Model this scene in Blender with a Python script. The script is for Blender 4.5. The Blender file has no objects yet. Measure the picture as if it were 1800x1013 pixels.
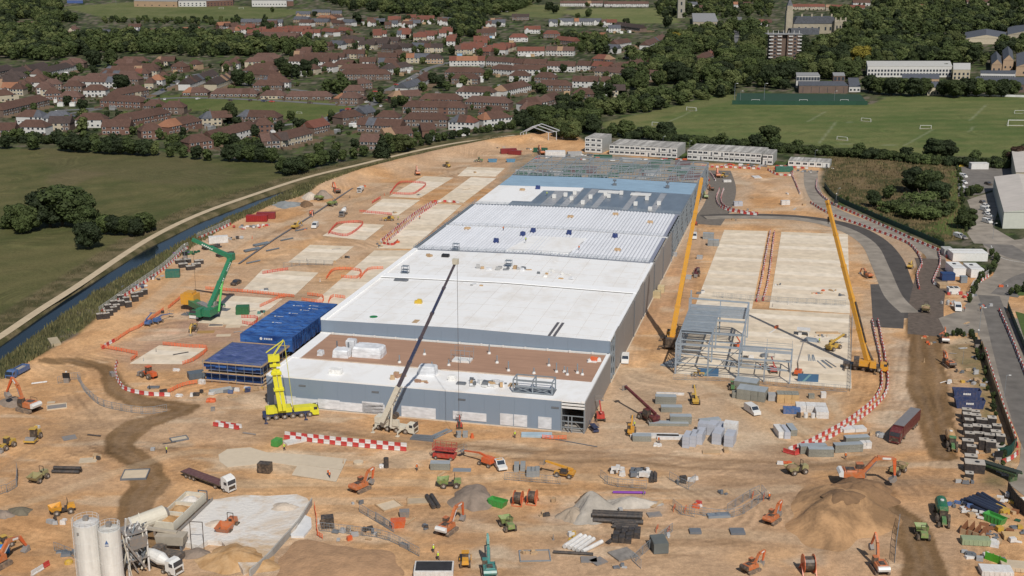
import bpy,math,random
import numpy as np
from mathutils import Vector,Matrix
R=random.Random(7)
PI=math.pi
sc=bpy.context.scene
col=sc.collection
FPX,YH,CY,CX,CAMH=2250.0,-122.0,506.5,900.0,120.0
PITCH=math.atan((CY-YH)/FPX);SP,CP=math.sin(PITCH),math.cos(PITCH)
cd=bpy.data.cameras.new('camera');cam=bpy.data.objects.new('camera',cd);col.objects.link(cam)
cd.sensor_width=36;cd.lens=36*FPX/1800;cd.clip_start=1;cd.clip_end=12000
cam.location=(0,0,CAMH);cam.rotation_euler=(PI/2-PITCH,0,0);sc.camera=cam
SUN_EL=math.radians(46.5)
SUN_AZ=math.radians(164.0)
w=bpy.data.worlds.new('World');sc.world=w;w.use_nodes=True
nt=w.node_tree;bg=nt.nodes['Background']
sky=nt.nodes.new('ShaderNodeTexSky');sky.sky_type='NISHITA';sky.sun_disc=False
sky.sun_elevation=SUN_EL;sky.sun_rotation=SUN_AZ
nt.links.new(sky.outputs[0],bg.inputs[0]);bg.inputs[1].default_value=0.066
sd=bpy.data.lights.new('sun','SUN');sd.energy=3.9;sd.angle=math.radians(0.5);sd.color=(1,0.95,0.87)
so=bpy.data.objects.new('sun',sd);col.objects.link(so)
dv=Vector((math.sin(SUN_AZ)*math.cos(SUN_EL),math.cos(SUN_AZ)*math.cos(SUN_EL),math.sin(SUN_EL)))
so.rotation_euler=dv.to_track_quat('Z','Y').to_euler();so.location=(200,-100,300)
sc.view_settings.view_transform='Standard';sc.view_settings.look='None'
sc.view_settings.gamma=1;sc.view_settings.use_curve_mapping=False;sc.view_settings.exposure=0.0
def G(px,py,h=0.0):
    """world x, y of the spot at height h seen at photo position px, py"""
    u=(px-CX)/FPX;v=(py-CY)/FPX
    t=(CAMH-h)/(SP+v*CP)
    return(u*t,(CP-v*SP)*t)
def PX(X,Y,Z=0.0):
    z=Y*CP-(Z-CAMH)*SP
    return(CX+FPX*X/z,CY+FPX*(-Y*SP-(Z-CAMH)*CP)/z)
BA=math.radians(13.7)
def B(u,v):
    return(-64.1+u*math.cos(BA)+v*math.sin(BA),315.3-u*math.sin(BA)+v*math.cos(BA))
MATS={}
def M(name,rgb=None,rough=0.8,var=0.12,scale=0.6,metal=0.0,dust=0.0,spec=0.4,bump=0.0,grain=None):
    if name in MATS:return MATS[name]
    m=bpy.data.materials.new(name);m.use_nodes=True;t=m.node_tree;n=t.nodes;L=t.links
    b=n['Principled BSDF'];b.inputs['Roughness'].default_value=rough;b.inputs['Metallic'].default_value=metal
    b.inputs['Specular IOR Level'].default_value=spec
    tc=n.new('ShaderNodeTexCoord');nz=n.new('ShaderNodeTexNoise');nz.inputs['Scale'].default_value=scale
    nz.inputs['Detail'].default_value=5;nz.inputs['Roughness'].default_value=0.65
    L.new(tc.outputs['Object'],nz.inputs['Vector'])
    rr=n.new('ShaderNodeMapRange');rr.inputs[1].default_value=0.3;rr.inputs[2].default_value=0.7
    rr.inputs[3].default_value=1-var;rr.inputs[4].default_value=1+var;L.new(nz.outputs[0],rr.inputs[0])
    oi=n.new('ShaderNodeObjectInfo');r2=n.new('ShaderNodeMapRange')
    r2.inputs[3].default_value=1-var*0.7;r2.inputs[4].default_value=1+var*0.7;L.new(oi.outputs['Random'],r2.inputs[0])
    mu=n.new('ShaderNodeMath');mu.operation='MULTIPLY';L.new(rr.outputs[0],mu.inputs[0]);L.new(r2.outputs[0],mu.inputs[1])
    mx=n.new('ShaderNodeVectorMath');mx.operation='SCALE';mx.inputs[0].default_value=rgb
    L.new(mu.outputs[0],mx.inputs['Scale']);out=mx.outputs[0]
    if grain:
        mp=n.new('ShaderNodeMapping');mp.inputs['Scale'].default_value=grain[1];L.new(tc.outputs['Object'],mp.inputs[0])
        g=n.new('ShaderNodeTexNoise');g.inputs['Scale'].default_value=grain[0];g.inputs['Detail'].default_value=3;L.new(mp.outputs[0],g.inputs['Vector'])
        gr=n.new('ShaderNodeMapRange');gr.inputs[1].default_value=0.35;gr.inputs[2].default_value=0.65
        gr.inputs[3].default_value=1-grain[2];gr.inputs[4].default_value=1+grain[2]*0.6;L.new(g.outputs[0],gr.inputs[0])
        m2=n.new('ShaderNodeVectorMath');m2.operation='SCALE';L.new(out,m2.inputs[0]);L.new(gr.outputs[0],m2.inputs['Scale']);out=m2.outputs[0]
    if dust:
        dn=n.new('ShaderNodeTexNoise');dn.inputs['Scale'].default_value=1.7;dn.inputs['Detail'].default_value=4
        L.new(tc.outputs['Object'],dn.inputs['Vector'])
        dr=n.new('ShaderNodeMapRange');dr.inputs[1].default_value=0.42;dr.inputs[2].default_value=0.72
        dr.inputs[3].default_value=dust*0.35;dr.inputs[4].default_value=min(1,dust*1.7);L.new(dn.outputs[0],dr.inputs[0])
        dm=n.new('ShaderNodeMix');dm.data_type='RGBA';L.new(dr.outputs[0],dm.inputs[0]);L.new(out,dm.inputs[6])
        dm.inputs[7].default_value=(0.36,0.25,0.165,1);out=dm.outputs[2]
    L.new(out,b.inputs['Base Color'])
    if bump:
        bp=n.new('ShaderNodeBump');bp.inputs['Strength'].default_value=bump;bp.inputs['Distance'].default_value=0.3
        n3=n.new('ShaderNodeTexNoise');n3.inputs['Scale'].default_value=scale*5;n3.inputs['Detail'].default_value=5
        L.new(tc.outputs['Object'],n3.inputs['Vector']);L.new(n3.outputs[0],bp.inputs['Height']);L.new(bp.outputs[0],b.inputs['Normal'])
    m.diffuse_color=(*rgb,1)
    MATS[name]=m;return m
class MB:
    def __init__(s):s.v=[];s.f=[]
    def add(s,vs,fs):
        k=len(s.v);s.v+=[tuple(q)for q in vs];s.f+=[tuple(i+k for i in f)for f in fs];return s
    def box(s,x,y,z,sx,sy,sz,rz=0.0,ry=0.0,taper=1.0):
        """centre x, y; z is the bottom"""
        hx,hy=sx/2,sy/2;vs=[]
        for zz,k in((0,1.0),(sz,taper)):
            for a,b in((-hx,-hy),(hx,-hy),(hx,hy),(-hx,hy)):vs.append(Vector((a*k,b*k,zz)))
        if ry:
            m=Matrix.Rotation(ry,3,'Y');vs=[m@q for q in vs]
        if rz:
            m=Matrix.Rotation(rz,3,'Z');vs=[m@q for q in vs]
        return s.add([(q.x+x,q.y+y,q.z+z)for q in vs],[(3,2,1,0),(4,5,6,7),(0,1,5,4),(1,2,6,5),(2,3,7,6),(3,0,4,7)])
    def cyl(s,p0,p1,r0,r1=None,n=8,cap=True):
        p0=Vector(p0);p1=Vector(p1);r1=r0 if r1 is None else r1;d=(p1-p0)
        if d.length<1e-6:return s
        d.normalize();a=d.orthogonal().normalized();b=d.cross(a);vs=[]
        for p,r in((p0,r0),(p1,r1)):
            for i in range(n):
                t=2*PI*i/n+PI/n;vs.append(p+a*math.cos(t)*r+b*math.sin(t)*r)
        fs=[(i,(i+1)%n,n+(i+1)%n,n+i)for i in range(n)]
        if cap:fs+=[tuple(range(n-1,-1,-1)),tuple(range(n,2*n))]
        return s.add(vs,fs)
    def bar(s,p0,p1,w,h=None):
        """square bar between two points"""
        h=h or w;p0=Vector(p0);p1=Vector(p1);d=(p1-p0).normalized()
        up=Vector((0,0,1))if abs(d.z)<0.95 else Vector((1,0,0))
        a=d.cross(up).normalized()*w/2;b=a.normalized().cross(d).normalized()*h/2
        vs=[p0-a-b,p0+a-b,p0+a+b,p0-a+b,p1-a-b,p1+a-b,p1+a+b,p1-a+b]
        return s.add(vs,[(3,2,1,0),(4,5,6,7),(0,1,5,4),(1,2,6,5),(2,3,7,6),(3,0,4,7)])
    def prism(s,prof,y0,y1,y0b=None):
        """profile of (x, z) extruded along y"""
        n=len(prof);vs=[(x,y0,z)for x,z in prof]+[(x,y1,z)for x,z in prof]
        fs=[tuple(range(n)),tuple(range(2*n-1,n-1,-1))]+[(i,n+i,n+(i+1)%n,(i+1)%n)for i in range(n)]
        return s.add(vs,fs)
    def poly(s,pts,z0,z1):
        """ground outline (x, y) raised from z0 to z1"""
        n=len(pts);vs=[(x,y,z0)for x,y in pts]+[(x,y,z1)for x,y in pts]
        fs=[tuple(range(n,2*n))]+[(i,(i+1)%n,n+(i+1)%n,n+i)for i in range(n)]
        return s.add(vs,fs)
    def quad(s,a,b,c,d):return s.add([a,b,c,d],[(0,1,2,3)])
    def wheel(s,x,y,r,wd,n=12):return s.cyl((x,y-wd/2,r),(x,y+wd/2,r),r,n=n)
    def lathe(s,prof,x=0,y=0,n=14):
        vs=[];
        for r,z in prof:
            for i in range(n):vs.append((x+r*math.cos(2*PI*i/n),y+r*math.sin(2*PI*i/n),z))
        k=len(prof);fs=[]
        for j in range(k-1):
            for i in range(n):fs.append((j*n+i,j*n+(i+1)%n,(j+1)*n+(i+1)%n,(j+1)*n+i))
        fs+=[tuple(range((k-1)*n,k*n)),tuple(range(n-1,-1,-1))]
        return s.add(vs,fs)
    def mesh(s,name,mat=None,smooth=False):
        me=bpy.data.meshes.new(name);me.from_pydata(s.v,[],s.f);me.update()
        if mat:me.materials.append(mat)
        if smooth:me.polygons.foreach_set('use_smooth',[True]*len(me.polygons))
        return me
def ob(name,data,parent=None,loc=(0,0,0),rz=0.0,kind=None,mat=None,label=None):
    if isinstance(data,MB):data=data.mesh(name,mat);mat=None
    o=bpy.data.objects.new(name,data);col.objects.link(o);o.location=loc
    if rz:o.rotation_euler=(0,0,rz)
    if parent:o.parent=parent
    if kind:o['kind']=kind
    if label:o['label']=label
    if mat:
        o.material_slots[0].link='OBJECT';o.material_slots[0].material=mat
    return o
THINGS=[]
def tag(o,label,cat,group=None,px=None):
    o['label']=label;o['category']=cat
    if group:o['group']=group
    THINGS.append(o);return o
def empty(name,loc=(0,0,0),rz=0.0,label='',cat='',group=None,scale=None):
    o=bpy.data.objects.new(name,None);col.objects.link(o);o.location=loc;o.empty_display_size=0.5
    o.rotation_euler=(0,0,rz)
    if scale:o.scale=(scale,)*3 if not isinstance(scale,tuple)else scale
    return tag(o,label,cat,group)
def spawn(proto,name,label,cat,loc,rz=0.0,group=None,scale=None,over=None):
    e=empty(name,loc,rz,label,cat,group,scale)
    for p in proto:
        o=ob(p[0],p[1],e)
        if over and p[1].materials and p[1].materials[0].name in over:
            o.material_slots[0].link='OBJECT';o.material_slots[0].material=over[p[1].materials[0].name]
        for q in(p[2]if len(p)>2 else[]):ob(q[0],q[1],o)
    return e
def at(px,py,z=0.0):
    x,y=G(px,py,z);return(x,y,z)
def yaw(p,q):
    a=G(*p);b=G(*q);return math.atan2(b[1]-a[1],b[0]-a[0])
# ================================================================ TERRAIN
def P2(pts):return np.array([G(*p)for p in pts])
def poly_sd(X,Y,P):
    n=len(P);d=np.full(X.shape,1e18);ins=np.zeros(X.shape,bool)
    for i in range(n):
        x0,y0=P[i];x1,y1=P[(i+1)%n];ex,ey=x1-x0,y1-y0;L=ex*ex+ey*ey+1e-9
        t=np.clip(((X-x0)*ex+(Y-y0)*ey)/L,0,1);dx=X-x0-t*ex;dy=Y-y0-t*ey
        d=np.minimum(d,dx*dx+dy*dy)
        c=((y0>Y)!=(y1>Y));xs=x0+(Y-y0)*ex/(ey if abs(ey)>1e-9 else 1e-9);ins^=c&(X<xs)
    d=np.sqrt(d);return np.where(ins,-d,d)
def line_d(X,Y,P):
    d=np.full(X.shape,1e18)
    for i in range(len(P)-1):
        x0,y0=P[i];x1,y1=P[i+1];ex,ey=x1-x0,y1-y0;L=ex*ex+ey*ey+1e-9
        t=np.clip(((X-x0)*ex+(Y-y0)*ey)/L,0,1);dx=X-x0-t*ex;dy=Y-y0-t*ey
        d=np.minimum(d,dx*dx+dy*dy)
    return np.sqrt(d)
def vnoise(X,Y,s,seed=0):
    x=X/s+seed*17.3;y=Y/s+seed*9.1;xi=np.floor(x).astype(int);yi=np.floor(y).astype(int)
    fx=x-xi;fy=y-yi;fx=fx*fx*(3-2*fx);fy=fy*fy*(3-2*fy)
    def h(a,b):
        q=(a*374761393+b*668265263+seed*1442695)&0x7fffffff;q=((q^(q>>13))*1274126177)&0x7fffffff
        return((q^(q>>16))&0xffff)/65535.0
    return(h(xi,yi)*(1-fx)+h(xi+1,yi)*fx)*(1-fy)+(h(xi,yi+1)*(1-fx)+h(xi+1,yi+1)*fx)*fy
def fbm(X,Y,s,seed=0,o=4):
    r=0;a=0.5
    for k in range(o):r=r+a*vnoise(X,Y,s/2**k,seed+k);a*=0.5
    return r/(1-0.5**o)
sm=lambda a,b,x:(lambda t:t*t*(3-2*t))(np.clip((x-a)/(b-a),0,1))
PATH=[(-160,700),(-60,628),(0,592),(70,545),(136,503),(257,423),(350,377),(450,341),(540,312),(630,290),(730,266),(800,252),(860,244),(905,238)]
CAN_L=[(-160,712),(-60,640),(0,602),(110,524),(257,433),(350,387),(450,348),(540,318),(630,295),(730,270),(820,252),(900,243)]
CAN_R=[(-160,752),(-60,672),(0,630),(164,512),(308,430),(400,380),(450,360),(500,337),(560,316),(640,299),(735,275),(820,256),(900,246)]
DIRT=[(-200,1200),(-200,730),(0,672),(60,632),(140,585),(190,545),(235,505),(330,440),(400,395),(470,362),(560,335),(620,310),(720,284),(800,264),(905,243),(960,228),(1010,238),(1050,262),(1200,285),(1370,292),(1442,292),(1438,330),(1470,362),(1560,400),(1620,425),(1665,445),(1700,470),(1740,480),(1900,470),(2000,1200)]
FIELD_L=[(-500,262),(100,262),(250,274),(420,281),(480,285),(505,292),(500,322),(400,352),(300,395),(200,452),(100,520),(0,585),(-500,900)]
PLAY=[(1058,216),(1180,188),(1260,166),(1290,160),(1295,182),(1530,184),(1560,170),(1800,170),(2300,175),(2300,300),(1800,282),(1600,270),(1500,262),(1340,250),(1200,240),(1062,232)]
GREEN_A=[(330,166),(480,172),(640,182),(640,190),(600,200),(545,215),(470,207),(430,194),(330,196),(240,180),(230,172)]
GREEN_B=[(105,12),(260,2),(480,15),(575,18),(470,33),(400,36),(180,31)]
GREEN_C=[(975,20),(1040,15),(1180,14),(1195,40),(1100,42),(1000,26)]
GREEN_D=[(860,10),(1000,8),(985,34),(880,26)]
ROUGH=[(1452,275),(1660,285),(1690,300),(1690,400),(1700,420),(1655,425),(1560,385),(1470,350),(1445,330)]
VERGE=[(1665,610),(1715,585),(1735,620),(1745,700),(1760,760),(1790,800),(1775,830),(1765,860),(1720,850),(1740,800),(1720,700),(1690,650)]
WET=[[(80,636),(130,634),(185,648),(200,680),(240,705),(330,716),(320,722),(250,745),(212,770),(210,790),(255,820),(262,850),(240,880),(235,930),(245,980)],
       [(1640,440),(1632,480),(1622,540),(1625,600),(1632,680),(1648,760),(1660,800)],
       [(1560,890),(1600,920),(1615,960),(1628,1020),(1640,1120)]]
WETW=[[10,13,15,17,22,20,20,22,24,26,26,30,26,28,26],[13,18,22,26,28,28,26],[26,28,34,38,40]]
pad_heaps=[]
def hgt(X,Y):
    Z=np.zeros(X.shape)
    cl=P2(CAN_L);cr=P2(CAN_R);ch=poly_sd(X,Y,np.vstack([cl,cr[::-1]]))
    Z=Z-2.6*sm(1.0,-1.5,ch)
    for L,hh,ww in(([(560,333),(640,308),(730,284),(800,268),(880,252),(930,246)],3.2,9),([(175,585),(60,640),(0,676)],0.8,4)):
        d=line_d(X,Y,P2(L));Z=Z+hh*np.exp(-(d/ww)**2)
    return Z
def resamp(P,n):
    d=np.r_[0,np.cumsum(np.hypot(*np.diff(P,axis=0).T))];t=np.linspace(0,d[-1],n);return np.stack([np.interp(t,d,P[:,0]),np.interp(t,d,P[:,1])],-1)
def build_ground():
    ts=np.linspace(-0.56,0.56,540)
    ys=[140.0]
    while ys[-1]<9000:ys.append(ys[-1]*(1+min(0.014,0.0026+ys[-1]*4.2e-6)))
    ys=np.array(ys);nr,nc=len(ys),len(ts)
    Y=np.repeat(ys[:,None],nc,1);X=Y*ts[None,:]
    Z=hgt(X,Y)
    n1=fbm(X,Y,60,1);n2=fbm(X,Y,14,5);n3=fbm(X,Y,4,9);n4=fbm(X,Y,200,3)
    wx=X+(n2-0.5)*4;wy=Y+(fbm(X,Y,14,11)-0.5)*4
    Cc=np.zeros(X.shape+(3,))
    def fill(mask,c):
        c=np.array(c);
        Cc[:]=Cc*(1-mask[...,None])+mask[...,None]*(c if c.ndim>1 else c[None,None,:])
    def mixc(a,b,t):return np.array(a)[None,None,:]*(1-t[...,None])+np.array(b)[None,None,:]*t[...,None]
    fill(np.ones(X.shape),mixc((0.022,0.034,0.012),(0.085,0.085,0.045),sm(0.38,0.6,n3*0.6+n2*0.4)))
    fill(0.8*sm(0.6,0.68,fbm(X,Y,7,71)),(0.17,0.14,0.11));fill(0.8*sm(0.62,0.68,fbm(X,Y,6,77)),(0.075,0.11,0.03))
    def grass(P,a,b,soft=2.0,stripe=None):
        g=sm(0.3,0.7,n1*0.5+n2*0.3+n3*0.2)
        if stripe:
            d=X*math.cos(stripe)+Y*math.sin(stripe);g=np.clip(g*0.8+0.16*np.sin(d/3.1)+0.1,0,1)
        fill(sm(soft,-soft,poly_sd(wx,wy,P2(P))),mixc(a,b,g))
    grass(FIELD_L,(0.062,0.072,0.024),(0.122,0.110,0.046),2,2.35)
    fill(0.7*sm(4,-4,poly_sd(wx,wy,P2([(70,262),(300,268),(420,300),(380,330),(250,320),(90,300)]))),mixc((0.085,0.085,0.035),(0.12,0.10,0.05),n2))
    fill(0.5*sm(5,-1,poly_sd(wx,wy,P2([(90,308),(130,300),(180,306),(130,322),(100,330)]))),(0.15,0.115,0.065))
    grass(PLAY,(0.078,0.112,0.032),(0.15,0.155,0.058),2,1.7)
    for gx,gy in((1215,195),(1155,222),(1522,214),(1480,247),(1627,227),(1788,222)):fill(0.55*sm(5,1,np.hypot(X-G(gx,gy)[0],Y-G(gx,gy)[1])),(0.21,0.165,0.09))
    for L in([(1510,216),(1470,214),(1440,252),(1590,256),(1640,228)],[(1705,212),(1734,184)],[(1704,232),(1712,222)],[(1420,214),(1452,196)],[(1216,196),(1160,222)]):fill(0.22*sm(1.1,0.3,line_d(X,Y,P2(L))),(0.4,0.4,0.3))
    fill(0.35*sm(3,-3,poly_sd(wx,wy,P2([(1060,216),(1280,166),(1290,176),(1066,228)]))),(0.2,0.17,0.08))
    grass(GREEN_A,(0.07,0.10,0.025),(0.12,0.13,0.045),2)
    grass(GREEN_B,(0.09,0.11,0.035),(0.14,0.145,0.06),4)
    grass(GREEN_C,(0.12,0.14,0.05),(0.17,0.17,0.07),5)
    grass(GREEN_D,(0.10,0.12,0.045),(0.15,0.15,0.06),5)
    fill(sm(2,-2,poly_sd(wx,wy,P2(ROUGH))),mixc((0.06,0.06,0.022),(0.16,0.115,0.06),sm(0.4,0.6,n2*0.4+n3*0.6)))
    fill(sm(2,-2,poly_sd(wx,wy,P2([(1670,300),(1690,300),(1692,400),(1700,420),(1620,405),(1640,392),(1670,380)]))),mixc((0.07,0.10,0.025),(0.11,0.125,0.04),n2))
    dp=line_d(X,Y,P2(PATH));bank=sm(13,9,dp);fill(bank,mixc((0.07,0.065,0.028),(0.15,0.12,0.065),sm(.35,.65,n3)))
    dd=poly_sd(wx,wy,P2(DIRT));dm=sm(1.5,-1.5,dd)
    sand=mixc((0.455,0.250,0.115),(0.625,0.38,0.195),sm(0.3,0.7,n1*0.45+n2*0.35+n3*0.2))
    sand=sand*(0.93+0.14*sm(0.3,0.7,fbm(X,Y,1.8,21,2)))[...,None]
    fill(dm,sand)
    dust=sm(0.52,0.68,n4*0.5+n2*0.5)*dm;fill(dust*0.4,(0.56,0.41,0.29))
    inset=sm(-3,-26,dd)
    def area(P,c,a=0.8,soft=3.0,z=None):
        fill(a*sm(soft,-soft,poly_sd(wx,wy,P2(P)))*(0.75+0.5*(n3-0.5)),c)
    area([(1240,330),(1290,300),(1330,330),(1300,372),(1400,382),(1500,400),(1560,440),(1590,470),(1600,560),(1540,600),(1500,560),(1540,500),(1500,430),(1420,400),(1300,395),(1235,400)],(0.33,0.29,0.235),0.55)
    area([(1080,640),(1200,660),(1500,690),(1450,760),(1350,800),(1060,780)],(0.44,0.335,0.225),0.7,5)
    area([(1395,300),(1442,300),(1440,340),(1500,385),(1640,440),(1660,470),(1600,470),(1500,412),(1420,360),(1400,330)],(0.36,0.29,0.22),0.9)
    area([(1560,590),(1600,600),(1615,700),(1625,790),(1520,800),(1500,790),(1560,700)],(0.47,0.37,0.275),0.95)
    area([(1628,620),(1622,700),(1632,790),(1640,800),(1634,700),(1636,620)],(0.13,0.10,0.075),0.8,1.5)
    area([(180,620),(300,560),(420,500),(560,520),(560,600),(430,600),(340,650),(230,650)],(0.37,0.25,0.185),0.75)
    area([(330,555),(470,520),(420,600),(350,610),(250,620)],(0.33,0.20,0.15),0.6)
    area([(1060,440),(1090,420),(1210,400),(1250,420),(1200,560),(1080,600)],(0.40,0.245,0.165),0.5)
    area([(380,800),(520,790),(600,810),(590,830),(500,835),(390,820)],(0.50,0.41,0.30),0.8)
    area([(470,960),(560,920),(640,985),(500,1013),(440,1030)],(0.34,0.225,0.14),0.6)
    area([(0,700),(60,700),(40,760),(0,790)],(0.30,0.20,0.125),0.35)
    area([(1640,600),(1700,600),(1720,640),(1730,760),(1690,820),(1660,700)],(0.42,0.32,0.23),0.6)
    area([(1380,990),(1440,965),(1450,990),(1400,1000)],(0.4,0.35,0.28),0.7,1.5)
    area([(1030,880),(1100,875),(1170,890),(1160,905),(960,915),(930,905)],(0.42,0.38,0.32),0.7,2)
    area([(820,965),(880,955),(915,975),(905,990),(830,1000)],(0.52,0.44,0.33),0.9,1.5)
    area([(700,910),(900,890),(1000,905),(800,930)],(0.30,0.19,0.115),0.4,4)
    area([(870,330),(908,274),(960,266),(1060,270),(1210,287),(1238,294),(1236,330),(1100,340)],(0.135,0.145,0.12),0.97,2)
    area(VERGE,(0.10,0.105,0.045),0.9,2)
    pg=sm(0.50,0.66,fbm(X,Y,45,91))*dm;fill(pg*0.45,(0.43,0.335,0.25))
    pt=sm(0.60,0.66,fbm(X*0.35+Y*0.15,Y,5,95))*inset;fill(pt*0.5,(0.36,0.225,0.125))
    pt=sm(0.60,0.70,fbm(X*0.5,Y,11,31))*inset;fill(pt*0.35,(0.30,0.195,0.12))
    pt=sm(0.62,0.72,fbm(X*0.4,Y*1.3,8,41))*inset;fill(pt*0.45,(0.58,0.46,0.33))
    for L,W in zip(WET,WETW):
        q=P2(L);k=np.array([np.hypot(*(np.array(G(a[0]+ww/2,a[1]))-np.array(G(a[0]-ww/2,a[1]))))for a,ww in zip(L,[v*1.0 for v in W])])
        best=np.full(X.shape,-1e9)
        for i in range(len(q)-1):
            x0,y0=q[i];x1,y1=q[i+1];ex,ey=x1-x0,y1-y0;LL=ex*ex+ey*ey
            t=np.clip(((X-x0)*ex+(Y-y0)*ey)/LL,0,1);d=np.hypot(X-x0-t*ex,Y-y0-t*ey)
            best=np.maximum(best,(k[i]*(1-t)+k[i+1]*t)*1.25-d+(n2-0.5)*3.5+(n3-.5)*2)
        m=sm(-0.2,0.7,best)*dm
        fill(m*(0.86+0.14*n3),mixc((0.15,0.088,0.04),(0.225,0.138,0.068),sm(0.3,0.7,n3*.5+n2*.5)))
        fill(0.35*sm(1.2,0.4,np.abs(best-3.3))*m,(0.28,0.19,0.12))
    rs=0.42;RX,RY=int(560/rs),int(620/rs);T=np.zeros((RX,RY));rt=np.random.default_rng(4)
    def stamp(p,amp):
        d=np.diff(p,axis=0);L_=np.hypot(d[:,0],d[:,1]);cum=np.r_[0,np.cumsum(L_)];s=np.arange(0,cum[-1],0.3)
        x=np.interp(s,cum,p[:,0]);y=np.interp(s,cum,p[:,1]);k=max(1,int(len(s)*0.02));tx=np.gradient(x);ty=np.gradient(y);nn=np.hypot(tx,ty)+1e-9;fade=amp*np.clip(np.minimum(s,cum[-1]-s)/6,0,1)*(0.5+0.5*np.sin(s*0.11+amp*50))
        for o_ in(-1.0,-0.75,0.75,1.0):
            i=((x-ty/nn*o_+280)/rs).astype(int);j=((y+tx/nn*o_-200)/rs).astype(int);k_=(i>=0)&(i<RX)&(j>=0)&(j<RY);T[i[k_],j[k_]]+=fade[k_]*0.5
    routes=[[(0,760),(200,752),(420,750),(640,762),(900,785),(1200,805),(1480,815),(1620,800)],[(0,860),(200,800),(420,770),(560,755)],[(60,1000),(180,900),(330,850),(520,852),(800,850),(1100,850),(1450,860),(1760,868)],[(560,1000),(700,930),(900,915),(1200,930),(1500,965),(1640,960)],[(1420,790),(1400,720),(1250,670),(1120,640),(1150,540),(1200,420),(1245,330)],[(250,550),(330,482),(430,420),(560,370),(700,328),(820,296),(960,270)],
        [(1450,760),(1510,700),(1520,640),(1505,560)],[(1650,1000),(1640,900),(1640,760),(1625,600),(1640,470)],[(1590,800),(1590,700),(1590,600)],[(1240,300),(1330,320),(1400,360),(1500,395)],[(0,700),(60,740),(150,800),(330,790),(560,800)],[(460,850),(640,820),(760,780),(1000,790)],[(1060,870),(1180,860),(1330,830),(1480,830)],[(1300,1000),(1350,930),(1450,870),(1560,830)],[(110,650),(190,760),(300,820),(420,870),(560,900)]]
    for q in routes:
        q=resamp(P2(q),60)
        for k in range(16):w_=rt.normal(size=2)*4;ph=rt.uniform(0,6);dx=3.5*np.sin(np.linspace(0,rt.uniform(2,9),60)+ph);a0,a1=sorted(rt.integers(0,60,2));a1=min(60,a1+14);stamp((q+w_+np.stack([dx,-dx*0.6],-1))[a0:a1],rt.choice([1,1,-0.8])*rt.uniform(0.4,1))
    for k in range(330):
        cx,cy=rt.uniform(-130,150),210+190*rt.uniform(0,1)**1.2;r_=rt.uniform(5,34);t0=rt.uniform(0,6.3);t=np.linspace(t0,t0+rt.uniform(.5,2.6),24);stamp(np.stack([cx+r_*np.cos(t)*1.3,cy+r_*np.sin(t)],-1),rt.choice([1,1,-1])*rt.uniform(0.25,0.9))
    T=np.clip(T,-1.6,1.9);T=(T*2+np.roll(T,1,0)+np.roll(T,-1,0)+np.roll(T,1,1)+np.roll(T,-1,1))/6
    ii=(X+280)/rs;jj=(Y-200)/rs;i0=np.clip(ii.astype(int),0,RX-2);j0=np.clip(jj.astype(int),0,RY-2);fi,fj=np.clip(ii-i0,0,1),np.clip(jj-j0,0,1)
    tv=(T[i0,j0]*(1-fi)+T[i0+1,j0]*fi)*(1-fj)+(T[i0,j0+1]*(1-fi)+T[i0+1,j0+1]*fi)*fj;tv=tv*inset*(ii>0)*(ii<RX-1)*(jj<RY-1)
    Cc=Cc*np.clip(1-0.42*tv,0.5,1.3)[...,None];Z=Z-0.05*tv
    for L,wd,c,a in(
        ([(450,745),(560,755),(700,775),(900,790),(1100,800),(1300,812),(1480,818),(1560,810)],1.0,(0.24,0.15,0.085),0.9),
        ([(900,806),(1000,812),(1100,810),(1200,822),(1330,830),(1420,820),(1480,812),(1530,800)],0.9,(0.22,0.14,0.08),0.95),
        ([(380,735),(500,742),(640,757),(760,775)],1.0,(0.27,0.175,0.105),0.7),
        ([(1330,830),(1450,850),(1600,850),(1700,852),(1800,862)],2.4,(0.25,0.165,0.105),0.6),
        ([(1450,880),(1550,850),(1650,848),(1760,866),(1850,880)],2.0,(0.26,0.18,0.115),0.5),
        ([(0,830),(60,790),(140,752),(240,735),(330,732)],0.9,(0.30,0.2,0.125),0.5),
        ([(0,758),(100,745),(200,748),(300,760)],0.9,(0.30,0.2,0.125),0.5),
        ([(420,850),(600,845),(760,850),(900,835),(1100,845)],2.4,(0.55,0.42,0.28),0.45),
        ([(560,880),(760,878),(960,880),(1200,872),(1400,860)],2.2,(0.54,0.41,0.28),0.45),
        ([(600,905),(760,930),(1000,935),(1300,940),(1500,960)],2.2,(0.53,0.40,0.27),0.4),
        ([(250,545),(330,480),(430,420),(560,372),(700,330),(820,298)],3.0,(0.50,0.37,0.25),0.6),
        ([(1085,640),(1110,560),(1160,480),(1215,400),(1245,330)],2.4,(0.47,0.36,0.26),0.6),
        ([(1150,640),(1250,680),(1350,730),(1420,760)],2.2,(0.52,0.41,0.29),0.5),
        ([(1460,700),(1480,735),(1440,770),(1400,790)],1.4,(0.52,0.41,0.29),0.5),
        ([(0,900),(150,850),(300,800),(420,790)],1.8,(0.55,0.42,0.28),0.4),
        ([(120,960),(220,930),(300,850)],1.6,(0.30,0.2,0.125),0.4)):
        d=line_d(X+(n3-0.5)*1.5,Y+(n2-0.5)*3,P2(L));fill(a*sm(wd+0.5,wd-0.7,d)*(0.55+0.45*n3),c)
        for off in(1.1,):fill(0.4*a*sm(0.8,0.2,np.abs(d-wd-off)),(0.30,0.2,0.125))
    rng=sm(-4,-30,dd)
    Z=Z+rng*0.05*(fbm(X,Y,6,51)-0.5)
    verts=np.stack([X,Y,Z],-1).reshape(-1,3)
    i=np.arange(nr-1)[:,None]*nc+np.arange(nc-1)[None,:]
    q=np.stack([i,i+1,i+1+nc,i+nc],-1).reshape(-1,4)
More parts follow.
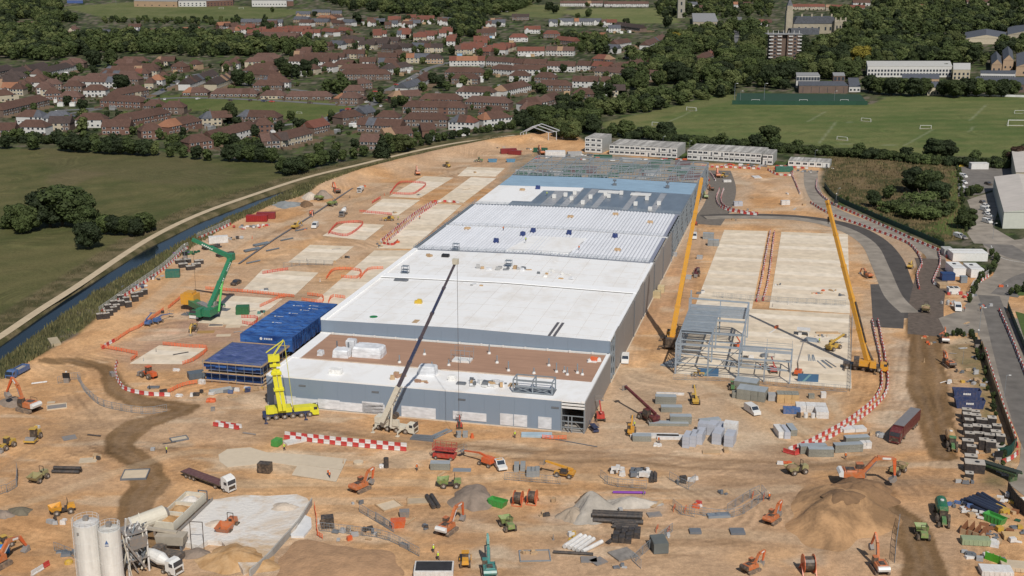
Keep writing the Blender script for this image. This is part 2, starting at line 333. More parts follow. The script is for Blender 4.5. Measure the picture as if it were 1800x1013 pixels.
    me=bpy.data.meshes.new('ground');me.vertices.add(len(verts));me.vertices.foreach_set('co',verts.ravel())
    me.loops.add(q.size);me.polygons.add(len(q));me.loops.foreach_set('vertex_index',q.ravel())
    me.polygons.foreach_set('loop_start',np.arange(0,q.size,4));me.polygons.foreach_set('loop_total',np.full(len(q),4))
    me.polygons.foreach_set('use_smooth',np.ones(len(q),bool));me.update(calc_edges=True)
    at_=me.color_attributes.new('soil','FLOAT_COLOR','POINT')
    C4=np.ones((len(verts),4),np.float32);C4[:,:3]=Cc.reshape(-1,3);at_.data.foreach_set('color',C4.ravel())
    m=bpy.data.materials.new('soil_and_turf');m.use_nodes=True;t=m.node_tree;n=t.nodes;L=t.links;b=n['Principled BSDF']
    b.inputs['Roughness'].default_value=0.95;b.inputs['Specular IOR Level'].default_value=0.15
    a=n.new('ShaderNodeAttribute');a.attribute_name='soil';tc=n.new('ShaderNodeTexCoord')
    out=a.outputs['Color']
    for s,amt,dt in((0.9,0.22,6),(0.13,0.10,4),(3.5,0.16,3)):
        z=n.new('ShaderNodeTexNoise');z.inputs['Scale'].default_value=s;z.inputs['Detail'].default_value=dt;z.inputs['Roughness'].default_value=0.7
        L.new(tc.outputs['Object'],z.inputs['Vector']);r=n.new('ShaderNodeMapRange');r.inputs[1].default_value=0.3;r.inputs[2].default_value=0.7
        r.inputs[3].default_value=1-amt;r.inputs[4].default_value=1+amt;L.new(z.outputs[0],r.inputs[0])
        v=n.new('ShaderNodeVectorMath');v.operation='SCALE';L.new(out,v.inputs[0]);L.new(r.outputs[0],v.inputs['Scale']);out=v.outputs[0]
    z0=n.new('ShaderNodeTexNoise');z0.inputs['Scale'].default_value=0.011;z0.inputs['Detail'].default_value=1.5;L.new(tc.outputs['Object'],z0.inputs['Vector'])
    mk=n.new('ShaderNodeTexNoise');mk.inputs['Scale'].default_value=0.035;mk.inputs['Detail'].default_value=3;L.new(tc.outputs['Object'],mk.inputs['Vector'])
    mr=n.new('ShaderNodeMapRange');mr.inputs[1].default_value=0.44;mr.inputs[2].default_value=0.66;mr.inputs[3].default_value=0;mr.inputs[4].default_value=1;L.new(mk.outputs[0],mr.inputs[0])
    for fr,amt in((420,0.11),(170,0.09)):
        a1=n.new('ShaderNodeMath');a1.operation='MULTIPLY';L.new(z0.outputs[0],a1.inputs[0]);a1.inputs[1].default_value=fr
        a2=n.new('ShaderNodeMath');a2.operation='SINE';L.new(a1.outputs[0],a2.inputs[0])
        a3=n.new('ShaderNodeMath');a3.operation='MULTIPLY';L.new(a2.outputs[0],a3.inputs[0]);L.new(mr.outputs[0],a3.inputs[1])
        a4=n.new('ShaderNodeMath');a4.operation='MULTIPLY_ADD';L.new(a3.outputs[0],a4.inputs[0]);a4.inputs[1].default_value=amt;a4.inputs[2].default_value=1
        v=n.new('ShaderNodeVectorMath');v.operation='SCALE';L.new(out,v.inputs[0]);L.new(a4.outputs[0],v.inputs['Scale']);out=v.outputs[0]
    L.new(out,b.inputs['Base Color'])
    bp=n.new('ShaderNodeBump');bp.inputs['Strength'].default_value=0.8;bp.inputs['Distance'].default_value=0.35
    z=n.new('ShaderNodeTexNoise');z.inputs['Scale'].default_value=0.8;z.inputs['Detail'].default_value=8;z.inputs['Roughness'].default_value=0.7
    L.new(tc.outputs['Object'],z.inputs['Vector']);L.new(z.outputs[0],bp.inputs['Height']);L.new(bp.outputs[0],b.inputs['Normal'])
    me.materials.append(m);ob('ground',me,kind='structure')
build_ground()
u0=MB().quad((-9000,-3000,-6),(9000,-3000,-6),(9000,9500,-6),(-9000,9500,-6))
ob('terrain',u0,kind='structure',mat=M('far_turf',(0.06,0.07,0.03),1,0.3,0.01))
def ribbon(L,R_,z):
    m=MB()
    for k in range(len(L)-1):
        a,b_,c,d=L[k],R_[k],R_[k+1],L[k+1]
        m.add([(a[0],a[1],z),(b_[0],b_[1],z),(c[0],c[1],z),(d[0],d[1],z)],[(0,1,2,3)])
    return m
def strip(pts,wd,z,thick=0.0,world=False,steps=6):
    """a band of width wd metres following photo positions pts, smoothed"""
    q=[Vector(p)if world else Vector(G(*p))for p in pts]
    out=[]
    for i in range(len(q)-1):
        p0=q[max(0,i-1)];p1=q[i];p2=q[i+1];p3=q[min(len(q)-1,i+2)]
        for k in range(steps):
            t=k/steps;out.append(0.5*((2*p1)+(p2-p0)*t+(2*p0-5*p1+4*p2-p3)*t*t+(3*p1-p0-3*p2+p3)*t**3))
    out.append(q[-1]);Ls,Rs=[],[]
    for i,p in enumerate(out):
        d=(out[min(i+1,len(out)-1)]-out[max(i-1,0)]).normalized();nn=Vector((-d.y,d.x))
        ww=wd if not callable(wd)else wd(i/(len(out)-1))
        Ls.append(p+nn*ww/2);Rs.append(p-nn*ww/2)
    return ribbon(Ls,Rs,z),out
wm=bpy.data.materials.new('canal_water');wm.use_nodes=True
b=wm.node_tree.nodes['Principled BSDF'];b.inputs['Base Color'].default_value=(0.008,0.014,0.02,1);b.inputs['Roughness'].default_value=0.12;b.inputs['Specular IOR Level'].default_value=0.28
zz=wm.node_tree.nodes.new('ShaderNodeTexNoise');zz.inputs['Scale'].default_value=120;bp=wm.node_tree.nodes.new('ShaderNodeBump');bp.inputs['Strength'].default_value=0.05
wm.node_tree.links.new(zz.outputs[0],bp.inputs['Height']);wm.node_tree.links.new(bp.outputs[0],b.inputs['Normal'])
cl=P2(CAN_L);cr=P2(CAN_R)
NN=60
ob('canal_water',ribbon(resamp(cl,NN),resamp(cr,NN),-1.15),kind='structure',mat=wm)
pm,pts_path=strip(PATH,3.1,0.06)
ob('towpath',pm,kind='structure',mat=M('path_gravel',(0.50,0.40,0.27),0.95,0.12,0.3))
asph=M('asphalt',(0.16,0.145,0.13),0.9,0.14,0.15,grain=(0.25,(1,1,1),0.15));dark_as=M('dark_asphalt',(0.075,0.066,0.06),0.9,0.25,0.2)
pale_as=M('dusty_asphalt',(0.27,0.235,0.195),0.95,0.12,0.12,grain=(0.2,(1,1,1),0.2));lane=M('lane_paint',(0.7,0.7,0.66),0.8,0.1)
def sheet(name,pts,z,mat,kind='structure',parent=None):
    return ob(name,MB().poly([G(*p)for p in pts],-0.3,z),kind=kind if not parent else None,mat=mat,parent=parent)
sheet('road',[(1728,430),(1800,420),(1900,430),(1900,520),(1800,500),(1775,520),(1765,560),(1830,560),(1900,556),(1900,1100),(1860,900),(1800,872),(1772,850),(1792,815),(1795,780),(1760,700),(1735,620),(1718,585),(1665,590),(1650,560),(1690,545),(1702,530),(1710,505),(1745,485),(1755,465),(1735,445)],0.05,pale_as)
rm,_=strip([(1745,425),(1790,450),(1850,462),(1920,468)],11,0.054);ob('road_surface',rm,kind='structure',mat=asph)
rm,_=strip([(1738,520),(1752,560),(1765,610),(1785,680),(1812,760),(1850,840)],7,0.06);ob('road_surface',rm,kind='structure',mat=asph)
rm,_=strip([(1765,520),(1800,492),(1850,478),(1920,472)],9,0.064);ob('road_surface',rm,kind='structure',mat=asph)
rm,pl=strip([(1742,432),(1752,448),(1775,458),(1830,466)],0.2,0.08);ob('lane_marking',rm,kind='structure',mat=lane)
sheet('car_park',[(1684,346),(1722,342),(1745,334),(1790,334),(1790,288),(1684,288)],0.05,asph)
sheet('service_yard',[(1720,345),(1745,338),(1762,345),(1745,400),(1800,432),(1712,428),(1700,410),(1718,385),(1705,365),(1700,352)],0.056,pale_as)
for nm,L,wd,mt,z in(('site_road',[(1235,382),(1300,380),(1400,383),(1480,396),(1530,420),(1560,455),(1575,500),(1590,530),(1600,560)],lambda t:9+4*t,dark_as,0.04),
    ('site_road',[(1262,300),(1270,330),(1262,362),(1240,395)],13,M('mid_asphalt',(0.15,0.13,0.11),.95,.2),0.036),
    ('road_surface',[(1240,383),(1300,382),(1400,385),(1475,400),(1525,428),(1548,470),(1570,520),(1600,550)],6.2,pale_as,0.052),
    ('haul_road',[(1425,300),(1428,330),(1450,362),(1520,392),(1590,420),(1640,447),(1645,470),(1640,500)],7,pale_as,0.036),
    ('haul_road',[(1634,455),(1640,475),(1634,505),(1628,540),(1628,590)],11,M('muddy_asphalt',(0.13,0.10,0.08),.95,.3),0.044)):
    rm,_=strip(L,wd,z);ob(nm,rm,kind='structure',mat=mt)
sheet('fresh_asphalt',[(1530,500),(1560,500),(1590,545),(1588,578),(1535,575)],0.046,dark_as)
for L,wd in(([(245,178),(290,158),(330,135),(370,128)],7),([(100,195),(200,188),(245,178),(330,172),(480,177),(640,186),(660,170),(700,150),(740,128),(760,118),(830,100)],7),([(560,222),(600,200),(640,186)],6),
   ([(420,232),(500,220),(560,212),(620,190)],5),([(760,205),(900,215),(1000,222)],4),([(1270,110),(1292,70),(1300,30)],7),([(620,170),(450,150),(380,140),(330,132)],5),([(900,150),(1000,150),(1130,140)],5),([(0,205),(120,200),(240,180)],5)):
    rm,_=strip(L,wd,0.05);ob('street',rm,kind='structure',mat=M('street_asphalt',(0.15,0.15,0.15),0.9,0.15,0.1))
con=[M('concrete_%d'%i,c,0.9,0.07,0.25,grain=(0.3,(1,1,1),0.12))for i,c in enumerate(((0.66,0.565,0.44),(0.62,0.52,0.39),(0.70,0.61,0.49),(0.65,0.545,0.415)))]
joint=M('joint_soil',(0.22,0.17,0.12),1)
def slab(P4,n,along=0,pale=None,gap=0.18,h=0.16,nm='concrete_slab',jog=0.0):
    """quad of world points a, b, c, d cut into n strips between side a-d and side b-c"""
    a,b_,c,d=[Vector(p)for p in P4];root=ob(nm,MB().poly([a,b_,c,d],-0.2,0.05),kind='structure',mat=joint)
    for i in range(n):
        t0,t1=i/n,(i+1)/n;g=gap/2/max(1e-6,(d-a).length)
        e0=a.lerp(d,t0+g);e1=b_.lerp(c,t0+g);e2=b_.lerp(c,t1-g);e3=a.lerp(d,t1-g)
        if jog:
            j=R.uniform(0,jog);e1=e1.lerp(e0,j);e2=e2.lerp(e3,j)
        ob('concrete_strip',MB().poly([e0,e1,e2,e3],-0.1,h+0.004*(i%3)),root,mat=pale if pale else con[(i*7+n)%4 if i%5 else R.randrange(4)])
    return root
slab([B(99.5,120),B(118,120),B(117.5,236),B(99.8,234)],22)
slab([B(123.5,122),B(149.3,122),B(149.6,238),B(123,236)],23)
slab([B(101,50),B(149,49),B(149.2,121),B(100.5,119)],14)
for q,n in(([(1226,408),(1252,408),(1236,430),(1218,428)],1),):
    pass
LS=[([(228,640),(320,641),(362,613),(280,608)],4,''),([(348,568),(435,574),(497,526),(400,520)],5,''),
      ([(425,512),(519,519),(560,480),(462,474)],5,''),([(506,462),(583,465),(622,434),(545,431)],5,''),([(567,415),(642,423),(676,396),(607,392)],4,''),
      ([(637,376),(700,379),(739,352),(673,350)],4,''),([(684,346),(737,349),(797,313),(745,310)],4,''),([(804,310),(871,311),(888,296),(822,294)],3,''),
      ([(550,534),(603,537),(722,441),(658,441)],8,''),([(662,437),(724,438),(812,361),(762,359)],8,''),([(770,354),(815,357),(872,314),(828,312)],6,'')]
for P4,n,_ in LS:
    a,b_,c,d=[G(*p)for p in P4];slab([a,b_,c,d],n)
slab([G(513,836),G(591,848),G(610,808),G(535,800)],2,pale=M('pale_pad',(0.55,0.46,0.345),.9,.06),h=0.2)
def blob(cx,cy,rx,ry,n=20,sd=1,rough=0.14):
    r=random.Random(sd);return[G(cx+rx*math.cos(2*PI*i/n)*(1+r.uniform(-rough,rough)),cy+ry*math.sin(2*PI*i/n)*(1+r.uniform(-rough,rough)))for i in range(n)]
ob('gravel_pad',MB().poly([G(*p)for p in[(384,800),(400,790),(440,787),(470,796),(538,800),(522,820),(470,812),(440,818),(400,822),(386,812)]],-0.1,0.09),kind='structure',mat=M('pale_pad',None))
# ================================================================ WAREHOUSE
def two_tone(name,a,b_,sc_,lo=.45,hi=.6,st=(1,1,1),bump=.6,rough=.95):
    m=bpy.data.materials.new(name);m.use_nodes=True;t=m.node_tree;n=t.nodes;bs=n['Principled BSDF'];bs.inputs['Roughness'].default_value=rough;tc=n.new('ShaderNodeTexCoord');z=n.new('ShaderNodeTexNoise');z.inputs['Scale'].default_value=sc_;z.inputs['Detail'].default_value=8;z.inputs['Roughness'].default_value=.68;z.inputs['Distortion'].default_value=.6
    mp=n.new('ShaderNodeMapping');mp.inputs['Scale'].default_value=st;t.links.new(tc.outputs['Object'],mp.inputs[0]);t.links.new(mp.outputs[0],z.inputs['Vector']);r=n.new('ShaderNodeValToRGB');r.color_ramp.elements[0].color=(*a,1);r.color_ramp.elements[1].color=(*b_,1);r.color_ramp.elements[0].position=lo;r.color_ramp.elements[1].position=hi
    t.links.new(z.outputs[0],r.inputs[0]);t.links.new(r.outputs[0],bs.inputs['Base Color']);bp=n.new('ShaderNodeBump');bp.inputs['Strength'].default_value=bump;bp.inputs['Distance'].default_value=.4;z2=n.new('ShaderNodeTexNoise');z2.inputs['Scale'].default_value=1.2;z2.inputs['Detail'].default_value=6;t.links.new(tc.outputs['Object'],z2.inputs['Vector']);t.links.new(z2.outputs[0],bp.inputs['Height']);t.links.new(bp.outputs[0],bs.inputs['Normal']);MATS[name]=m;return m
wall_m=M('grey_cladding',(0.205,0.255,0.32),0.55,0.02,0.05,spec=0.4)
sidewall_m=M('taupe_cladding',(0.25,0.235,0.225),0.6,0.02,0.05)
white_roof=two_tone('white_membrane',(.70,.665,.62),(.80,.795,.785),.12,.30,.52,(1,.6,1),.08,.6)
brown_roof=M('brown_insulation',(0.36,0.215,0.145),0.9,0.06,0.15,grain=(0.5,(0.15,3,1),0.10))
steel=M('galvanised_steel',(0.28,0.315,0.345),0.5,0.10,0.3,metal=0.3);dsteel=M('dark_steel',(0.14,0.15,0.165),0.5,0.1)
film=M('white_film',(0.63,0.64,0.66),0.45,0.08,.5,grain=(.5,(1,1,3),0.16));rib_m=M('ribbed_liner',(0.69,0.70,0.73),0.45,0.05,0.1)
ribd_m=M('rib_flank',(0.44,0.47,0.53),0.5,0.06,0.1)
blue_deck=M('blue_deck',(0.27,0.39,0.50),0.5,0.06,0.1,grain=(0.2,(1,6,1),0.1));navy_deck=M('vapour_barrier',(0.135,0.165,0.205),0.35,0.07,0.1,grain=(0.1,(4,1,1),0.12))
black=M('black_plastic',(0.018,0.018,0.02),0.45,0.2);timber=M('timber',(0.42,0.29,0.17),0.85,0.15,1);white_p=M('white_paint',(0.72,0.72,0.70),0.45,0.05,dust=0.12)
wh=empty('warehouse',(*B(0,0),0),-BA,'huge unfinished warehouse with grey walls and white, ribbed, blue and bare steel roof bays','warehouse')
W_,H1,H2,V1,V2,V3,V4,V5,V6=84.5,8.2,12.0,38.4,125.5,165.2,205.5,271,325
def crown(u,hh):return hh+0.7*(1-abs(u-42)/42.2)
wm_=MB().box(42.2,V1/2,-0.3,84.5,V1,0.5)
for i in range(20):
    u0,u1=i*3.92,(i+1)*3.92
    if u1>78.6:break
    ob('wall_panel',MB().box((u0+u1)/2,0.06+0.012*(i%2),0.25,u1-u0-0.02,0.16,H1-0.35),wh,mat=wall_m)
ob('wall_panel',MB().box(-0.02,V1/2,0.2,0.2,V1-0.4,H1-0.3),wh,mat=wall_m)
for i in range(7):
    v0=0.6+i*5.4;ob('wall_panel',MB().box(W_-0.05,v0+2.7,0.2,0.18+0.02*(i%2),5.32,H1-0.25),wh,mat=sidewall_m)
for i in range(21):
    u0=i*4.02;ob('wall_panel',MB().box(u0+2.01,V1+0.05+0.012*(i%2),H1-0.1,4.0,0.16,H2-H1-0.1),wh,mat=wall_m)
n=24
for i in range(n):
    v0=V1+6.5+i*5.45
    if v0>V4-32:break
    ob('wall_panel',MB().box(W_+0.05+0.02*(i%2),v0+2.72,0.3 if i%9 else 1.2,0.18,5.43,H2-0.5),wh,mat=sidewall_m)
for i in range(17):
    v0=V1+i*5.45;ob('wall_panel',MB().box(0.0,v0+2.72,0.2,0.16+0.02*(i%2),5.38,H2-0.4),wh,mat=wall_m)
plinth=MB().box(39.3,-0.12,0,78.6,0.2,0.3).box(W_+0.25,(V1+V5)/2,0,0.35,V5-V1,0.35)
ob('plinth',plinth,wh,mat=M('pale_kerb',(0.55,0.45,0.34),.9))
def roofsheet(v0,v1,hh,mat,u0=0.0,u1=84.3,name='roof',th=0.25,n=6):
    m=MB();k=[u0+(u1-u0)*i/n for i in range(n+1)]
    vs=[(u,v,crown(u,hh))for v in(v0,v1)for u in k]+[(u,v,crown(u,hh)-th)for v in(v0,v1)for u in k]
    f=[(i,i+1,n+2+i,n+1+i)for i in range(n)];q=2*(n+1)
    f+=[(i+1,i,q+i,q+i+1)for i in range(n)]+[(n+1+i,n+2+i,q+n+2+i,q+n+1+i)for i in range(n)]+[(0,n+1,q+n+1,q),(n+1+n,n,q+n,q+n+1+n)]
    return ob(name,m.add(vs,f),wh,mat=mat)
ob('roof',MB().poly([(0.1,0.1),(79.8,0.1),(84.3,0.1),(84.3,15.2),(0.1,15.2)],H1-0.3,H1),wh,mat=white_roof,label='white front strip of the low roof')
ob('roof',MB().poly([(3.2,15.2),(83.4,15.2),(83.4,37.2),(3.2,37.2)],H1-0.3,H1+0.05),wh,mat=brown_roof,label='bare brown insulation on the low roof')
ob('parapet',MB().box(0.35,7.6,H1-0.2,0.7,15.2,0.55).box(1.6,26.5,H1-0.25,3.1,22.4,0.42).box(83.9,19,H1-0.25,0.9,38,0.6).box(39.4,0.3,H1-0.1,78.6,0.6,0.35),wh,mat=white_roof)
ob('kerb_upstand',MB().box(42,37.8,H1-0.1,84,0.5,0.45),wh,mat=white_p)
for i in range(13):ob('gutter_outlet',MB().box(4+i*6.3,37.2,H1+0.1,0.5,0.4,0.6),wh,mat=white_p)
rf=M('insulation_board',(0.60,0.47,0.36),.9,.2)
ob('board_edge',MB().box(20,15.3,H1+0.03,34,0.5,0.1).box(58,15.2,H1+0.03,30,0.6,0.1),wh,mat=rf)
roofsheet(V1,86.5,H2,white_roof);roofsheet(91,V2-0.4,H2,white_roof)
roofsheet(86.5,91,H2+0.45,M('clean_membrane',(0.83,0.83,0.83),.5,.03))
ob('parapet',MB().box(0.6,(V1+V2)/2,H2-0.1,1.4,V2-V1,0.7).box(83.9,(V1+V2)/2,H2-0.1,0.9,V2-V1,0.45),wh,mat=M('clean_membrane',None))
ob('rooflight_strip',MB().box(67.2,44.5,H2+.35,0.75,12.5,.12).box(68.6,44.5,H2+.33,0.75,12.5,.12),wh,mat=M('dark_trim',(.11,.105,.115),.6))
for k in range(13):
    u=3+k*6.5;ob('membrane_lap',MB().bar((u,V1+1,crown(u,H2)+.02),(u,86,crown(u,H2)+.02),.10,.03).bar((u+1.5,91.5,crown(u,H2)+.02),(u+1.5,V2-1,crown(u,H2)+.02),.10,.03),wh,mat=M('lap_seam',(.62,.59,.56),.8))
for k in range(12):
    ob('membrane_lap',MB().bar((2,V1+3+k*7,crown(2,H2)+.02),(42,V1+3+k*7,crown(42,H2)+.02),.16,.03).bar((42,V1+3+k*7,crown(42,H2)+.02),(83,V1+3+k*7,crown(83,H2)+.02),.16,.03),wh,mat=M('lap_seam',(.60,.565,.53),.8))
for yv in(V1-.02,V2-.4,V5-.1):ob('fascia',MB().prism([(0.05,H2-.6),(84.2,H2-.6),(84.2,H2-.03),(42.2,H2+.62),(0.05,H2-.03)],yv,yv+.12),wh,mat=wall_m)
def ribs(v0,v1,u0,u1):
    u=u0
    while u<u1-1.3:
        m=MB();h0=crown(u+.6,H2);uu=u
        pr=[(uu,h0-.1),(uu+.04,h0+.3),(uu+.4,h0+.34),(uu+.6,h0+.05),(uu+1.0,h0+.05),(uu+1.0,h0-.1)]
        ob('liner_sheet',m.prism(pr,v0,v1),wh,mat=rib_m);u+=1.26
    return
ribs(V2+1.6,V3-.8,.8,83.8);ribs(V3+.6,V4-1.6,.8,83.8)
ob('membrane_panel',MB().poly([(32.5,V2+3),(54.5,V2+3.5),(56.5,V2+27),(36.5,V2+26)],H2+.6,H2+.98),wh,mat=white_roof)
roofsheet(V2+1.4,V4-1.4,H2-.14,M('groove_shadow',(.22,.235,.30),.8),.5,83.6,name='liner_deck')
def rails(v,u0=0,u1=84.4,hh=1.1,z=None,posts=3.2,name='edge_rail'):
    m=MB();k=int((u1-u0)/posts);
    for i in range(k+1):
        u=u0+(u1-u0)*i/k;zz=(z or crown(u,H2));m.bar((u,v,zz),(u,v,zz+hh),.09)
    for t in(.55,1.0):
        for i in range(k):
            a,c=u0+(u1-u0)*i/k,u0+(u1-u0)*(i+1)/k;m.bar((a,v,(z or crown(a,H2))+hh*t),(c,v,(z or crown(c,H2))+hh*t),.07)
    return ob(name,m,wh,mat=steel)
for v in(V2-.3,V2+1.5,V3-.3,V4-1.6,V4):rails(v)
gut=M('gutter_grey',(.25,.265,.30),.6)
for v in(V2+.6,V4-.7):roofsheet(v-.8,v+.8,H2-.02,gut,name='valley_gutter')
roofsheet(V3-.8,V3+.5,H2,white_p,name='valley_gutter')
m=MB()
for i in range(30):m.bar((-0.3,V2+i*2.9,H2),(-0.3,V2+i*2.9,H2+1.3),.1)
for z in(.6,1.2):m.bar((-.3,V2,H2+z),(-.3,V4+4,H2+z),.09)
ob('edge_rail',m.box(-.6,(V2+V4)/2,H2-.5,.9,V4-V2,.5),wh,mat=steel)
roofsheet(V4,246,H2,navy_deck);roofsheet(246,V5,H2+.02,blue_deck)
for(u0,u1,v0,v1)in((0,22,214,238),(0,38,238,246),(0,14,V4+.5,214)):
    roofsheet(v0,v1,H2+.12,white_roof,u0,u1,name='membrane_panel',th=.1,n=2)
for(u0,v0,s)in((50,240,9),(64,238,8.5)):ob('membrane_roll',MB().box(u0,v0,H2+.5,s,4.2,.35,rz=.02),wh,mat=white_p)
dul=M('laid_polythene',(.33,.33,.34),.35,.2,.4)
for(u0,w0)in((30,5.5),(37,3),(43.5,3.2),(49.5,2.6),(62,2.4),(73,2.6)):
    roofsheet(V4+.6,244,H2+.1,dul,u0-w0/2,u0+w0/2,name='polythene_strip',th=.05,n=2)
def frame(parent,us,vs,hh,mat,name='steel_column',beam=.5,colw=.42,base=0.05):
    for u in us:
        for v in vs:ob(name,MB().box(u,v,base,colw,colw,hh-base-beam),parent,mat=mat)
    for v in vs:
        ob('steel_beam',MB().bar((us[0]-.3,v,hh-beam/2),(us[-1]+.3,v,hh-beam/2),.32,beam),parent,mat=mat)
us=[i*84.3/12 for i in range(13)];vs=[V5+2+i*(V6-V5-2)/5 for i in range(6)]
frame(wh,us,vs,H2,steel,beam=.4,colw=.3)
pur=M('purlin_steel',(0.30,0.335,0.36),.5,.12)
for i,u in enumerate(us):
    ob('roof_girder',MB().bar((u,V5,H2+.1),(u,V6,H2+.1),.3,.35),wh,mat=steel)
for k in range(15):
    v=V5+1.5+k*3.7;ob('purlin',MB().bar((0,v,crown(0,H2)+.35),(42,v,crown(42,H2)+.35),.15,.2).bar((42,v,crown(42,H2)+.35),(84.3,v,crown(84.3,H2)+.35),.15,.2),wh,mat=pur)
for q in range(2):
    v=V5+9+q*26;m=MB()
    for z in(H2+.5,H2-1.6):m.bar((0,v,z),(84.3,v,z),.2)
    for i in range(36):m.bar((i*84.3/36,v,H2+.5 if i%2 else H2-1.6),((i+1)*84.3/36,v,H2-1.6 if i%2 else H2+.5),.1)
    ob('lattice_truss',m,wh,mat=steel)
for k in range(38):
    v=V4-38+k*4.2
    if v>V6:break
    ob('side_column',MB().box(W_-.3,v,.1,.4,.4,H2-.3),wh,mat=steel)
m=MB()
for z in(2.2,4.2,6.2,8.2,10.2,11.6):m.bar((W_+.1,V4-34,z),(W_+.1,V6,z),.16,.22)
ob('side_rails',m,wh,mat=steel)
for k in range(9):ob('brace',MB().bar((W_,V4-30+k*17,1),(W_,V4-22+k*17,11),.18).bar((W_,V4-22+k*17,1),(W_,V4-30+k*17,11),.18),wh,mat=dsteel)
for v in(80,102,126,150,176):ob('downpipe',MB().box(W_+.35,v,.3,.22,.22,H2-.4),wh,mat=dsteel)
ob('floor_slab',MB().poly([(0.2,.3),(84.2,.3),(84.2,V5-3),(0.2,V5-3)],-.2,.1),wh,mat=M('slab_grey',(.33,.30,.27),.9))
ob('floor_slab',MB().poly([(0.2,V5-3),(84.2,V5-3),(84.2,V6),(.2,V6)],-.2,.09),wh,mat=M('floor_dark',(.10,.125,.115),.9,.25,.12))
rq=random.Random(8)
for i in range(120):
    u,v=rq.uniform(3,80),rq.uniform(V5+6,V6-1);k=rq.choice(((.02,.12,.08),(.03,.16,.10),(.28,.05,.03),(.1,.1,.1),(.35,.3,.24),(.02,.10,.07)));ob('floor_material',MB().box(u,v,.1,rq.uniform(2,7),rq.uniform(1.5,5),rq.uniform(.2,2.2),rz=rq.uniform(-.1,.1)),wh,mat=M('stored_%d'%int(k[0]*100+k[1]*1000),k,.8,.2))
ob('inner_wall',MB().box(42,V1+8,.1,83.5,.2,H1-.6).box(78.5,5,.1,.2,10,H1-.8),wh,mat=dsteel)
m=MB()
for z in(7.4,6.6):m.bar((78.6,0,z),(84.4,0,z),.3,.45)
ob('corner_louvre',m,wh,mat=white_p)
m=MB()
for z in(1.3,2.9,4.4):m.bar((78.6,.1,z),(84.4,.1,z),.18,.22)
for u in(78.6,80.3,81.2,84.3):m.bar((u,.1,0),(u,.1,H1-.3 if u in(78.6,84.3)else 4.4),.24)
ob('corner_frame',m,wh,mat=steel)
m=MB()
for v in(V1-.2,V1+3,V1+6.3):m.bar((W_,v,.2),(W_,v,H2-.2),.3)
for z in(1,4.2,7.5,10.8):m.bar((W_,V1-.2,z),(W_,V1+6.3,z),.2)
for z in(1,4.2,7.5):m.bar((W_,V1,z),(W_,V1+6.3,z+3.2),.14)
ob('corner_frame',m,wh,mat=steel)
for(u,wd,z,hh)in((23.2,30.5,.55,2.6),(35.2,5.8,.5,3.0),(47.5,9.2,.35,2.9),(61,8.8,.9,2.2),(65.8,0,0,0),(69.5,0,0,0)):
    if wd:
        k=max(1,int(wd/6))
        for i in range(k):ob('film_sheet',MB().box(u-wd/2-6+(i+.5)*wd/k+(0 if wd<20 else 0),-.1-.02*(i%2),z-.02*i,wd/k-.04,.06,hh-(.25 if i%2 else 0),ry=0.0),wh,mat=film)
for u in(62.6,66.2,74.4):ob('film_sheet',MB().box(u+(2 if u<74 else 0),-.1,.5,3.4,.06,3.1),wh,mat=film)
for u in(10,30,53,77):ob('louvre',MB().box(u,-.08,H1-2.1,1.9,.12,.45),wh,mat=dsteel)
def BX(u,v,z):x,y=B(u,v);return(x,y,z)
def simple(name,mb,mat,label,cat,loc,rz=-BA,group=None):
    o=ob(name,mb,loc=loc,rz=rz,mat=mat);return tag(o,label,cat,group)
def wrapped(sx,sy,sz,seed=0):
    r=random.Random(seed);m=MB();n=5;vs=[];f=[]
    for j in range(4):
        for i in range(16):
            t=i/16*2*PI;a,b_=math.cos(t),math.sin(t);k=1/max(abs(a),abs(b_))**.85
            s=(1,1.0,.96,.86)[j];vs.append((a*k*sx/2*s+r.uniform(-.12,.12),b_*k*sy/2*s+r.uniform(-.12,.12),(0,.4,.85,1)[j]*sz+r.uniform(-.08,.08)*(j>0)))
    for j in range(3):
        for i in range(16):f.append((j*16+i,j*16+(i+1)%16,(j+1)*16+(i+1)%16,(j+1)*16+i))
    f.append(tuple(range(48,64)));return m.add(vs,f)
simple('roof_plant',wrapped(8.6,5.2,2.9,1),film,'large roof unit wrapped in white film on the brown roof','roof unit',BX(20.5,22,H1))
simple('roof_plant',wrapped(4.6,3.6,2.2,2),film,'low crumpled white film heap beside the wrapped roof unit','roof unit',BX(13.6,19.5,H1))
simple('roof_plant',wrapped(2.6,2.6,3.2,3),film,'tall narrow white wrapped duct behind the wrapped roof unit','roof unit',BX(14.3,25,H1))
simple('roof_plant',wrapped(1.6,1.6,1.4,4),film,'small white wrapped bundle at left of the brown roof','roof unit',BX(7.5,19,H1))
simple('roof_plant',wrapped(5.0,3.0,2.3,5),film,'square unit wrapped in white film between white and brown roof','roof unit',BX(40.5,11.5,H1))
simple('roof_plant',wrapped(3.6,2.2,1.3,6),white_p,'low white wrapped box left on the white roof strip','roof unit',BX(17,6,H1))
simple('roof_plant',wrapped(2.0,1.6,1.3,7),white_p,'small white hatch box on the front roof strip','roof unit',BX(48,8.5,H1))
for i,(u,v)in enumerate(((44,19),(56,24),(60.5,18.5),(67.5,18),(70,25),(73,20.5),(75,21),(76.2,19),(78.5,21),(80,20),(40.6,14.8),(52,31),(35,26),(30.5,18))):
    e=empty('vent_pipe',BX(u,v,H1+.05),0,'short grey vent pipe in a white collar on the brown roof','vent','vent pipes on the brown roof')
    ob('collar',MB().cyl((0,0,0),(0,0,.5),.5,.35,8),e,mat=white_p);ob('pipe',MB().cyl((0,0,.5),(0,0,1.6+.5*(i%3)),.18,n=8),e,mat=steel)
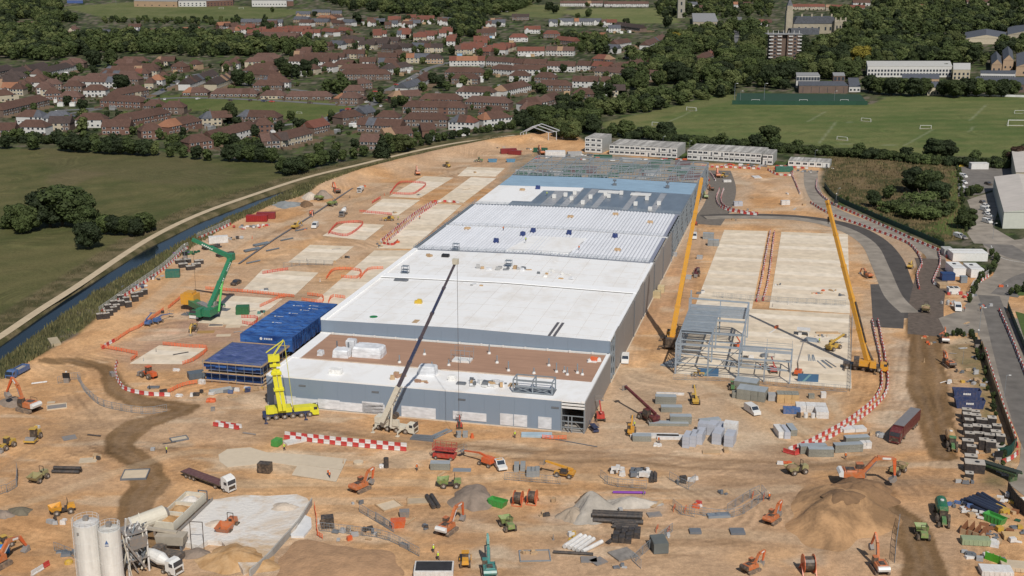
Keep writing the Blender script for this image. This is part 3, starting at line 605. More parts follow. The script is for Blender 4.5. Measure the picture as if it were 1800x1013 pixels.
for u,v,hh in((11,22.5,3.2),(14.9,21,3.6)):
    simple('roof_post',MB().cyl((0,0,0),(0,0,hh),.2,n=8),dsteel,['thin grey post at left of the brown roof','dark grey post in front of the wrapped duct'][u>12],'post',BX(u,v,H1+.05))
e=empty('roof_frame',BX(70.5,5.2,H1),-BA,'open grey steel frame cube standing on the white front roof','steel frame')
for x in(-5,0,5):
    for y in(-2,2):ob('post',MB().box(x,y,0,.3,.3,3.4),e,mat=steel)
for y in(-2,2):
    for z in(.2,1.7,3.4):ob('rail',MB().bar((-5,y,z),(5,y,z),.25),e,mat=steel)
for x in(-5,0,5):ob('rail',MB().bar((x,-2,3.4),(x,2,3.4),.25),e,mat=steel)
for a,c in((-5,0),(0,5)):ob('brace',MB().bar((a,-2,.2),(c,-2,1.7),.14).bar((a,-2,1.7),(c,-2,.2),.14),e,mat=steel)
ob('base',MB().box(0,0,.02,10.6,4.4,.15),e,mat=dsteel)
e=empty('guard_cage',BX(46.5,23.5,H1+.05),-BA,'thin wire guard cage round a white kerb on the brown roof','guard rail')
for x in(-2.6,0,2.6):
    for y in(-2,2):ob('post',MB().box(x,y,0,.09,.09,3.6),e,mat=steel)
for y in(-2,2):ob('rail',MB().bar((-2.6,y,2.2),(2.6,y,2.2),.07).bar((-2.6,y,3.5),(2.6,y,3.5),.07),e,mat=steel)
ob('kerb',MB().box(0,0,0,5.0,3.2,.5),e,mat=white_p)
rr=random.Random(3)
pal=[timber,M('cardboard',(.45,.30,.16),.9),white_p,M('grey_pack',(.35,.35,.35),.8),dsteel,film]
def pile(name,loc,rz,label,cat,n,sx,sy,seed,mats=None,big=1.0,group=None,zmax=1.2):
    """a heap of loose packs: each pack a part"""
    r=random.Random(seed);e=empty(name,loc,rz,label,cat,group)
    for i in range(n):
        a=r.uniform(.5,1.7)*big;b_=r.uniform(.4,1.1)*big;h=r.uniform(.2,zmax)
        ob('pack',MB().box(r.uniform(-sx/2,sx/2),r.uniform(-sy/2,sy/2),.02*i,a,b_,h,rz=r.uniform(-.5,.5),taper=r.uniform(.8,1)),e,mat=r.choice(mats or pal))
    return e
pile('material_pile',BX(56,6.5,H1),-BA,'spread of tan boards and packs on the front white roof','building materials',16,9,3.5,1)
pile('material_pile',BX(61,7.2,H1),-BA,'dark and tan packs next to the steel frame cube on the roof','building materials',12,6,3,2)
pile('board_stack',BX(33.3,6.5,H1),-BA,'brown board stacks on the white roof below the crane boom','board stack',5,3.4,3,3,[timber,brown_roof],1.6)
pile('board_stack',BX(41,5,H1),-BA,'loose brown board pile near the front roof edge','board stack',7,4,1.2,4,[timber,brown_roof],1.1,zmax=.4)
simple('roof_hatch',MB().box(0,0,0,2.4,1.3,.4).box(0,0,.4,2.0,1.0,.15),dsteel,'dark roof hatch on the front white strip','roof hatch',BX(51.2,5.8,H1))
simple('tan_board',MB().box(0,0,0,2.2,2.2,.3),timber,'single square brown board lying left of the steel frame cube','board',BX(64.3,8,H1))
pile('material_pile',BX(81,31,H1),-BA,'crumpled white film and orange net at the low roof corner','building materials',7,2.4,3,5,[film,white_p,M('orange_net',(.75,.16,.06),.7)],1.3)
pile('material_pile',BX(38,104,H2+.5),-BA,'row of pallets and rolls in the middle of the far white roof','building materials',14,20,3,6,None,1.4)
pile('material_pile',BX(57,101,H2+.4),-BA,'group of small pallets at right of the far white roof','building materials',9,16,8,7,None,1.2)
pile('board_stack',BX(8,117,H2+.2),-BA,'tan board stack near the left corner of the far white roof','board stack',4,2.6,2,8,[timber],1.5)
simple('tarp_heap',wrapped(2.6,1.8,1.0,9),black,'black covered heap beside tan boards on far white roof','covered heap',BX(14,117,H2+.2))
simple('roof_cart',MB().box(0,0,0,2.2,1.2,.8).box(.3,0,.8,1.2,.9,.5),M('yellow_paint',(.62,.42,.03),.45,.05,dust=.15),'small yellow cart on the big white roof','cart',BX(22.5,60,H2+.4))
simple('green_mat',MB().cyl((0,0,0),(0,0,.12),1.2,n=12),M('green_paint',(.02,.20,.06),.5),'round green mat on the big white roof','mat',BX(14,44,H2+.2))
simple('dark_mat',wrapped(4.6,1.8,.5,11),dsteel,'grey folded sheet on the white roof behind the big crane boom','sheet',BX(9,84,H2+.2))
pile('material_pile',BX(35,83,H2+.6),-BA,'small scatter of timber offcuts beside the raised roof strip','offcuts',6,6,1.5,12,None,.8,zmax=.4)
simple('ramp_board',MB().box(0,0,0,1.6,3.2,.2),timber,'thin brown board leaning near the front edge of the upper roof','board',BX(27.5,42,H2+.3))
for i,(u,v,lab)in enumerate(((38.5,108,'grey lift unit at the back edge of the far white roof'),(7.5,93,'grey tool cage beside the crane boom tip'),(15,V2+1,'grey scaffold stair tower in the first valley gutter'))):
    e=empty('access_tower',BX(u,v,H2),-BA,lab,'scaffold')
    for x in(-1,1):
        for y in(-.9,.9):ob('standard',MB().box(x,y,0,.1,.1,2.8),e,mat=dsteel)
    for z in(.3,1.4,2.6):ob('deck',MB().box(0,0,z,2.1,1.9,.1),e,mat=steel)
for i,(u,v,c,lab)in enumerate(((10,159,timber,'tan timber stack at the left valley of the ribbed roof'),(26,140,None,'dark blue box alone on the left of the near ribbed bay'),(35.5,158,None,'dark blue box beside the valley gutter'),(49,158,None,'dark blue box right of the valley boxes'),(66,158,None,'dark blue tent shape on right of ribbed roof'),(33,152,None,'blue sheeted pack with timber by the white sheet'),
    (44,186,timber,'tan pack on the far ribbed bay'),(75,186,timber,'tan board pack at the right of the far ribbed bay'),(60,196,timber,'thin timber pack on the far ribbed bay'),(70,139,timber,'brown flat pack on right of near ribbed bay'),(13,236,timber,'tan carton on the far white sheet'),(19,240,None,'dark sheeted pack on the far white sheet'))):
    simple('roof_pack',wrapped(2.2 if c else 1.8,1.4,.8 if c else 1.5,20+i),c or M('navy_sheet',(.03,.05,.16),.5),lab,'pack',BX(u,v,crown(u,H2)+.15))
for i in range(13):
    u,v=[(30,222),(34,226),(38,219),(37,231),(44,212),(45,224),(50,232),(52,228),(56,236),(65,216),(68,228),(72,208),(74,220)][i]
    simple('membrane_box',MB().box(0,0,0,1.5,1.5,1.5),white_p,'white boxed roll on the dark blue roof deck','box',BX(u,v,crown(u,H2)+.15),group='white boxes on the dark blue deck')
for i,(u,v,lab)in enumerate(((50,255,'small grey machine left on the blue deck'),(73,256,'small grey machine right on the blue deck'))):
    simple('winch',MB().box(0,0,0,1.6,1,1).box(0,0,1,.3,.3,1).box(0,0,2,1.4,.9,.7),dsteel,lab,'machine',BX(u,v,H2+.5))
# ================================================================ SMALL STEEL BUILDING beside the slab
sb=empty('steel_building',(*B(101,50),0),-BA,'bare steel frame of a small building at the near end of the right slab','steel frame')
lt=M('light_steel',(.31,.355,.40),.5,.12,metal=.2)
us2,vs2=[0,9,17.5],[0,12,25,38];frame(sb,us2,vs2,9.2,lt,beam=.6)
for u in us2:ob('roof_girder',MB().bar((u,0,9.1),(u,38,9.1),.35,.55),sb,mat=lt)
for k in range(20):ob('purlin',MB().bar((.1,11.5+k*1.38,9.55),((9 if k<11 else 17.4),11.5+k*1.38,9.55),.42,.25),sb,mat=lt)
for k in range(24):ob('deck_rib',MB().bar((.2,12+k*1.0,8.6),(8.8,12+k*1.0,8.6),.45,.12),sb,mat=lt)
for k in range(8):ob('side_rail',MB().bar((-.15,0,1.2+k),(-.15,38,1.2+k),.14),sb,mat=lt)
for k in range(13):ob('side_rail',MB().bar((-.2,1+k*3,.2),(-.2,1+k*3,9.2),.16),sb,mat=lt)
for x0 in(0,9):ob('brace',MB().bar((x0,0,.5),(x0+8.5,0,8.8),.16),sb,mat=dsteel)
for z in(3.4,6.4):ob('floor_beam',MB().bar((0,0,z),(31,0,z*.55 if z>5 else z),.25).bar((0,12,z),(17.5,12,z),.25),sb,mat=lt)
us3,vs3=[17.5,24.5,31.5],[-1,10];frame(sb,us3,vs3,6.6,lt,beam=.4,colw=.34)
for k in range(6):ob('deck_rib',MB().bar((17.6,5+k*.9,6.7),(31.4 if k<3 else 24,5+k*.9,6.7),.4,.12),sb,mat=lt)
for k in range(2):ob('guard_rail',MB().bar((17.6,10,7.4+k*.6),(31.4,10,7.4+k*.6),.08),sb,mat=steel)
for u in us3:ob('guard_rail',MB().bar((u,10,6.6),(u,10,9),.1).bar((u,-1,6.5),(u,10,6.5),.25),sb,mat=lt)
ob('gable_frame',MB().bar((0,38,11.5),(17.5,38,11.2),.45).bar((17.5,25,11.2),(17.5,38,11.2),.45).bar((17.5,38,9),(17.5,38,11.2),.4).bar((17.5,25,9),(17.5,25,11.2),.4).bar((9,38,9),(9,38,11.3),.3).bar((0,38,9),(0,38,14),.4).bar((0,33,9),(0,33,13),.3),sb,mat=lt)
for i in range(7):ob('laid_bar',MB().bar((13+i*.5,9,.3),(11.5+i*.5,15,.3),.16),sb,mat=steel)
# ================================================================ BLUE SHRINK WRAP SCAFFOLDS
def bluewrap():
    m=bpy.data.materials.new('blue_sheeting');m.use_nodes=True;t=m.node_tree;n=t.nodes;b=n['Principled BSDF']
    b.inputs['Roughness'].default_value=0.38;tc=n.new('ShaderNodeTexCoord');z=n.new('ShaderNodeTexNoise');z.inputs['Scale'].default_value=.5;z.inputs['Detail'].default_value=6
    mp=n.new('ShaderNodeMapping');mp.inputs['Scale'].default_value=(.4,1.6,1);t.links.new(tc.outputs['Object'],mp.inputs[0]);t.links.new(mp.outputs[0],z.inputs['Vector'])
    r=n.new('ShaderNodeValToRGB');r.color_ramp.elements[0].color=(.010,.034,.145,1);r.color_ramp.elements[1].color=(.05,.15,.42,1)
    r.color_ramp.elements[0].position=.3;r.color_ramp.elements[1].position=.72
    t.links.new(z.outputs[0],r.inputs[0]);t.links.new(r.outputs[0],b.inputs['Base Color'])
    bp=n.new('ShaderNodeBump');bp.inputs['Strength'].default_value=.9;bp.inputs['Distance'].default_value=.6;t.links.new(z.outputs[0],bp.inputs['Height']);t.links.new(bp.outputs[0],b.inputs['Normal'])
    return m
bw=bluewrap()
def scaffold_box(u0,v0,u1,v1,hh,label,skirt,open_front):
    e=empty('wrapped_scaffold',(*B((u0+u1)/2,(v0+v1)/2),0),-BA,label,'scaffold');a,c=(u1-u0)/2,(v1-v0)/2
    n1,n2=14,22;r=random.Random(int(u0));vs=[];f=[]
    for j in range(n2+1):
        for i in range(n1+1):
            x,y=-a+2*a*i/n1,-c+2*c*j/n2;edge=i in(0,n1)or j in(0,n2)
            vs.append((x,y,hh+(0 if edge else(.22*math.sin(x*1.9+.3*math.sin(y))*math.sin(y*1.1)+r.uniform(-.1,.14)))))
    for j in range(n2):
        for i in range(n1):q=j*(n1+1)+i;f.append((q,q+1,q+n1+2,q+n1+1))
    ob('roof_sheet',MB().add(vs,f),e,mat=two_tone('faded_sheeting',(.03,.05,.15),(.10,.13,.27),.35,.35,.65,(.5,2,1),.7,.45)if open_front else bw)
    if open_front:ob('timber_edge',MB().box(0,-c-.25,hh+.02,2*a+1,.5,.14).box(0,c+.25,hh+.02,2*a+1,.5,.14).box(a+.25,0,hh+.02,.5,2*c,.14).box(-a-.2,0,hh+.02,.4,2*c,.14),e,mat=timber)
    sk=MB()
    for(p,q)in(((-a,-c),(a,-c)),((a,-c),(a,c)),((a,c),(-a,c)),((-a,c),(-a,-c))):
        L=math.dist(p,q);k=int(L/1.6)
        for i in range(k):
            x0,y0=p[0]+(q[0]-p[0])*i/k,p[1]+(q[1]-p[1])*i/k;x1,y1=p[0]+(q[0]-p[0])*(i+1)/k,p[1]+(q[1]-p[1])*(i+1)/k
            z0=hh-skirt-r.uniform(0,.4);o=r.uniform(-.1,.1);sk.quad((x0+o,y0+o,z0),(x1+o,y1+o,z0),(x1,y1,hh),(x0,y0,hh))
    ob('side_sheet',sk,e,mat=bw)
    if open_front:
        for z,g in((hh-.1,.5),(hh*.5,.7),(.6,.5)):
            ob('scaffold_boards',MB().box(0,-c-.3,z,2*a+.6,g,.15).box(a+.3,0,z,g,2*c,.15),e,mat=timber)
            ob('inner_sheet',MB().box(0,-c+.9,z-hh*.42 if z>1 else 0,2*a-.3,.06,hh*.36),e,mat=bw)
        k=int(2*a/2.4)
        for i in range(k+1):ob('standard',MB().box(-a+2*a*i/k,-c-.5,0,.09,.09,hh+.9),e,mat=steel)
        for i in range(int(2*c/2.6)+1):ob('standard',MB().box(a+.5,-c+i*2.6,0,.09,.09,hh+.9),e,mat=steel)
        ob('guard_rail',MB().bar((-a,-c-.5,hh*.5+1),(a,-c-.5,hh*.5+1),.07).bar((-a,-c-.5,hh+.8),(a,-c-.5,hh+.8),.07).bar((a+.5,-c,hh+.8),(a+.5,c,hh+.8),.07).bar((a+.5,-c,hh*.5+1),(a+.5,c,hh*.5+1),.07),e,mat=steel)
    else:
        ob('emblem',MB().cyl((a-9.6,-c-.14,hh-.9),(a-9.6,-c-.2,hh-.9),.42,n=12),e,mat=white_p)
        g=MB()
        for i in range(5):g.box(a-8.5+i*.55,-c-.15,hh-1.15,.36,.05,.5)
        ob('lettering',g,e,mat=white_p)
        for(x,y)in((-3,12),(2,13),(3,10),(-1,4),(-4,0),(-2,-6),(1,8)):
            g=MB();g.cyl((x-1,y,hh+.28),(x-1,y,hh+.3),.35,n=8)
            for i in range(4):g.box(x+i*.5,y,hh+.28,.34,.3,.03)
            ob('printed_mark',g,e,mat=white_p)
    return e
scaffold_box(-24.6,13.0,-7.4,31.0,5.7,'lower blue sheeted scaffold with open timber-edged lifts at the front',1.0,True)
scaffold_box(-23.6,34.2,-7.4,70.0,7.3,'tall blue shrink wrapped scaffold with white print behind the lower one',4.2,False)
# ================================================================ SITE OFFICES
cabw=M('cabin_white',(.66,.66,.64),.5,.06,dust=.12);cabr=M('cabin_roof',(.36,.345,.32),.9,.25,.25,grain=(.25,(3,.25,1),.35));glass=M('window_glass',(.03,.04,.055),.12,.1,spec=.8)
cabg=M('cabin_grey',(.36,.36,.34),.7,.1)
win_me=MB().box(0,0,0,.95,.08,1.0).mesh('window',glass);door_me=MB().box(0,0,0,.85,.09,2.0).mesh('door',dsteel)
def cabins(p,q,floors,n,depth,label,rot=None,gaps=()):
    a,b_=Vector(G(*p)),Vector(G(*q));rz=math.atan2((b_-a).y,(b_-a).x)if rot is None else rot;L=(b_-a).length
    e=empty('site_offices',(a.x,a.y,0),rz,label,'site office');w=L/n
    fm=MB().box(0,.05,.05,w-.12,.3,2.55).mesh('cabin_front',cabw)
    for f in range(floors):
        for i in range(n):
            if(f,i)in gaps:continue
            o=ob('cabin_front',fm,e,loc=((i+.5)*w,0,.15+f*2.75))
            if R.random()<.8:
                for dx in(-.62,.42):ob('window',win_me,o,loc=(dx*1.05,-.14,1.05))
            else:ob('door',door_me,o,loc=(.3,-.14,.1))
    ob('end_wall',MB().box(L-.06,depth/2+.2,.1,.12,depth,floors*2.75).box(.06,depth/2+.2,.1,.12,depth,floors*2.75).box(L/2,depth+.2,.1,L,.12,floors*2.75),e,mat=cabg)
    for i in range(n):ob('cabin_roof',MB().box((i+.5)*w,depth/2+.1,.1+floors*2.75,w-.1,depth+.1,.14+.03*(i%2)),e,mat=cabr)
    return e
cabins((1028,268),(1058,270),3,3,17,'three storey stack of white portable offices at the far end of the site')
cabins((1071,272),(1190,279),2,13,21,'long two storey row of white portable offices behind the steel frame')
cabins((1208,281),(1338,289),2,14,21,'right-hand two storey row of white portable offices with grey roof')
cabins((1340,290),(1358,291),2,2,17,'short grey end block of offices right of the long row')
cabins((1385,292),(1458,296),1,6,12,'single storey white cabins beside the far site entrance')
def boxb(name,pts,h,wallm,roofm,label,cat='building',par=0.3,wins=None,ridge=0.0,wall_t=None,frame_m=None,storeys=1,hs=None):
    """a flat or low-pitched block: outline of 4 photo ground positions (near-left, near-right, far-right, far-left)"""
    q=[Vector(G(*p))for p in pts];e=empty(name,(q[0].x,q[0].y,0),0,label,cat);q=[p-q[0]for p in q]
    m=MB().poly([tuple(p)for p in q],-.1,h);ob('wall',m,e,mat=wallm)
    def inset(p,c,d):return p+(c-p).normalized()*d
    c=(q[0]+q[1]+q[2]+q[3])/4;r=[tuple(inset(p,c,-.25))for p in q]
    if ridge:
        m0=(Vector(r[0])+Vector(r[1]))/2;m1=(Vector(r[3])+Vector(r[2]))/2
        if(q[1]-q[0]).length>(q[3]-q[0]).length:m0=(Vector(r[0])+Vector(r[3]))/2;m1=(Vector(r[1])+Vector(r[2]))/2;ordr=((0,1),(3,2))
        else:ordr=((0,3),(1,2))
        for(i,j)in ordr:
            a,b_=r[i],r[j];ob('roof',MB().add([(*a,h),(*b_,h),(*m1,h+ridge),(*m0,h+ridge),(*a,h-.2),(*b_,h-.2)],[(0,1,2,3),(0,4,5,1)]),e,mat=roofm)
        g=[(r[0],r[3 if ordr[0]==(0,1)else 1],m0),(r[1]if ordr[0]==(0,1)else r[3],r[2],m1)]
        for gg in g:ob('gable',MB().add([(*gg[0],h),(*gg[1],h),(*gg[2],h+ridge-.02)],[(0,1,2)]),e,mat=wallm)
    else:ob('roof',MB().poly(r,h,h+par),e,mat=roofm)
    if wins:
        for s in range(storeys):
            for(i,j,n,ww,hh,z)in wins:
                a,b_=q[i],q[j];d=(b_-a).normalized();nn=Vector((d.y,-d.x));az=math.atan2(d.y,d.x);L=(b_-a).length
                for k in range(n):
                    p=a+d*L*(k+.5)/n+nn*.04;ob('window',MB().box(0,0,0,ww,.12,hh),e,loc=(p.x,p.y,z+s*3.1),rz=az,mat=glass)
    return e
tan_b=M('tan_brick',(.36,.25,.16),.85,.1,.2);brick=M('brown_brick',(.14,.098,.078),.9,.15,.2);red_b=M('red_brick',(.155,.085,.064),.9,.12,.2);cream=M('cream_render',(.43,.375,.28),.8,.08);rend=M('white_render',(.52,.51,.49),.8,.06)
stone=M('pale_stone',(.33,.29,.22),.9,.15,.2);slate=M('slate',(.09,.095,.11),.7,.15,.3,grain=(.8,(1,3,1),.2));greyroof=M('grey_flat_roof',(.24,.24,.24),.9,.12)
boxb('school_building',[(236,12),(312,13),(316,5),(242,5)],9,tan_b,greyroof,'tan brick school block at the top left edge beyond the sports field',wins=[(0,1,6,2.2,1.4,2)])
boxb('school_building',[(314,12),(363,12),(368,5),(320,5)],9,rend,greyroof,'white school block with two window rows at the top edge',wins=[(0,1,7,2.4,1.6,1.4)],storeys=2)
boxb('school_building',[(363.3,12),(410,10),(412,4),(369,5)],9,red_b,greyroof,'red brick school block right of the white one at the top edge',wins=[(0,1,8,1.8,1.4,1.2)],storeys=2)
boxb('school_building',[(443,12),(504,12),(506,5),(447,5)],10,rend,greyroof,'isolated white block with a row of dark windows at the top edge',wins=[(0,1,12,1.8,1.6,3)])
boxb('school_building',[(505,11),(516,11),(516,6),(506,6)],8,red_b,greyroof,'small red brick wing joined to the isolated white block')
boxb('pavilion',[(118,6),(146,6),(146,2),(120,2)],5,M('blue_wall',(.06,.10,.25),.6),greyroof,'low dark blue pavilion in the top left corner','pavilion')
boxb('school_hall',[(1404,164),(1490,164),(1482,156),(1402,156)],5.6,brick,slate,'brown school hall with white framed upper windows beside the green pitch',wins=[(0,1,6,.25,4.4,.3)])
boxb('school_hall',[(1399,155),(1440,155),(1436,149),(1398,149)],9.5,rend,greyroof,'white upper hall with a band of windows behind the brown school hall',wins=[(0,1,8,2.0,2.6,6)])
boxb('school_hall',[(1464,155),(1484,155),(1482,149),(1462,149)],9.5,brick,greyroof,'small brown upper block at the right end of the school hall',wins=[(0,1,3,2.0,2.6,6)])
boxb('school_range',[(1492,162),(1512,162),(1508,146),(1490,146)],4,rend,slate,'low white wing with parked cars behind it',wins=[(0,1,3,1.5,1.4,1)])
boxb('school_range',[(1524,136),(1672,136),(1668,126),(1522,126)],9,rend,M('pale_flat',(.5,.49,.46),.8),'long white flat roofed school range in front of the wood',wins=[(0,1,26,1.6,1.8,1.6)],storeys=2)
boxb('school_range',[(1674,142),(1704,142),(1704,130),(1674,130)],9,cream,M('pale_flat',None),'cream end pavilion of the long school range',wins=[(0,1,4,1.6,2,1.4)],storeys=2)
boxb('school_range',[(1585,150),(1650,150),(1650,141),(1585,141)],5,tan_b,slate,'low brick range with blue glazing in front of the long white range',wins=[(0,1,12,1.8,2,1.2)])
boxb('school_range',[(1630,168),(1655,168),(1655,158),(1630,158)],6,cream,slate,'cream link block between two clumps of school trees',wins=[(0,1,5,1.2,1.8,.8)],storeys=1)
boxb('school_range',[(1700,160),(1900,166),(1900,152),(1718,148)],6,brick,slate,'dark roofed school block at the right edge with a white band',wins=[(0,1,26,1.6,2,2)])
boxb('school_range',[(1722,149),(1782,150),(1784,144),(1722,144)],9,rend,slate,'white clerestory strip above the dark roofed school block',wins=[(0,1,18,1.2,.9,6.4)])
for P,h_,lab in(([(1742,128),(1760,128),(1758,112),(1740,112)],7,'steep gabled tan school house at the right, leftmost gable'),([(1762,124),(1780,124),(1778,106),(1760,106)],9,'steep gabled tan school house at the right, middle gable'),([(1785,134),(1840,134),(1840,110),(1785,110)],8,'large slate roofed school wing at the right edge')):
    boxb('gabled_school',P,h_,M('tan_stone',(.34,.24,.16),.9,.1),slate,lab,ridge=4.5,wins=[(0,1,2,1.4,1.8,2)])
boxb('long_slate_hall',[(1694,78),(1770,78),(1768,66),(1696,66)],6,cream,slate,'pale hall with slate roof panels in the wood at upper right',ridge=4)
boxb('slate_hall',[(1770,74),(1860,74),(1860,60),(1770,60)],8,stone,slate,'large slate roofed hall at the upper right edge',ridge=6)
e=empty('apartment_tower',at(1346,106),0,'brown brick apartment tower with white balconies rising from the trees','apartment block')
ob('wall',MB().box(9.5,8,0,11,14,24),e,mat=brick);ob('wall',MB().box(26,8,0,12,14,24),e,mat=brick);ob('wall',MB().box(17.6,10,0,7,12,24),e,mat=brick)
ob('roof',MB().box(17.6,8,24,34,15,.6),e,mat=greyroof)
for f in range(7):
    for x in(4.5,12.5,23,31.6):ob('balcony',MB().box(x,.6,2.2+f*3.3,4.0,1.2,1.0),e,mat=rend)
    for x in(8.4,27.4):ob('window',MB().box(x,.95,2.6+f*3.3,2.0,.12,1.5),e,mat=glass)
    for x in(4.5,12.5,23,31.6):ob('balcony_door',MB().box(x,.95,1.6+f*3.3,2.2,.12,2.0),e,mat=glass)
for x in(2,7,12,17,22,27,32):ob('roof_mast',MB().box(x,6,24.6,.3,.3,3),e,mat=white_p)
e=empty('stone_hall',at(1382,60),.02,'old stone college hall with slate roof and a spired clock tower','historic building')
ob('wall',MB().box(35,10,0,52,13,12),e,mat=stone);ob('wall',MB().box(64,8,0,14,22,16),e,mat=stone)
ob('roof',MB().prism([(9,12),(61,12),(57,20),(13,20)],3,17),e,mat=slate)
ob('roof',MB().box(20,-4,0,34,14,7),e,mat=slate);ob('tower',MB().box(4,8,0,8,8,27),e,mat=stone);ob('belfry',MB().box(4,8,27,6.6,6.6,6),e,mat=stone)
ob('spire',MB().box(4,8,33,6.6,6.6,9,taper=.06),e,mat=slate)
for x in(20,32,44,56):ob('chimney',MB().box(x,10,17,2,2,6),e,mat=stone)
for x in(58,64,70):ob('turret',MB().box(x,-2.4,14,1.6,1.6,5.5),e,mat=stone)
for x in(16,24,32,40,48,54):ob('window',MB().box(x,3.4,4,2,.2,4),e,mat=glass)
for x in(60,64,68):ob('window',MB().box(x,-3.05,6,1.6,.2,4),e,mat=glass)
e=empty('church_tower',at(1191,32),0,'square pale stone church tower at the top edge right of the green','church')
ob('tower',MB().box(5,4,0,10,9,27),e,mat=M('tower_stone',(.28,.26,.22),.9,.15));ob('parapet',MB().box(5,4,27,10.6,9.6,1.2),e,mat=M('tower_stone',None))
for z in(8,18):ob('window',MB().box(5,-.55,z,2.2,.2,4.5),e,mat=glass)
e=boxb('church_nave',[(1218,50),(1262,50),(1256,34),(1216,34)],8,stone,greyroof,'pale stone church body partly hidden by trees right of the tower','church',wins=[(0,1,5,1.4,4,2)])
ind_r=M('pale_metal_roof',(.50,.455,.41),.7,.06,.1,grain=(.15,(1,8,1),.1))
boxb('industrial_unit',[(1762,402),(1850,402),(1830,336),(1745,336)],7,M('pale_cladding',(.46,.47,.42),.6,.06),ind_r,'pale roofed industrial unit at the right edge beside parked cars','industrial unit',ridge=1.4)
boxb('industrial_unit',[(1783,332),(1900,336),(1880,296),(1776,292)],8,cream,ind_r,'cream industrial unit behind the pale roofed unit at the right edge','industrial unit',ridge=1.2,wins=[(0,1,3,1.6,1.4,4)])
boxb('pale_house',[(1318,455),(1330,455),(1330,454),(1318,454)],.1,cream,cream,'x')if 0 else None
gw=M('cabin_white',None)
def boxv(name,c,sx,sy,h,mat,label,cat,rz=-BA,extras=(),group=None):
    e=empty(name,at(*c),rz,label,cat,group);ob('body',MB().box(0,0,.1,sx,sy,h),e,mat=mat);ob('roof',MB().box(0,0,h+.1,sx+.15,sy+.15,.12),e,mat=mat)
    for(nm,x,y,z,a,b_,c_,mt)in extras:ob(nm,MB().box(x,y,z,a,b_,c_),e,mat=mt)
    return e
ga=-.03
boxv('gate_cabin',(1679,481),4.5,9.5,3.0,white_p,'left white flat roofed gate cabin with a dark roof hatch','cabin',ga,[('hatch',-.2,1.5,3.2,1.1,1.4,.2,black),('roof_joint',0,-1.6,3.22,4.2,.25,.06,dsteel)])
boxv('gate_cabin',(1710,483),4.5,9.5,3.0,white_p,'right white flat roofed gate cabin with a dark roof hatch','cabin',ga,[('hatch',-.4,1.5,3.2,1.1,1.4,.2,black),('roof_joint',0,-1.6,3.22,4.2,.25,.06,dsteel)])
boxv('gate_cabin',(1700,456),13,7,3.0,white_p,'long white cabin across the back of the gate yard','cabin',ga,[('roof_joint',0,.3,3.22,12.5,.3,.08,cabr)])
boxv('gate_cabin',(1664,448),3.4,5,2.5,M('cabin_grey',None),'small grey cabin at the back left of the gate cabins','cabin',ga)
boxv('store_cabin',(1665,492),4.6,3,2.4,M('navy_store',(.02,.05,.14),.5),'navy blue storage cabin below the gate cabins','container',ga)
boxv('store_cabin',(1657,505),3.2,4,1.2,timber,'pile of tan board packs beside the gate yard','board stack',ga)
boxv('store_cabin',(1675,516),3.8,3,2.0,cabw,'white low cabin with solar panels near the gate','cabin',ga,[('solar_panel',-.8,0,2.15,1.3,2.2,.1,black),('solar_panel',.9,0,2.15,1.3,2.2,.1,black)])
boxv('turnstile',(1693,497),2.2,2,2.2,steel,'grey turnstile box below the gate cabins','turnstile',ga)
boxv('fuel_store',(1720,297),9,4,3,cabw,'white container in the car park beside yellow stacks','container',0)
for i,(x,y,lab)in enumerate(((1697,293,'yellow crate stack left in the yard beyond the car park'),(1720,290,'yellow crate stack at middle of the yard beyond the car park'),(1738,291,'yellow crate stack at right of the yard beyond the car park'))):
    pile('crate_stack',at(x,y),0,lab,'crates',6,5,3,60+i,[M('yellow_paint',None),timber],2.2)
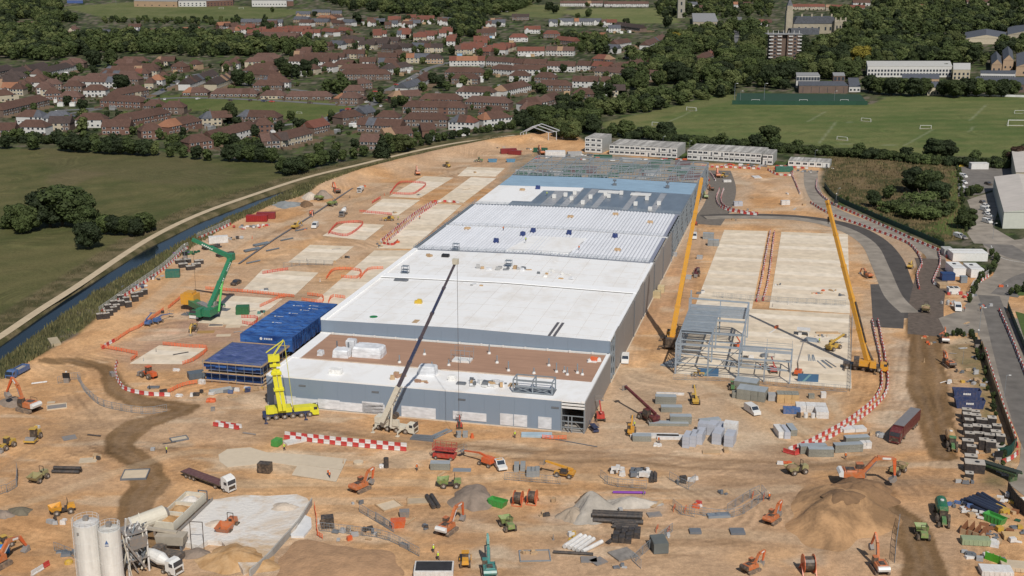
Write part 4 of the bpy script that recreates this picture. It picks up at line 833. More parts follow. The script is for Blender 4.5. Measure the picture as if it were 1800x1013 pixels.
# ================================================================ HOUSES
RC={'b':M('roof_brown',(.092,.050,.037),.9,.16,.5,grain=(1.2,(1,1,3),.18)),'d':M('roof_dark',(.06,.043,.038),.9,.16,.5,grain=(1.2,(1,1,3),.18)),'m':M('roof_mauve',(.115,.066,.052),.9,.14,.5,grain=(1.2,(1,1,3),.18)),
      'o':M('roof_orange',(.25,.115,.065),.9,.12,.5),'r':M('roof_red',(.15,.058,.04),.9,.14,.5),'s':slate,'t':M('roof_tan',(.27,.17,.105),.9,.12,.5)}
WC={'b':brick,'r':red_b,'w':rend,'c':cream,'t':tan_b}
RN={'b':'brown','d':'dark brown','m':'pale brown','o':'orange','r':'red','s':'slate','t':'tan'};WN={'b':'brown brick','r':'red brick','w':'white','c':'cream','t':'tan brick'}
HS="""112 111 147 111 mbh;208 108 258 108 bwh;269 108 294 108 bch;180 125 275 125 bch;144 138 243 140 mbh;262 141 285 141 owh;27 130 90 116 dbh;-5 141 38 140 dbh;-12 155 15 155 owh;36 145 74 145 bwh;74 149 109 148 mbh;109 152 144 152 bbh;17 157 40 157 bch;-8 169 26 166 bbh;79 165 107 164 brh;146 159 185 159 bwh;208 167 262 158 bbh;101 171 141 171 mrh;175 177 247 180 brh;250 186 284 187 bbh;5 194 87 175 bbh;28 205 74 206 bwh;74 208 124 208 swh;131 211 184 211 bwh;214 214 300 198 brh;-8 229 24 229 brg;28 223 79 224 bwh;84 217 122 217 dbg;178 223 227 223 brg;248 231 289 228 brh
320 163 365 163 mb1;369 165 452 165 mb1;456 168 500 168.5 mb1;501 170 583 170 mb1;586 173 636 175 mb1;284 189 323 189 bbh;355 209 391 207 bbh;296 224 355 212 brh;416 205 488 207 bbh;448 221 482 219 bbh;332 252 375 247 brh;377 243 452 224 bwg;461 249 493 247 dbg;495 247 549 234 bcg;552 225 580 219 rbg;334 148 384 130 dwg;456 145 508 145 bwh;430 130 483 133 bbh
300 117 322 118 brh;400 112 419 112 bwh;442 105 498 105 mbh;516 104 592 105 bwg;426 124 483 125 bbh;562 117 585 118 bwh;520 94 545 94 bbg;313 55 358 53 orh;385 45 407 44 org;395 54 421 54 rwh;424 52 443 52 rwg;445 56 458 56 rwg;476 55 531 56 rwg;535 58 562 58 rwg;564 55 586 57 rwg;423 39 460 39 sbg;468 40 496 40 sbg;520 25 545 25 stg;548 22 580 22 stg;582 24 600 24 stg;515 34 540 35 stg;545 38 575 39 stg;556 32 585 33 ort;438 65 518 67 mbg;578 78 600 79 swg
600 39 618 40 swg;647 38 667 38 swg;682 34 704 34 rbg;684 42 699 42 swg;709 41 729 41 swg;715 31 731 31 rbg;734 33 763 33 rwg;769 36 786 36 swg;858 41 872 41 swg;873 40 888 40 swg;657 60 679 60 rwg;700 58 722 58 rcg;733 63 763 63 rwg;776 56 795 56 rwg;840 56 872 56 bwg;785 70 801 70 rwg;833 73 860 73 rwg;808 84 848 84 rwg;853 87 888 88 rwg;600 72 640 72 dwg;642 76 680 77 dbg;690 82 719 84 dwg;721 82 742 83 swg;746 84 778 84 dcg;664 101 697 101 bbg;714 102 742 102 scg;746 103 779 103 dth;790 107 852 107 owg;854 107 900 110 bwg;664 110 694 111 bbg;596 121 665 121 bbh;596 131 686 131 bbh;683 122 726 116 dwh;781 127 852 128 bbh;793 138 840 139 bbh;863 121 900 124 bwh;627 148 655 146 mbh;603 160 640 160 mbh;716 155 744 147 swg;747 143 760 134 bwg;801 161 868 163 bwh
596 172 630 173 mbh;690 171 724 169 mbh;736 175 811 176 bbh;816 179 895 182 mbh;707 188 818 190 bbh;602 208 640 203 bbh;659 206 700 207 bwh;642 200 662 196 sbg;707 210 786 211 bbh;627 219 702 223 bbg;788 214 833 216 rwh;840 197 885 199 bbh;850 211 900 206 bwh;680 239 726 234 brg;742 230 766 229 brg;632 249 664 250 mbg
902 111 917 112 bwg;920 112 959 113 bcg;902 122 959 123 bwg;962 116 1010 117 bwg;1014 115 1036 116 bwg;1040 116 1071 118 rbg;895 133 929 134 bwh;939 136 976 137 bbh;1006 143 1050 144 bwg;1056 144 1086 145 bwg;944 150 1004 151 bbh;884 161 934 150 bwh;926 184 962 179 bwh;964 178 990 170 bbh;1061 159 1087 159 dch;914 192 940 192 bbh;1006 164 1040 166 bbh;1045 125 1098 129 mcg;1100 129 1150 133 mcg;1082 122 1135 112 brg
965 40 980 40 swg;982 38 1008 38 swg;1010 38 1042 38 swg;1043 38 1057 38 swg;1058 40 1076 40 rwg;922 52 950 52 rwg;895 66 928 66 rwh;955 60 985 60 rbh;975 70 1008 73 rbg;910 90 957 90 rwg;959 89 1008 90 mwg;1085 78 1110 74 bwg;1066 85 1084 86 swg;1140 80 1172 66 mwg;1098 94 1155 96 scg;1040 103 1073 105 rbh;1070 50 1091 50 swg;1080 44 1125 50 dbg;985 6 1060 6 mwg;1062 7 1140 7 mwg;1388 12 1450 12 rcg;1452 13 1520 14 rcg;1600 12 1622 13 org;1230 14 1260 14 bwg;1290 8 1320 8 bwg;1500 5 1530 5 bwg;1700 4 1740 4 bcg;1240 102 1262 96 bbh;1224 120 1250 118 mch;1228 132 1246 132 mch;1335 40 1350 40 bwg;1210 8 1226 8 swg;870 15 895 15 mwg;870 3 890 3 bwg;240 56 268 57 mbg;278 60 300 60 owg;225 48 246 48 bwg;140 70 165 69 bwg;120 52 136 52 mch;118 62 150 62 mbg;172 58 210 60 swg;30 44 62 44 mwg;650 8 676 8 bwg;1020 62 1060 64 bbg;900 30 930 30 dbg;1150 110 1170 108 bbg;700 97 712 96 brg;632 109 660 109 bbg;603 95 640 95 bbg"""
def zone(x,y):
    col_='far left' if x<150 else 'left' if x<320 else 'centre left' if x<600 else 'centre' if x<900 else 'centre right' if x<1180 else 'right'
    row='near the top edge' if y<48 else 'in the upper houses' if y<90 else 'in the middle streets' if y<135 else 'by the small green' if y<180 and 300<x<650 else 'in the lower streets' if y<185 else 'nearest the fields'
    return col_,row
def house(x0,y0,x1,y1,rc,wc,st):
    eh=2.7 if st=='1' else 5.0;dp=10.0;rise=4.0 if st!='1' else 3.6
    a,b_=Vector(G(x0,y0,eh)),Vector(G(x1,y1,eh));L=(b_-a).length
    if L>60:dp=9.5
    rz=math.atan2((b_-a).y,(b_-a).x);L=max(L,7);n=max(1,round(L/6.2));w=L/n
    zc,zr=zone((x0+x1)/2,y0);kind='bungalow row' if st=='1' else 'terrace' if n>4 else 'semi-detached pair' if n>1 else 'house'
    lab='%s-roofed %s %s, %s %s'%(RN[rc],WN[wc],kind,zc,zr)
    e=empty('terraced_houses' if n>2 else 'house',(a.x,a.y,0),rz,lab,'houses' if n>1 else 'house')
    ob('wall',MB().box(L/2,dp/2,-.1,L,dp,eh),e,mat=WC[wc])
    if wc=='b' and R.random()<.35:ob('wall_panel',MB().box(L*R.uniform(.3,.7),-.04,.1,w*R.choice((1,2)),.1,eh-.4),e,mat=R.choice([rend,cream,red_b]))
    if st in 'g':pr=lambda t:(0,0)
    hip=st in 'h1t';hx=min(4.2,L*.35)if hip else 0;o=.35
    i=0;zr_=eh-.1
    while i<n:
        k=min(n-i,R.choice((1,2,2,3,4)))if n>2 else n;c=rc
        if R.random()<.16 and n>1:c=R.choice('ottmbdrs');k=1
        u0,u1=i*w,(i+k)*w;l,r_=i==0,i+k==n;A,Bm=u0-(o if l else 0),u1+(o if r_ else 0);ra,rb=(u0+hx if l and hip else A),(u1-hx if r_ and hip else Bm)
        if ra>rb:ra=rb=(ra+rb)/2
        vs=[(A,-o,zr_),(Bm,-o,zr_),(rb,dp/2,zr_+rise),(ra,dp/2,zr_+rise),(A,dp+o,zr_),(Bm,dp+o,zr_)]
        f=[(0,1,2,3),(5,4,3,2)]
        if l:f.append((4,0,3))
        if r_:f.append((1,5,2))
        ro=ob('roof',MB().add(vs,f),e,mat=RC[c])
        if not(hip and(l or r_))and i%2==0 or n==2 and i==0:
            ob('chimney',MB().box(max(ra,min(rb,u1-.2)),dp/2+.4,zr_+rise-.5,1.1,.8,1.6),ro,mat=brick)
        i+=k
    if not hip:
        for gx in(0,L):ob('gable',MB().add([(gx,0,eh-.2),(gx,dp,eh-.2),(gx,dp/2,eh+rise-.25)],[(1,0,2)if gx==0 else(0,1,2)]),e,mat=WC[wc])
    m=MB();m2=MB()
    for k in range(n):
        for z in((1.0,3.5)if st!='1' else(.9,)):
            for dx in(.28,.72):
                if R.random()<.9:
                    m2.box((k+dx)*w,-.03,z-.1,1.75,.1,1.35);m.box((k+dx)*w,-.08,z,1.4,.08,1.1)
        m.box((k+.5)*w,dp+.04,3.2,1.6,.08,1.1)
    o1=ob('window_frames',m2,e,mat=white_p,kind='stuff');ob('window_panes',m,o1,mat=glass,kind='stuff')
    if st in 'gh' and n<=3 and y0<60 and R.random()<.6:
        x=w*.5;gz=eh-.3
        ob('front_gable',MB().add([(x-2.3,-.5,0),(x+2.3,-.5,0),(x+2.3,-.5,gz),(x,-.5,gz+2.4),(x-2.3,-.5,gz),(x-2.3,2,0),(x+2.3,2,0),(x+2.3,2,gz),(x,3.6,gz+2.4),(x-2.3,2,gz)],[(0,1,2,3,4),(0,4,9,5),(2,1,6,7)]),e,mat=WC[wc]if wc!='b' else cream)
        ob('gable_roof',MB().add([(x-2.7,-.8,gz-.3),(x,-.8,gz+2.55),(x,4.2,gz+2.55),(x-2.7,2.2,gz-.3),(x+2.7,-.8,gz-.3),(x+2.7,2.2,gz-.3)],[(0,1,2,3),(1,4,5,2)]),e,mat=RC[rc])
    return(a,b_,dp,rz,L)
HOUSES=[]
for ln in HS.replace('\n',';').split(';'):
    q=ln.split();x0,y0,x1,y1=map(float,q[:4]);c=q[4]
    HOUSES.append(house(x0,y0,x1,y1,c[0],c[1],c[2]))
HN=[(h[0].x,h[0].y)for h in HOUSES]
def near_house(x,y,d=1.5):
    for a,b_,dp,rz,L in HOUSES:
        dx,dy=x-a.x,y-a.y;u=dx*math.cos(rz)+dy*math.sin(rz);v=-dx*math.sin(rz)+dy*math.cos(rz)
        if-d<u<L+d and-d<v<dp+d:return True
    return False
def inpoly(px,py,P):return poly_sd(np.array([float(px)]),np.array([float(py)]),np.array(P,float))[0]<0
KEEP=[GREEN_A,GREEN_C,GREEN_D,[(-80,0),(560,0),(560,36),(500,40),(380,42),(330,105),(-80,108)],[(560,0),(860,0),(850,34),(780,34),(560,26)]]
base_h=list(zip([l.split()for l in HS.replace('\n',';').split(';')],HOUSES));extra=0
for q,(a,b_,dp,rz,L)in base_h:
    py=float(q[1])
    if py>150 or len(HOUSES)>292:continue
    for off in(21,-21,34,-34):
        sgn=1;L2=L*R.uniform(.6,1.0)
        x=a.x-off*math.sin(rz)+R.uniform(-4,4)*math.cos(rz);y=a.y+off*math.cos(rz);pts=[(x+t*L2*math.cos(rz)-s_*math.sin(rz),y+t*L2*math.sin(rz)+s_*math.cos(rz))for t in(0,.25,.5,.75,1)for s_ in(0,10)]
        pp=[PX(*p_,5)for p_ in pts]
        if len(HOUSES)>292:continue
        if any(near_house(*p_,3.5)for p_ in pts)or any(inpoly(*z_,K)for z_ in pp for K in KEEP)or not all(4<z_[1]<158 and z_[0]<1190 for z_ in pp):continue
        x0,y0=PX(x,y,5);x1,y1=PX(x+L2*math.cos(rz),y+L2*math.sin(rz),5);c=q[4]
        rc=c[0]if c[0]in 'bdmr' else 'b';wc=R.choice('bwbc' if c[1]in 'bw' else 'bwt');HOUSES.append(house(x0,y0,x1,y1,rc,wc,c[2]if c[2]!='1' else 'h'));extra+=1
for i in range(260):
    a,b_,dp,rz,L=R.choice(HOUSES);u=R.uniform(0,L);v=R.choice((-1,-1,1))*R.uniform(4,15)+(0)
    if v>0:v+=dp
    x=a.x+u*math.cos(rz)-v*math.sin(rz);y=a.y+u*math.sin(rz)+v*math.cos(rz)
    px,py=PX(x,y)
    if near_house(x,y,2)or not(0<px<1170 and 30<py<262)or(300<px<650 and 166<py<205):continue
    k=R.random();mt=white_p if k<.45 else cabw if k<.55 else timber if k<.75 else greyroof if k<.93 else M('pale_blue',(.25,.42,.6),.5)
    nm='white conservatory' if k<.45 else 'pale garage' if k<.55 else 'brown garden shed' if k<.75 else 'grey garden shed' if k<.93 else 'pale blue garden canopy'
    zc,zr=zone(px,py);e=empty('garden_shed',(x,y,0),rz,'%s among houses, %s %s'%(nm,zc,zr),'shed','sheds and conservatories in the back gardens')
    sx,sy=R.uniform(2.2,5.5),R.uniform(2,3.5);ob('wall',MB().box(0,0,0,sx,sy,2.1),e,mat=mt);ob('roof',MB().prism([(-sx/2-.1,2.1),(sx/2+.1,2.1),(sx/2-.3,2.6),(-sx/2+.3,2.6)],-sy/2-.1,sy/2+.1),e,mat=mt if k<.75 else greyroof)
fences=MB()
for a,b_,dp,rz,L in HOUSES:
    n=max(1,round(L/6.2))
    for k in range(n+1):
        u=L*k/n
        for v0,v1 in((dp,dp+11),(-7,0)):
            p=[(a.x+u*math.cos(rz)-v*math.sin(rz),a.y+u*math.sin(rz)+v*math.cos(rz))for v in(v0,v1)]
            if R.random()<.75:fences.bar((*p[0],.8),(*p[1],.8),.12,1.5)
ob('garden_fences',fences,kind='stuff',mat=M('fence_timber',(.20,.14,.095),.9,.2));
# ================================================================ TREES
leafs={k:M('leaf_'+k,c,.75,.35,.35,spec=.25)for k,c in(('oak',(.042,.058,.018)),('mid',(.060,.080,.024)),('dark',(.026,.038,.014)),('pale',(.085,.102,.034)),('gold',(.19,.16,.025)),('rust',(.06,.035,.022)))}
bark=M('bark',(.09,.07,.05),.95,.2)
def crown_mesh(name,seed,n_lobes,leaves,shape='round',leaf=.62):
    r=np.random.default_rng(seed);lobes=[]
    if shape=='round':
        for i in range(n_lobes):
            t=r.uniform(0,2*PI);rad=2.9*math.sqrt(r.uniform(0,1));z=2.2+6.2*r.uniform(0,1)**.9;k=math.sqrt(max(.05,1-((z-5)/4.8)**2));lobes.append((rad*k*math.cos(t)*1.15,rad*k*math.sin(t)*1.15,z,r.uniform(1.0,2.1)))
        lobes+=[(0,0,5,3.4),(0,0,7.2,2.3),(0,0,3,2.6)]
    elif shape=='bush':
        for i in range(n_lobes):
            t=r.uniform(0,2*PI);rad=4.2*math.sqrt(r.uniform(0,1));lobes.append((rad*math.cos(t),rad*math.sin(t),r.uniform(.5,4.6)*(1-.08*rad),r.uniform(1.0,2.2)))
        lobes+=[(0,0,2,3.2)]
    elif shape=='cone':
        for i in range(n_lobes):
            z=.8+8.6*(i/n_lobes);rr_=(1-z/10.2)*2.9;t=i*2.4;lobes.append((rr_*.5*math.cos(t),rr_*.5*math.sin(t),z,max(.5,rr_*.85)))
    elif shape=='column':
        for i in range(n_lobes):z=.8+8.4*(i/n_lobes);lobes.append((.5*math.cos(i*2.4),.5*math.sin(i*2.4),z,1.35*(1-.05*abs(z-5))))
    lo=np.array(lobes);wgt=lo[:,3]**2;idx=r.choice(len(lo),leaves,p=wgt/wgt.sum());d=r.normal(size=(leaves,3));d/=np.linalg.norm(d,axis=1)[:,None]
    rad=lo[idx,3]*(1-.28*r.uniform(0,1,leaves)**2);c=lo[idx,:3]+d*rad[:,None]*np.array([1,1,.85]);ok=c[:,2]>.3
    inner=np.zeros(leaves,bool)
    for q in lo:inner|=np.linalg.norm((c-q[:3])/np.array([1,1,.85]),axis=1)<q[3]*.66
    ok&=~inner;c=c[ok];d=d[ok];n=len(c)
    nn=d+r.normal(size=(n,3))*.45;nn/=np.linalg.norm(nn,axis=1)[:,None];a=np.cross(nn,r.normal(size=(n,3)));a/=np.linalg.norm(a,axis=1)[:,None];b_=np.cross(nn,a)
    s=leaf*r.uniform(.5,1.25,n)[:,None];P=np.stack([c-a*s*.5-b_*s*.25,c+a*s*.15-b_*s*.5,c+a*s*.55+b_*s*.2,c-a*s*.1+b_*s*.5],1).reshape(-1,3)
    core=MB()
    for q in lobes:core.lathe([(q[3]*.45,q[2]-q[3]*.55),(q[3]*.68,q[2]-.1),(q[3]*.45,q[2]+q[3]*.55),(q[3]*.12,q[2]+q[3]*.66)],q[0],q[1],6)
    vs=P.tolist()+core.v;f=[(4*i,4*i+1,4*i+2,4*i+3)for i in range(n)]+[tuple(k+4*n for k in t)for t in core.f]
    me=bpy.data.meshes.new(name);me.from_pydata(vs,[],f);me.update();return me
CR={'round':[crown_mesh('crown',s,26,5200)for s in(1,2,3,4,5)],'bush':[crown_mesh('crown',s,22,2600,'bush')for s in(11,12,13)],'cone':[crown_mesh('crown',s,16,2600,'cone')for s in(21,22)],'column':[crown_mesh('crown',31,14,2000,'column')]}
LOWC=[crown_mesh('crown',s,14,900,'round',1.15)for s in(41,42,43)]
for k,L_ in CR.items():
    for me in L_:me.materials.append(leafs['oak'])
TR=[]
for i in range(4):
    m=MB().cyl((0,0,-.3),(.1*i,.1,3.2),.32,.22,7)
    for t in(0,2.1,4.2):m.cyl((.1*i,.1,2.8),(1.5*math.cos(t+i),1.5*math.sin(t+i),5.4),.16,.07,5)
    TR.append(m.mesh('trunk',bark))
TREES=[]
def tree(x,y,h,kind='round',leaf='oak',wide=1.0,label=None,cat='tree',group=None,world=False):
    X,Y=(x,y)if world else G(x,y);TREES.append((X,Y,h,kind,leaf,wide,label,cat,group))
CLEAR=[[(1338,92),(1404,92),(1412,130),(1336,130)],[(1378,52),(1462,52),(1466,82),(1378,90)],[(100,40),(330,44),(330,66),(215,70),(108,70)],[(1215,96),(1268,96),(1262,134),(1222,136)],[(22,34),(66,34),(66,52),(22,52)],[(1288,60),(1306,60),(1300,104),(1284,104)]]
WOODS=[
 ([(-80,24),(120,34),(180,52),(330,62),(420,75),(480,96),(330,103),(300,98),(180,95),(100,108),(-80,104)],11,(9,14),'the dark wood at upper left'),
 ([(-80,0),(110,2),(105,30),(150,50),(-80,56)],15,(10,15),'the top left wood'),
 ([(400,78),(500,80),(600,88),(560,98),(430,100)],12,(8,13),'the trees behind the middle terraces'),
 ([(330,36),(480,40),(470,44),(330,46),(180,42),(180,36)],13,(5,8),'the hedge below the top field'),
 ([(560,2),(960,0),(900,24),(860,30),(790,32),(700,26),(620,20)],17,(11,16),'the wood at top centre'),
 ([(788,30),(858,34),(850,70),(800,66)],13,(8,13),'the trees between the red roofs and the wood'),
 ([(1150,92),(1230,62),(1290,52),(1340,60),(1345,108),(1400,112),(1400,152),(1300,158),(1180,150),(1150,130)],12,(11,17),'the wood left of the apartment tower'),
 ([(1402,70),(1560,74),(1690,84),(1700,100),(1740,104),(1740,118),(1520,122),(1520,148),(1490,144),(1402,140)],13,(11,17),'the wood behind the school'),
 ([(1465,30),(1700,28),(1950,30),(1950,60),(1690,64),(1560,68),(1465,62)],16,(12,18),'the upper right wood'),
 ([(1150,2),(1350,2),(1370,30),(1210,34),(1160,30)],20,(9,14),'the trees around the church tower'),
 ([(1530,0),(1950,0),(1950,28),(1540,26)],22,(10,15),'the top right wood'),
 ([(1010,200),(1100,180),(1180,164),(1280,156),(1290,168),(1180,190),(1060,212)],8.5,(6,10),'the tree belt above the playing field'),
 ([(905,236),(925,206),(965,198),(1015,204),(1056,214),(1060,236),(1010,250),(960,240)],9.5,(8,12),'the clump behind the curved steel arches'),
 ([(1000,68),(1060,72),(1085,96),(1030,98),(1000,90)],12,(8,12),'the trees among the upper right houses'),
 ([(1110,100),(1180,105),(1170,150),(1110,165),(1060,176),(1090,150)],10,(8,13),'the trees beyond the last terraces'),
 ([(1750,80),(1950,84),(1950,104),(1790,104),(1750,98)],14,(9,13),'the trees above the gabled school'),
]
for P,sp,(h0,h1),nm in WOODS:
    q=P2(P);x0,y0=q.min(0);x1,y1=q.max(0);xs=np.arange(x0,x1,sp);ys=np.arange(y0,y1,sp*(1.25 if y0>900 else 1.0))
    XX,YY=np.meshgrid(xs,ys);r=np.random.default_rng(len(nm));XX=XX+r.uniform(-.45,.45,XX.shape)*sp;YY=YY+r.uniform(-.45,.45,YY.shape)*sp
    ins=poly_sd(XX,YY,q)<0
    for X,Y in zip(XX[ins],YY[ins]):
        if near_house(X,Y,3):continue
        zx,zy=PX(X,Y)
        if any(inpoly(zx,zy,K)for K in CLEAR):continue
        k=R.random();h=R.uniform(h0*.75,h1*1.15);kind='cone' if k<.05 else 'round';lf=R.choice(['oak','mid','mid','dark','dark','oak','mid','pale','pale'])if k<.985 else 'gold'
        tree(X,Y,h,kind,lf,R.uniform(.8,1.35),None,'tree',nm,True)
FT="110 396 19 r oak 1.35;88 398 17 r dark 1.3;136 398 15 r oak 1.3;150 402 11 r oak 1.2;48 408 12 r mid 1.1;28 402 11 r oak 1.1;14 402 7 b mid 1;38 412 8 r mid 1;155 437 11.5 r dark 1.15;186 412 9 r mid 1.1;203 414 9 r dark 1.1;222 414 9 r oak 1.1;240 416 8 r dark 1;255 410 9 r mid 1.1;268 404 6 b mid 1;10 262 8 r dark 1.2;60 264 9 r oak 1.2;113 266 9 r dark 1.2;132 268 10 r dark 1.2;150 269 9 r dark 1.2;172 270 9 r oak 1.1;192 271 10 r dark 1.2;212 272 10 r dark 1.2;232 273 10 r oak 1.2;252 274 10 r dark 1.3;272 274 8 r pale 1;300 277 7 r mid 1;322 278 7 r oak 1;345 281 8 r dark 1.1;365 283 7 r mid 1.1;404 284 10 r dark 1.1;422 284 10 r dark 1.1;440 285 10 r oak 1.2;460 286 9 r dark 1.1;478 287 9 r oak 1.1;500 306 9 r oak 1.2;515 308 10 r dark 1.3;532 303 9 r oak 1.2;548 296 9 r mid 1.1;566 292 9 r oak 1.1;585 288 8 r dark 1;602 284 7 b mid 1;622 280 7 b mid 1;640 276 7 b oak 1;672 277 14 c dark 1.25;706 268 11 r pale 1.25;722 264 8 r mid 1.1;560 272 7 r mid 1;590 270 7 b mid 1;625 264 7 b dark 1;690 270 6 b mid 1;215 160 14 r dark 1.15;165 118 17 r dark 1.1;196 116 16 r oak 1.1;82 142 8 b mid 1.3;98 144 8 b mid 1.3;114 144 8 b mid 1.3;130 142 8 b oak 1.2;420 152 15 r dark 1.05;438 152 12 r oak 1;406 217 14 r oak .95;490 234 8 r dark 1;492 128 14 r dark 1;505 136 14 r oak 1;520 138 13 r dark 1;537 134 15 r dark .9;552 130 14 r dark .8;474 152 7 b oak 1;575 165 12 r oak 1.1;590 166 12 r mid 1.1;607 162 12 r oak 1.1;622 160 9 r dark 1;670 168 7 r gold .9;666 182 9 r mid 1.1;694 190 7 r dark 1;702 184 7 r dark 1;760 150 11 r dark .9;775 156 11 r dark 1;786 160 8 r oak 1;760 244 6 b oak 1.2;138 222 8 r gold .7;146 232 10 r pale 1.1;165 262 9 r mid 1;60 200 8 r oak .9;96 215 6 b gold .9;188 210 6 b gold .8;145 196 9 c dark 1;210 212 7 b dark 1;862 210 9 r dark 1;885 218 9 r oak 1.2;912 222 8 r dark 1.1;935 160 8 b oak 1.2;955 165 8 b oak 1.2;990 195 12 r dark 1.1;1046 175 15 c dark 1.6;1020 180 9 r oak 1;995 182 8 r dark 1;1100 238 10 r mid 1.3;1172 244 11 r dark 1.25;1352 253 12 r oak 1.3;1336 258 8 r oak 1.2;1400 266 7 b oak 1.2;1640 280 12 r dark 1.15;1662 280 11 r dark 1.2;1790 292 11 r rust 1.2;1812 290 12 r oak 1.2;1770 286 7 b mid 1;1606 338 13 r dark 1.3;1630 342 13 r oak 1.25;1648 356 11 r dark 1.2;1618 360 13 b mid 1.3;1590 372 12 b mid 1.3;1568 372 10 b mid 1.3;1642 376 13 b oak 1.3;1606 382 12 b mid 1.3;1626 384 11 b mid 1.2;1535 364 8 r dark 1.0;1560 350 7 b oak 1.1;1697 402 9 r oak 1.25;1528 162 14 r dark 1.2;1546 166 14 r mid 1.25;1566 168 15 r dark 1.2;1584 168 14 r oak 1.2;1604 170 15 r dark 1.25;1622 168 14 r oak 1.1;1658 170 13 r dark 1;1676 172 15 r oak 1.25;1696 170 15 r dark 1.2;1716 170 15 r mid 1.1;1740 170 14 r oak 1.2;1760 170 14 r dark 1.2;1778 168 13 r oak 1.1;1380 158 9 r dark 1.2;1366 156 10 r oak 1.2;1600 128 8 r dark .9;1664 132 10 r dark 1;1034 30 12 r oak 1.2;1016 34 9 b mid 1;1170 34 13 c dark 1.1;1172 50 16 r dark 1;1101 46 11 r dark 1.1;975 24 13 r dark 1.3;965 20 16 r dark 1;628 45 18 c dark 1;717 44 13 r dark 1.1;673 44 13 r dark 1;466 55 22 c dark 1.05;479 22 9 r mid 1;416 34 7 b dark 1;437 96 15 r gold .8;505 88 12 r gold .8;230 70 12 r gold .8;262 90 12 r rust .7;1778 40 17 k dark 1.2;1738 42 18 k dark 1.2;1520 36 15 r pale 1.3;1560 60 16 r pale 1.3;1590 44 15 r pale 1.3;1630 52 15 r dark 1.3;1700 60 14 r gold 1;1344 74 10 r gold .9;1330 60 12 r mid 1.2;165 130 8 r dark 1;1465 205 0 x x 1"
KN={'r':'round','b':'bush','c':'cone','k':'column'}
for s in FT.split(';'):
    q=s.split();h=float(q[2])
    if h:tree(float(q[0]),float(q[1]),h,KN[q[3]],q[4],float(q[5]),None,'tree',None)
for(L,sp,h0,h1,lab)in(([(1062,240),(1200,252),(1300,260),(1450,272),(1560,280),(1640,288),(1800,296)],4.2,5,7.5,'the hedge behind the site offices'),([(740,257),(800,243),(860,232),(905,228)],3.4,2.6,4.0,'the hedge above the towpath'),([(1478,352),(1560,392),(1620,415),(1660,432)],3,1.2,2,'the low hedge beside the right perimeter fence'),
    ([(1687,300),(1690,340),(1692,380),(1698,410)],3.0,1.2,1.8,'the hedge beside the car park'),([(1702,346),(1712,342),(1722,339)],2.6,2.2,3,'the clipped hedge by the car park'),([(300,262),(340,262),(380,258),(430,262),(470,262)],6,4,7,'the shrubs behind the left field hedge'),([(10,250),(80,252),(150,256),(230,262)],7,4,7,'the gardens above the left field'),
    ([(1690,446),(1745,452),(1748,470),(1730,490),(1712,512),(1705,535)],3.4,1.2,2.2,'the green verge by the gate'),([(1660,600),(1690,590),(1715,600),(1722,640)],4,1.0,1.8,'the weeds by the estate road'),([(1725,650),(1745,720),(1765,790),(1752,820)],4,.9,1.8,'the weeds along the timber fence'),([(1780,520),(1800,512),(1830,514)],4,1.5,2.2,'the hedge at the right road junction')):
    pts=strip(L,1,0)[1];acc=0;last=pts[0]
    for p in pts[1:]:
        d=(p-last).length;k=max(1,int(d/sp))
        for i in range(k):
            t=(i+R.random()*.6)/k;w_=last.lerp(p,t);tree(w_.x+R.uniform(-1,1),w_.y+R.uniform(-1.5,1.5),R.uniform(h0,h1)*1.6,'bush',R.choice(['oak','mid','dark','oak']),1.1 if h1>3 else.8,None,'bush',lab,True)
        last=p
gt=0
while gt<620:
    a,b_,dp,rz,L=R.choice(HOUSES);u=R.uniform(-4,L+4);v=R.choice((-1,1,1))*R.uniform(3.5,13);v+=dp if v>0 else 0
    x=a.x+u*math.cos(rz)-v*math.sin(rz);y=a.y+u*math.sin(rz)+v*math.cos(rz);px,py=PX(x,y);gt+=1
    if near_house(x,y,1.5)or not(-20<px<1800 and 4<py<262)or(300<px<650 and 166<py<212):continue
    tree(x,y,R.uniform(3.2,9),R.choice(['round','bush','bush','cone']if R.random()<.4 else['round','bush']),R.choice(['oak','mid','dark','pale','mid']),R.uniform(.8,1.2),None,'garden tree','gardens',True)
LN={'oak':'deep green','mid':'mid green','dark':'dark green','pale':'pale green','gold':'yellow-green','rust':'brownish'};KD={'round':'rounded','bush':'bushy','cone':'conical','column':'slender'}
def hsize(t):
    d=t[1];return t[2]/d
order=sorted(TREES,key=hsize,reverse=True);near,far=order[:300],order[300:]
for(X,Y,h,kind,leaf,wide,label,cat,grp)in near:
    px,py=PX(X,Y);zc,zr=zone(px,py)
    if grp=='gardens':lab='%s %s %s in gardens, %s %s'%(KD[kind],LN[leaf],'tree',zc,zr)
    elif grp:lab='%s %s %s in %s'%(KD[kind],LN[leaf],'tree' if cat=='tree' else 'bush',grp)
    else:
        where='on the left grass field' if px<290 and py>380 else 'along the top hedge of the left field' if py>255 and px<485 else 'beside the canal path' if 485<px<740 and py>255 else 'in front of the school' if 1530<px and 155<py<180 else 'in the rough ground at right' if 1500<px<1660 and py>320 else 'edging the playing field' if px>1060 and py>220 else 'among houses, %s %s'%(zc,zr)
        lab='%s %s tree %s'%(KD[kind],LN[leaf],where)
    me=R.choice(CR[kind]);e=empty('pine_tree' if kind=='cone' else 'bush' if cat=='bush' else 'tree',(X,Y,0),R.uniform(0,6),lab,'bush' if cat=='bush' else 'tree',(grp if grp else None),(h/10*wide,h/10*wide,h/10))
    o=ob('crown',me,e,mat=leafs[leaf]);
    if cat!='bush':ob('trunk',R.choice(TR),e)
vs_all=[];qf=[];base=0
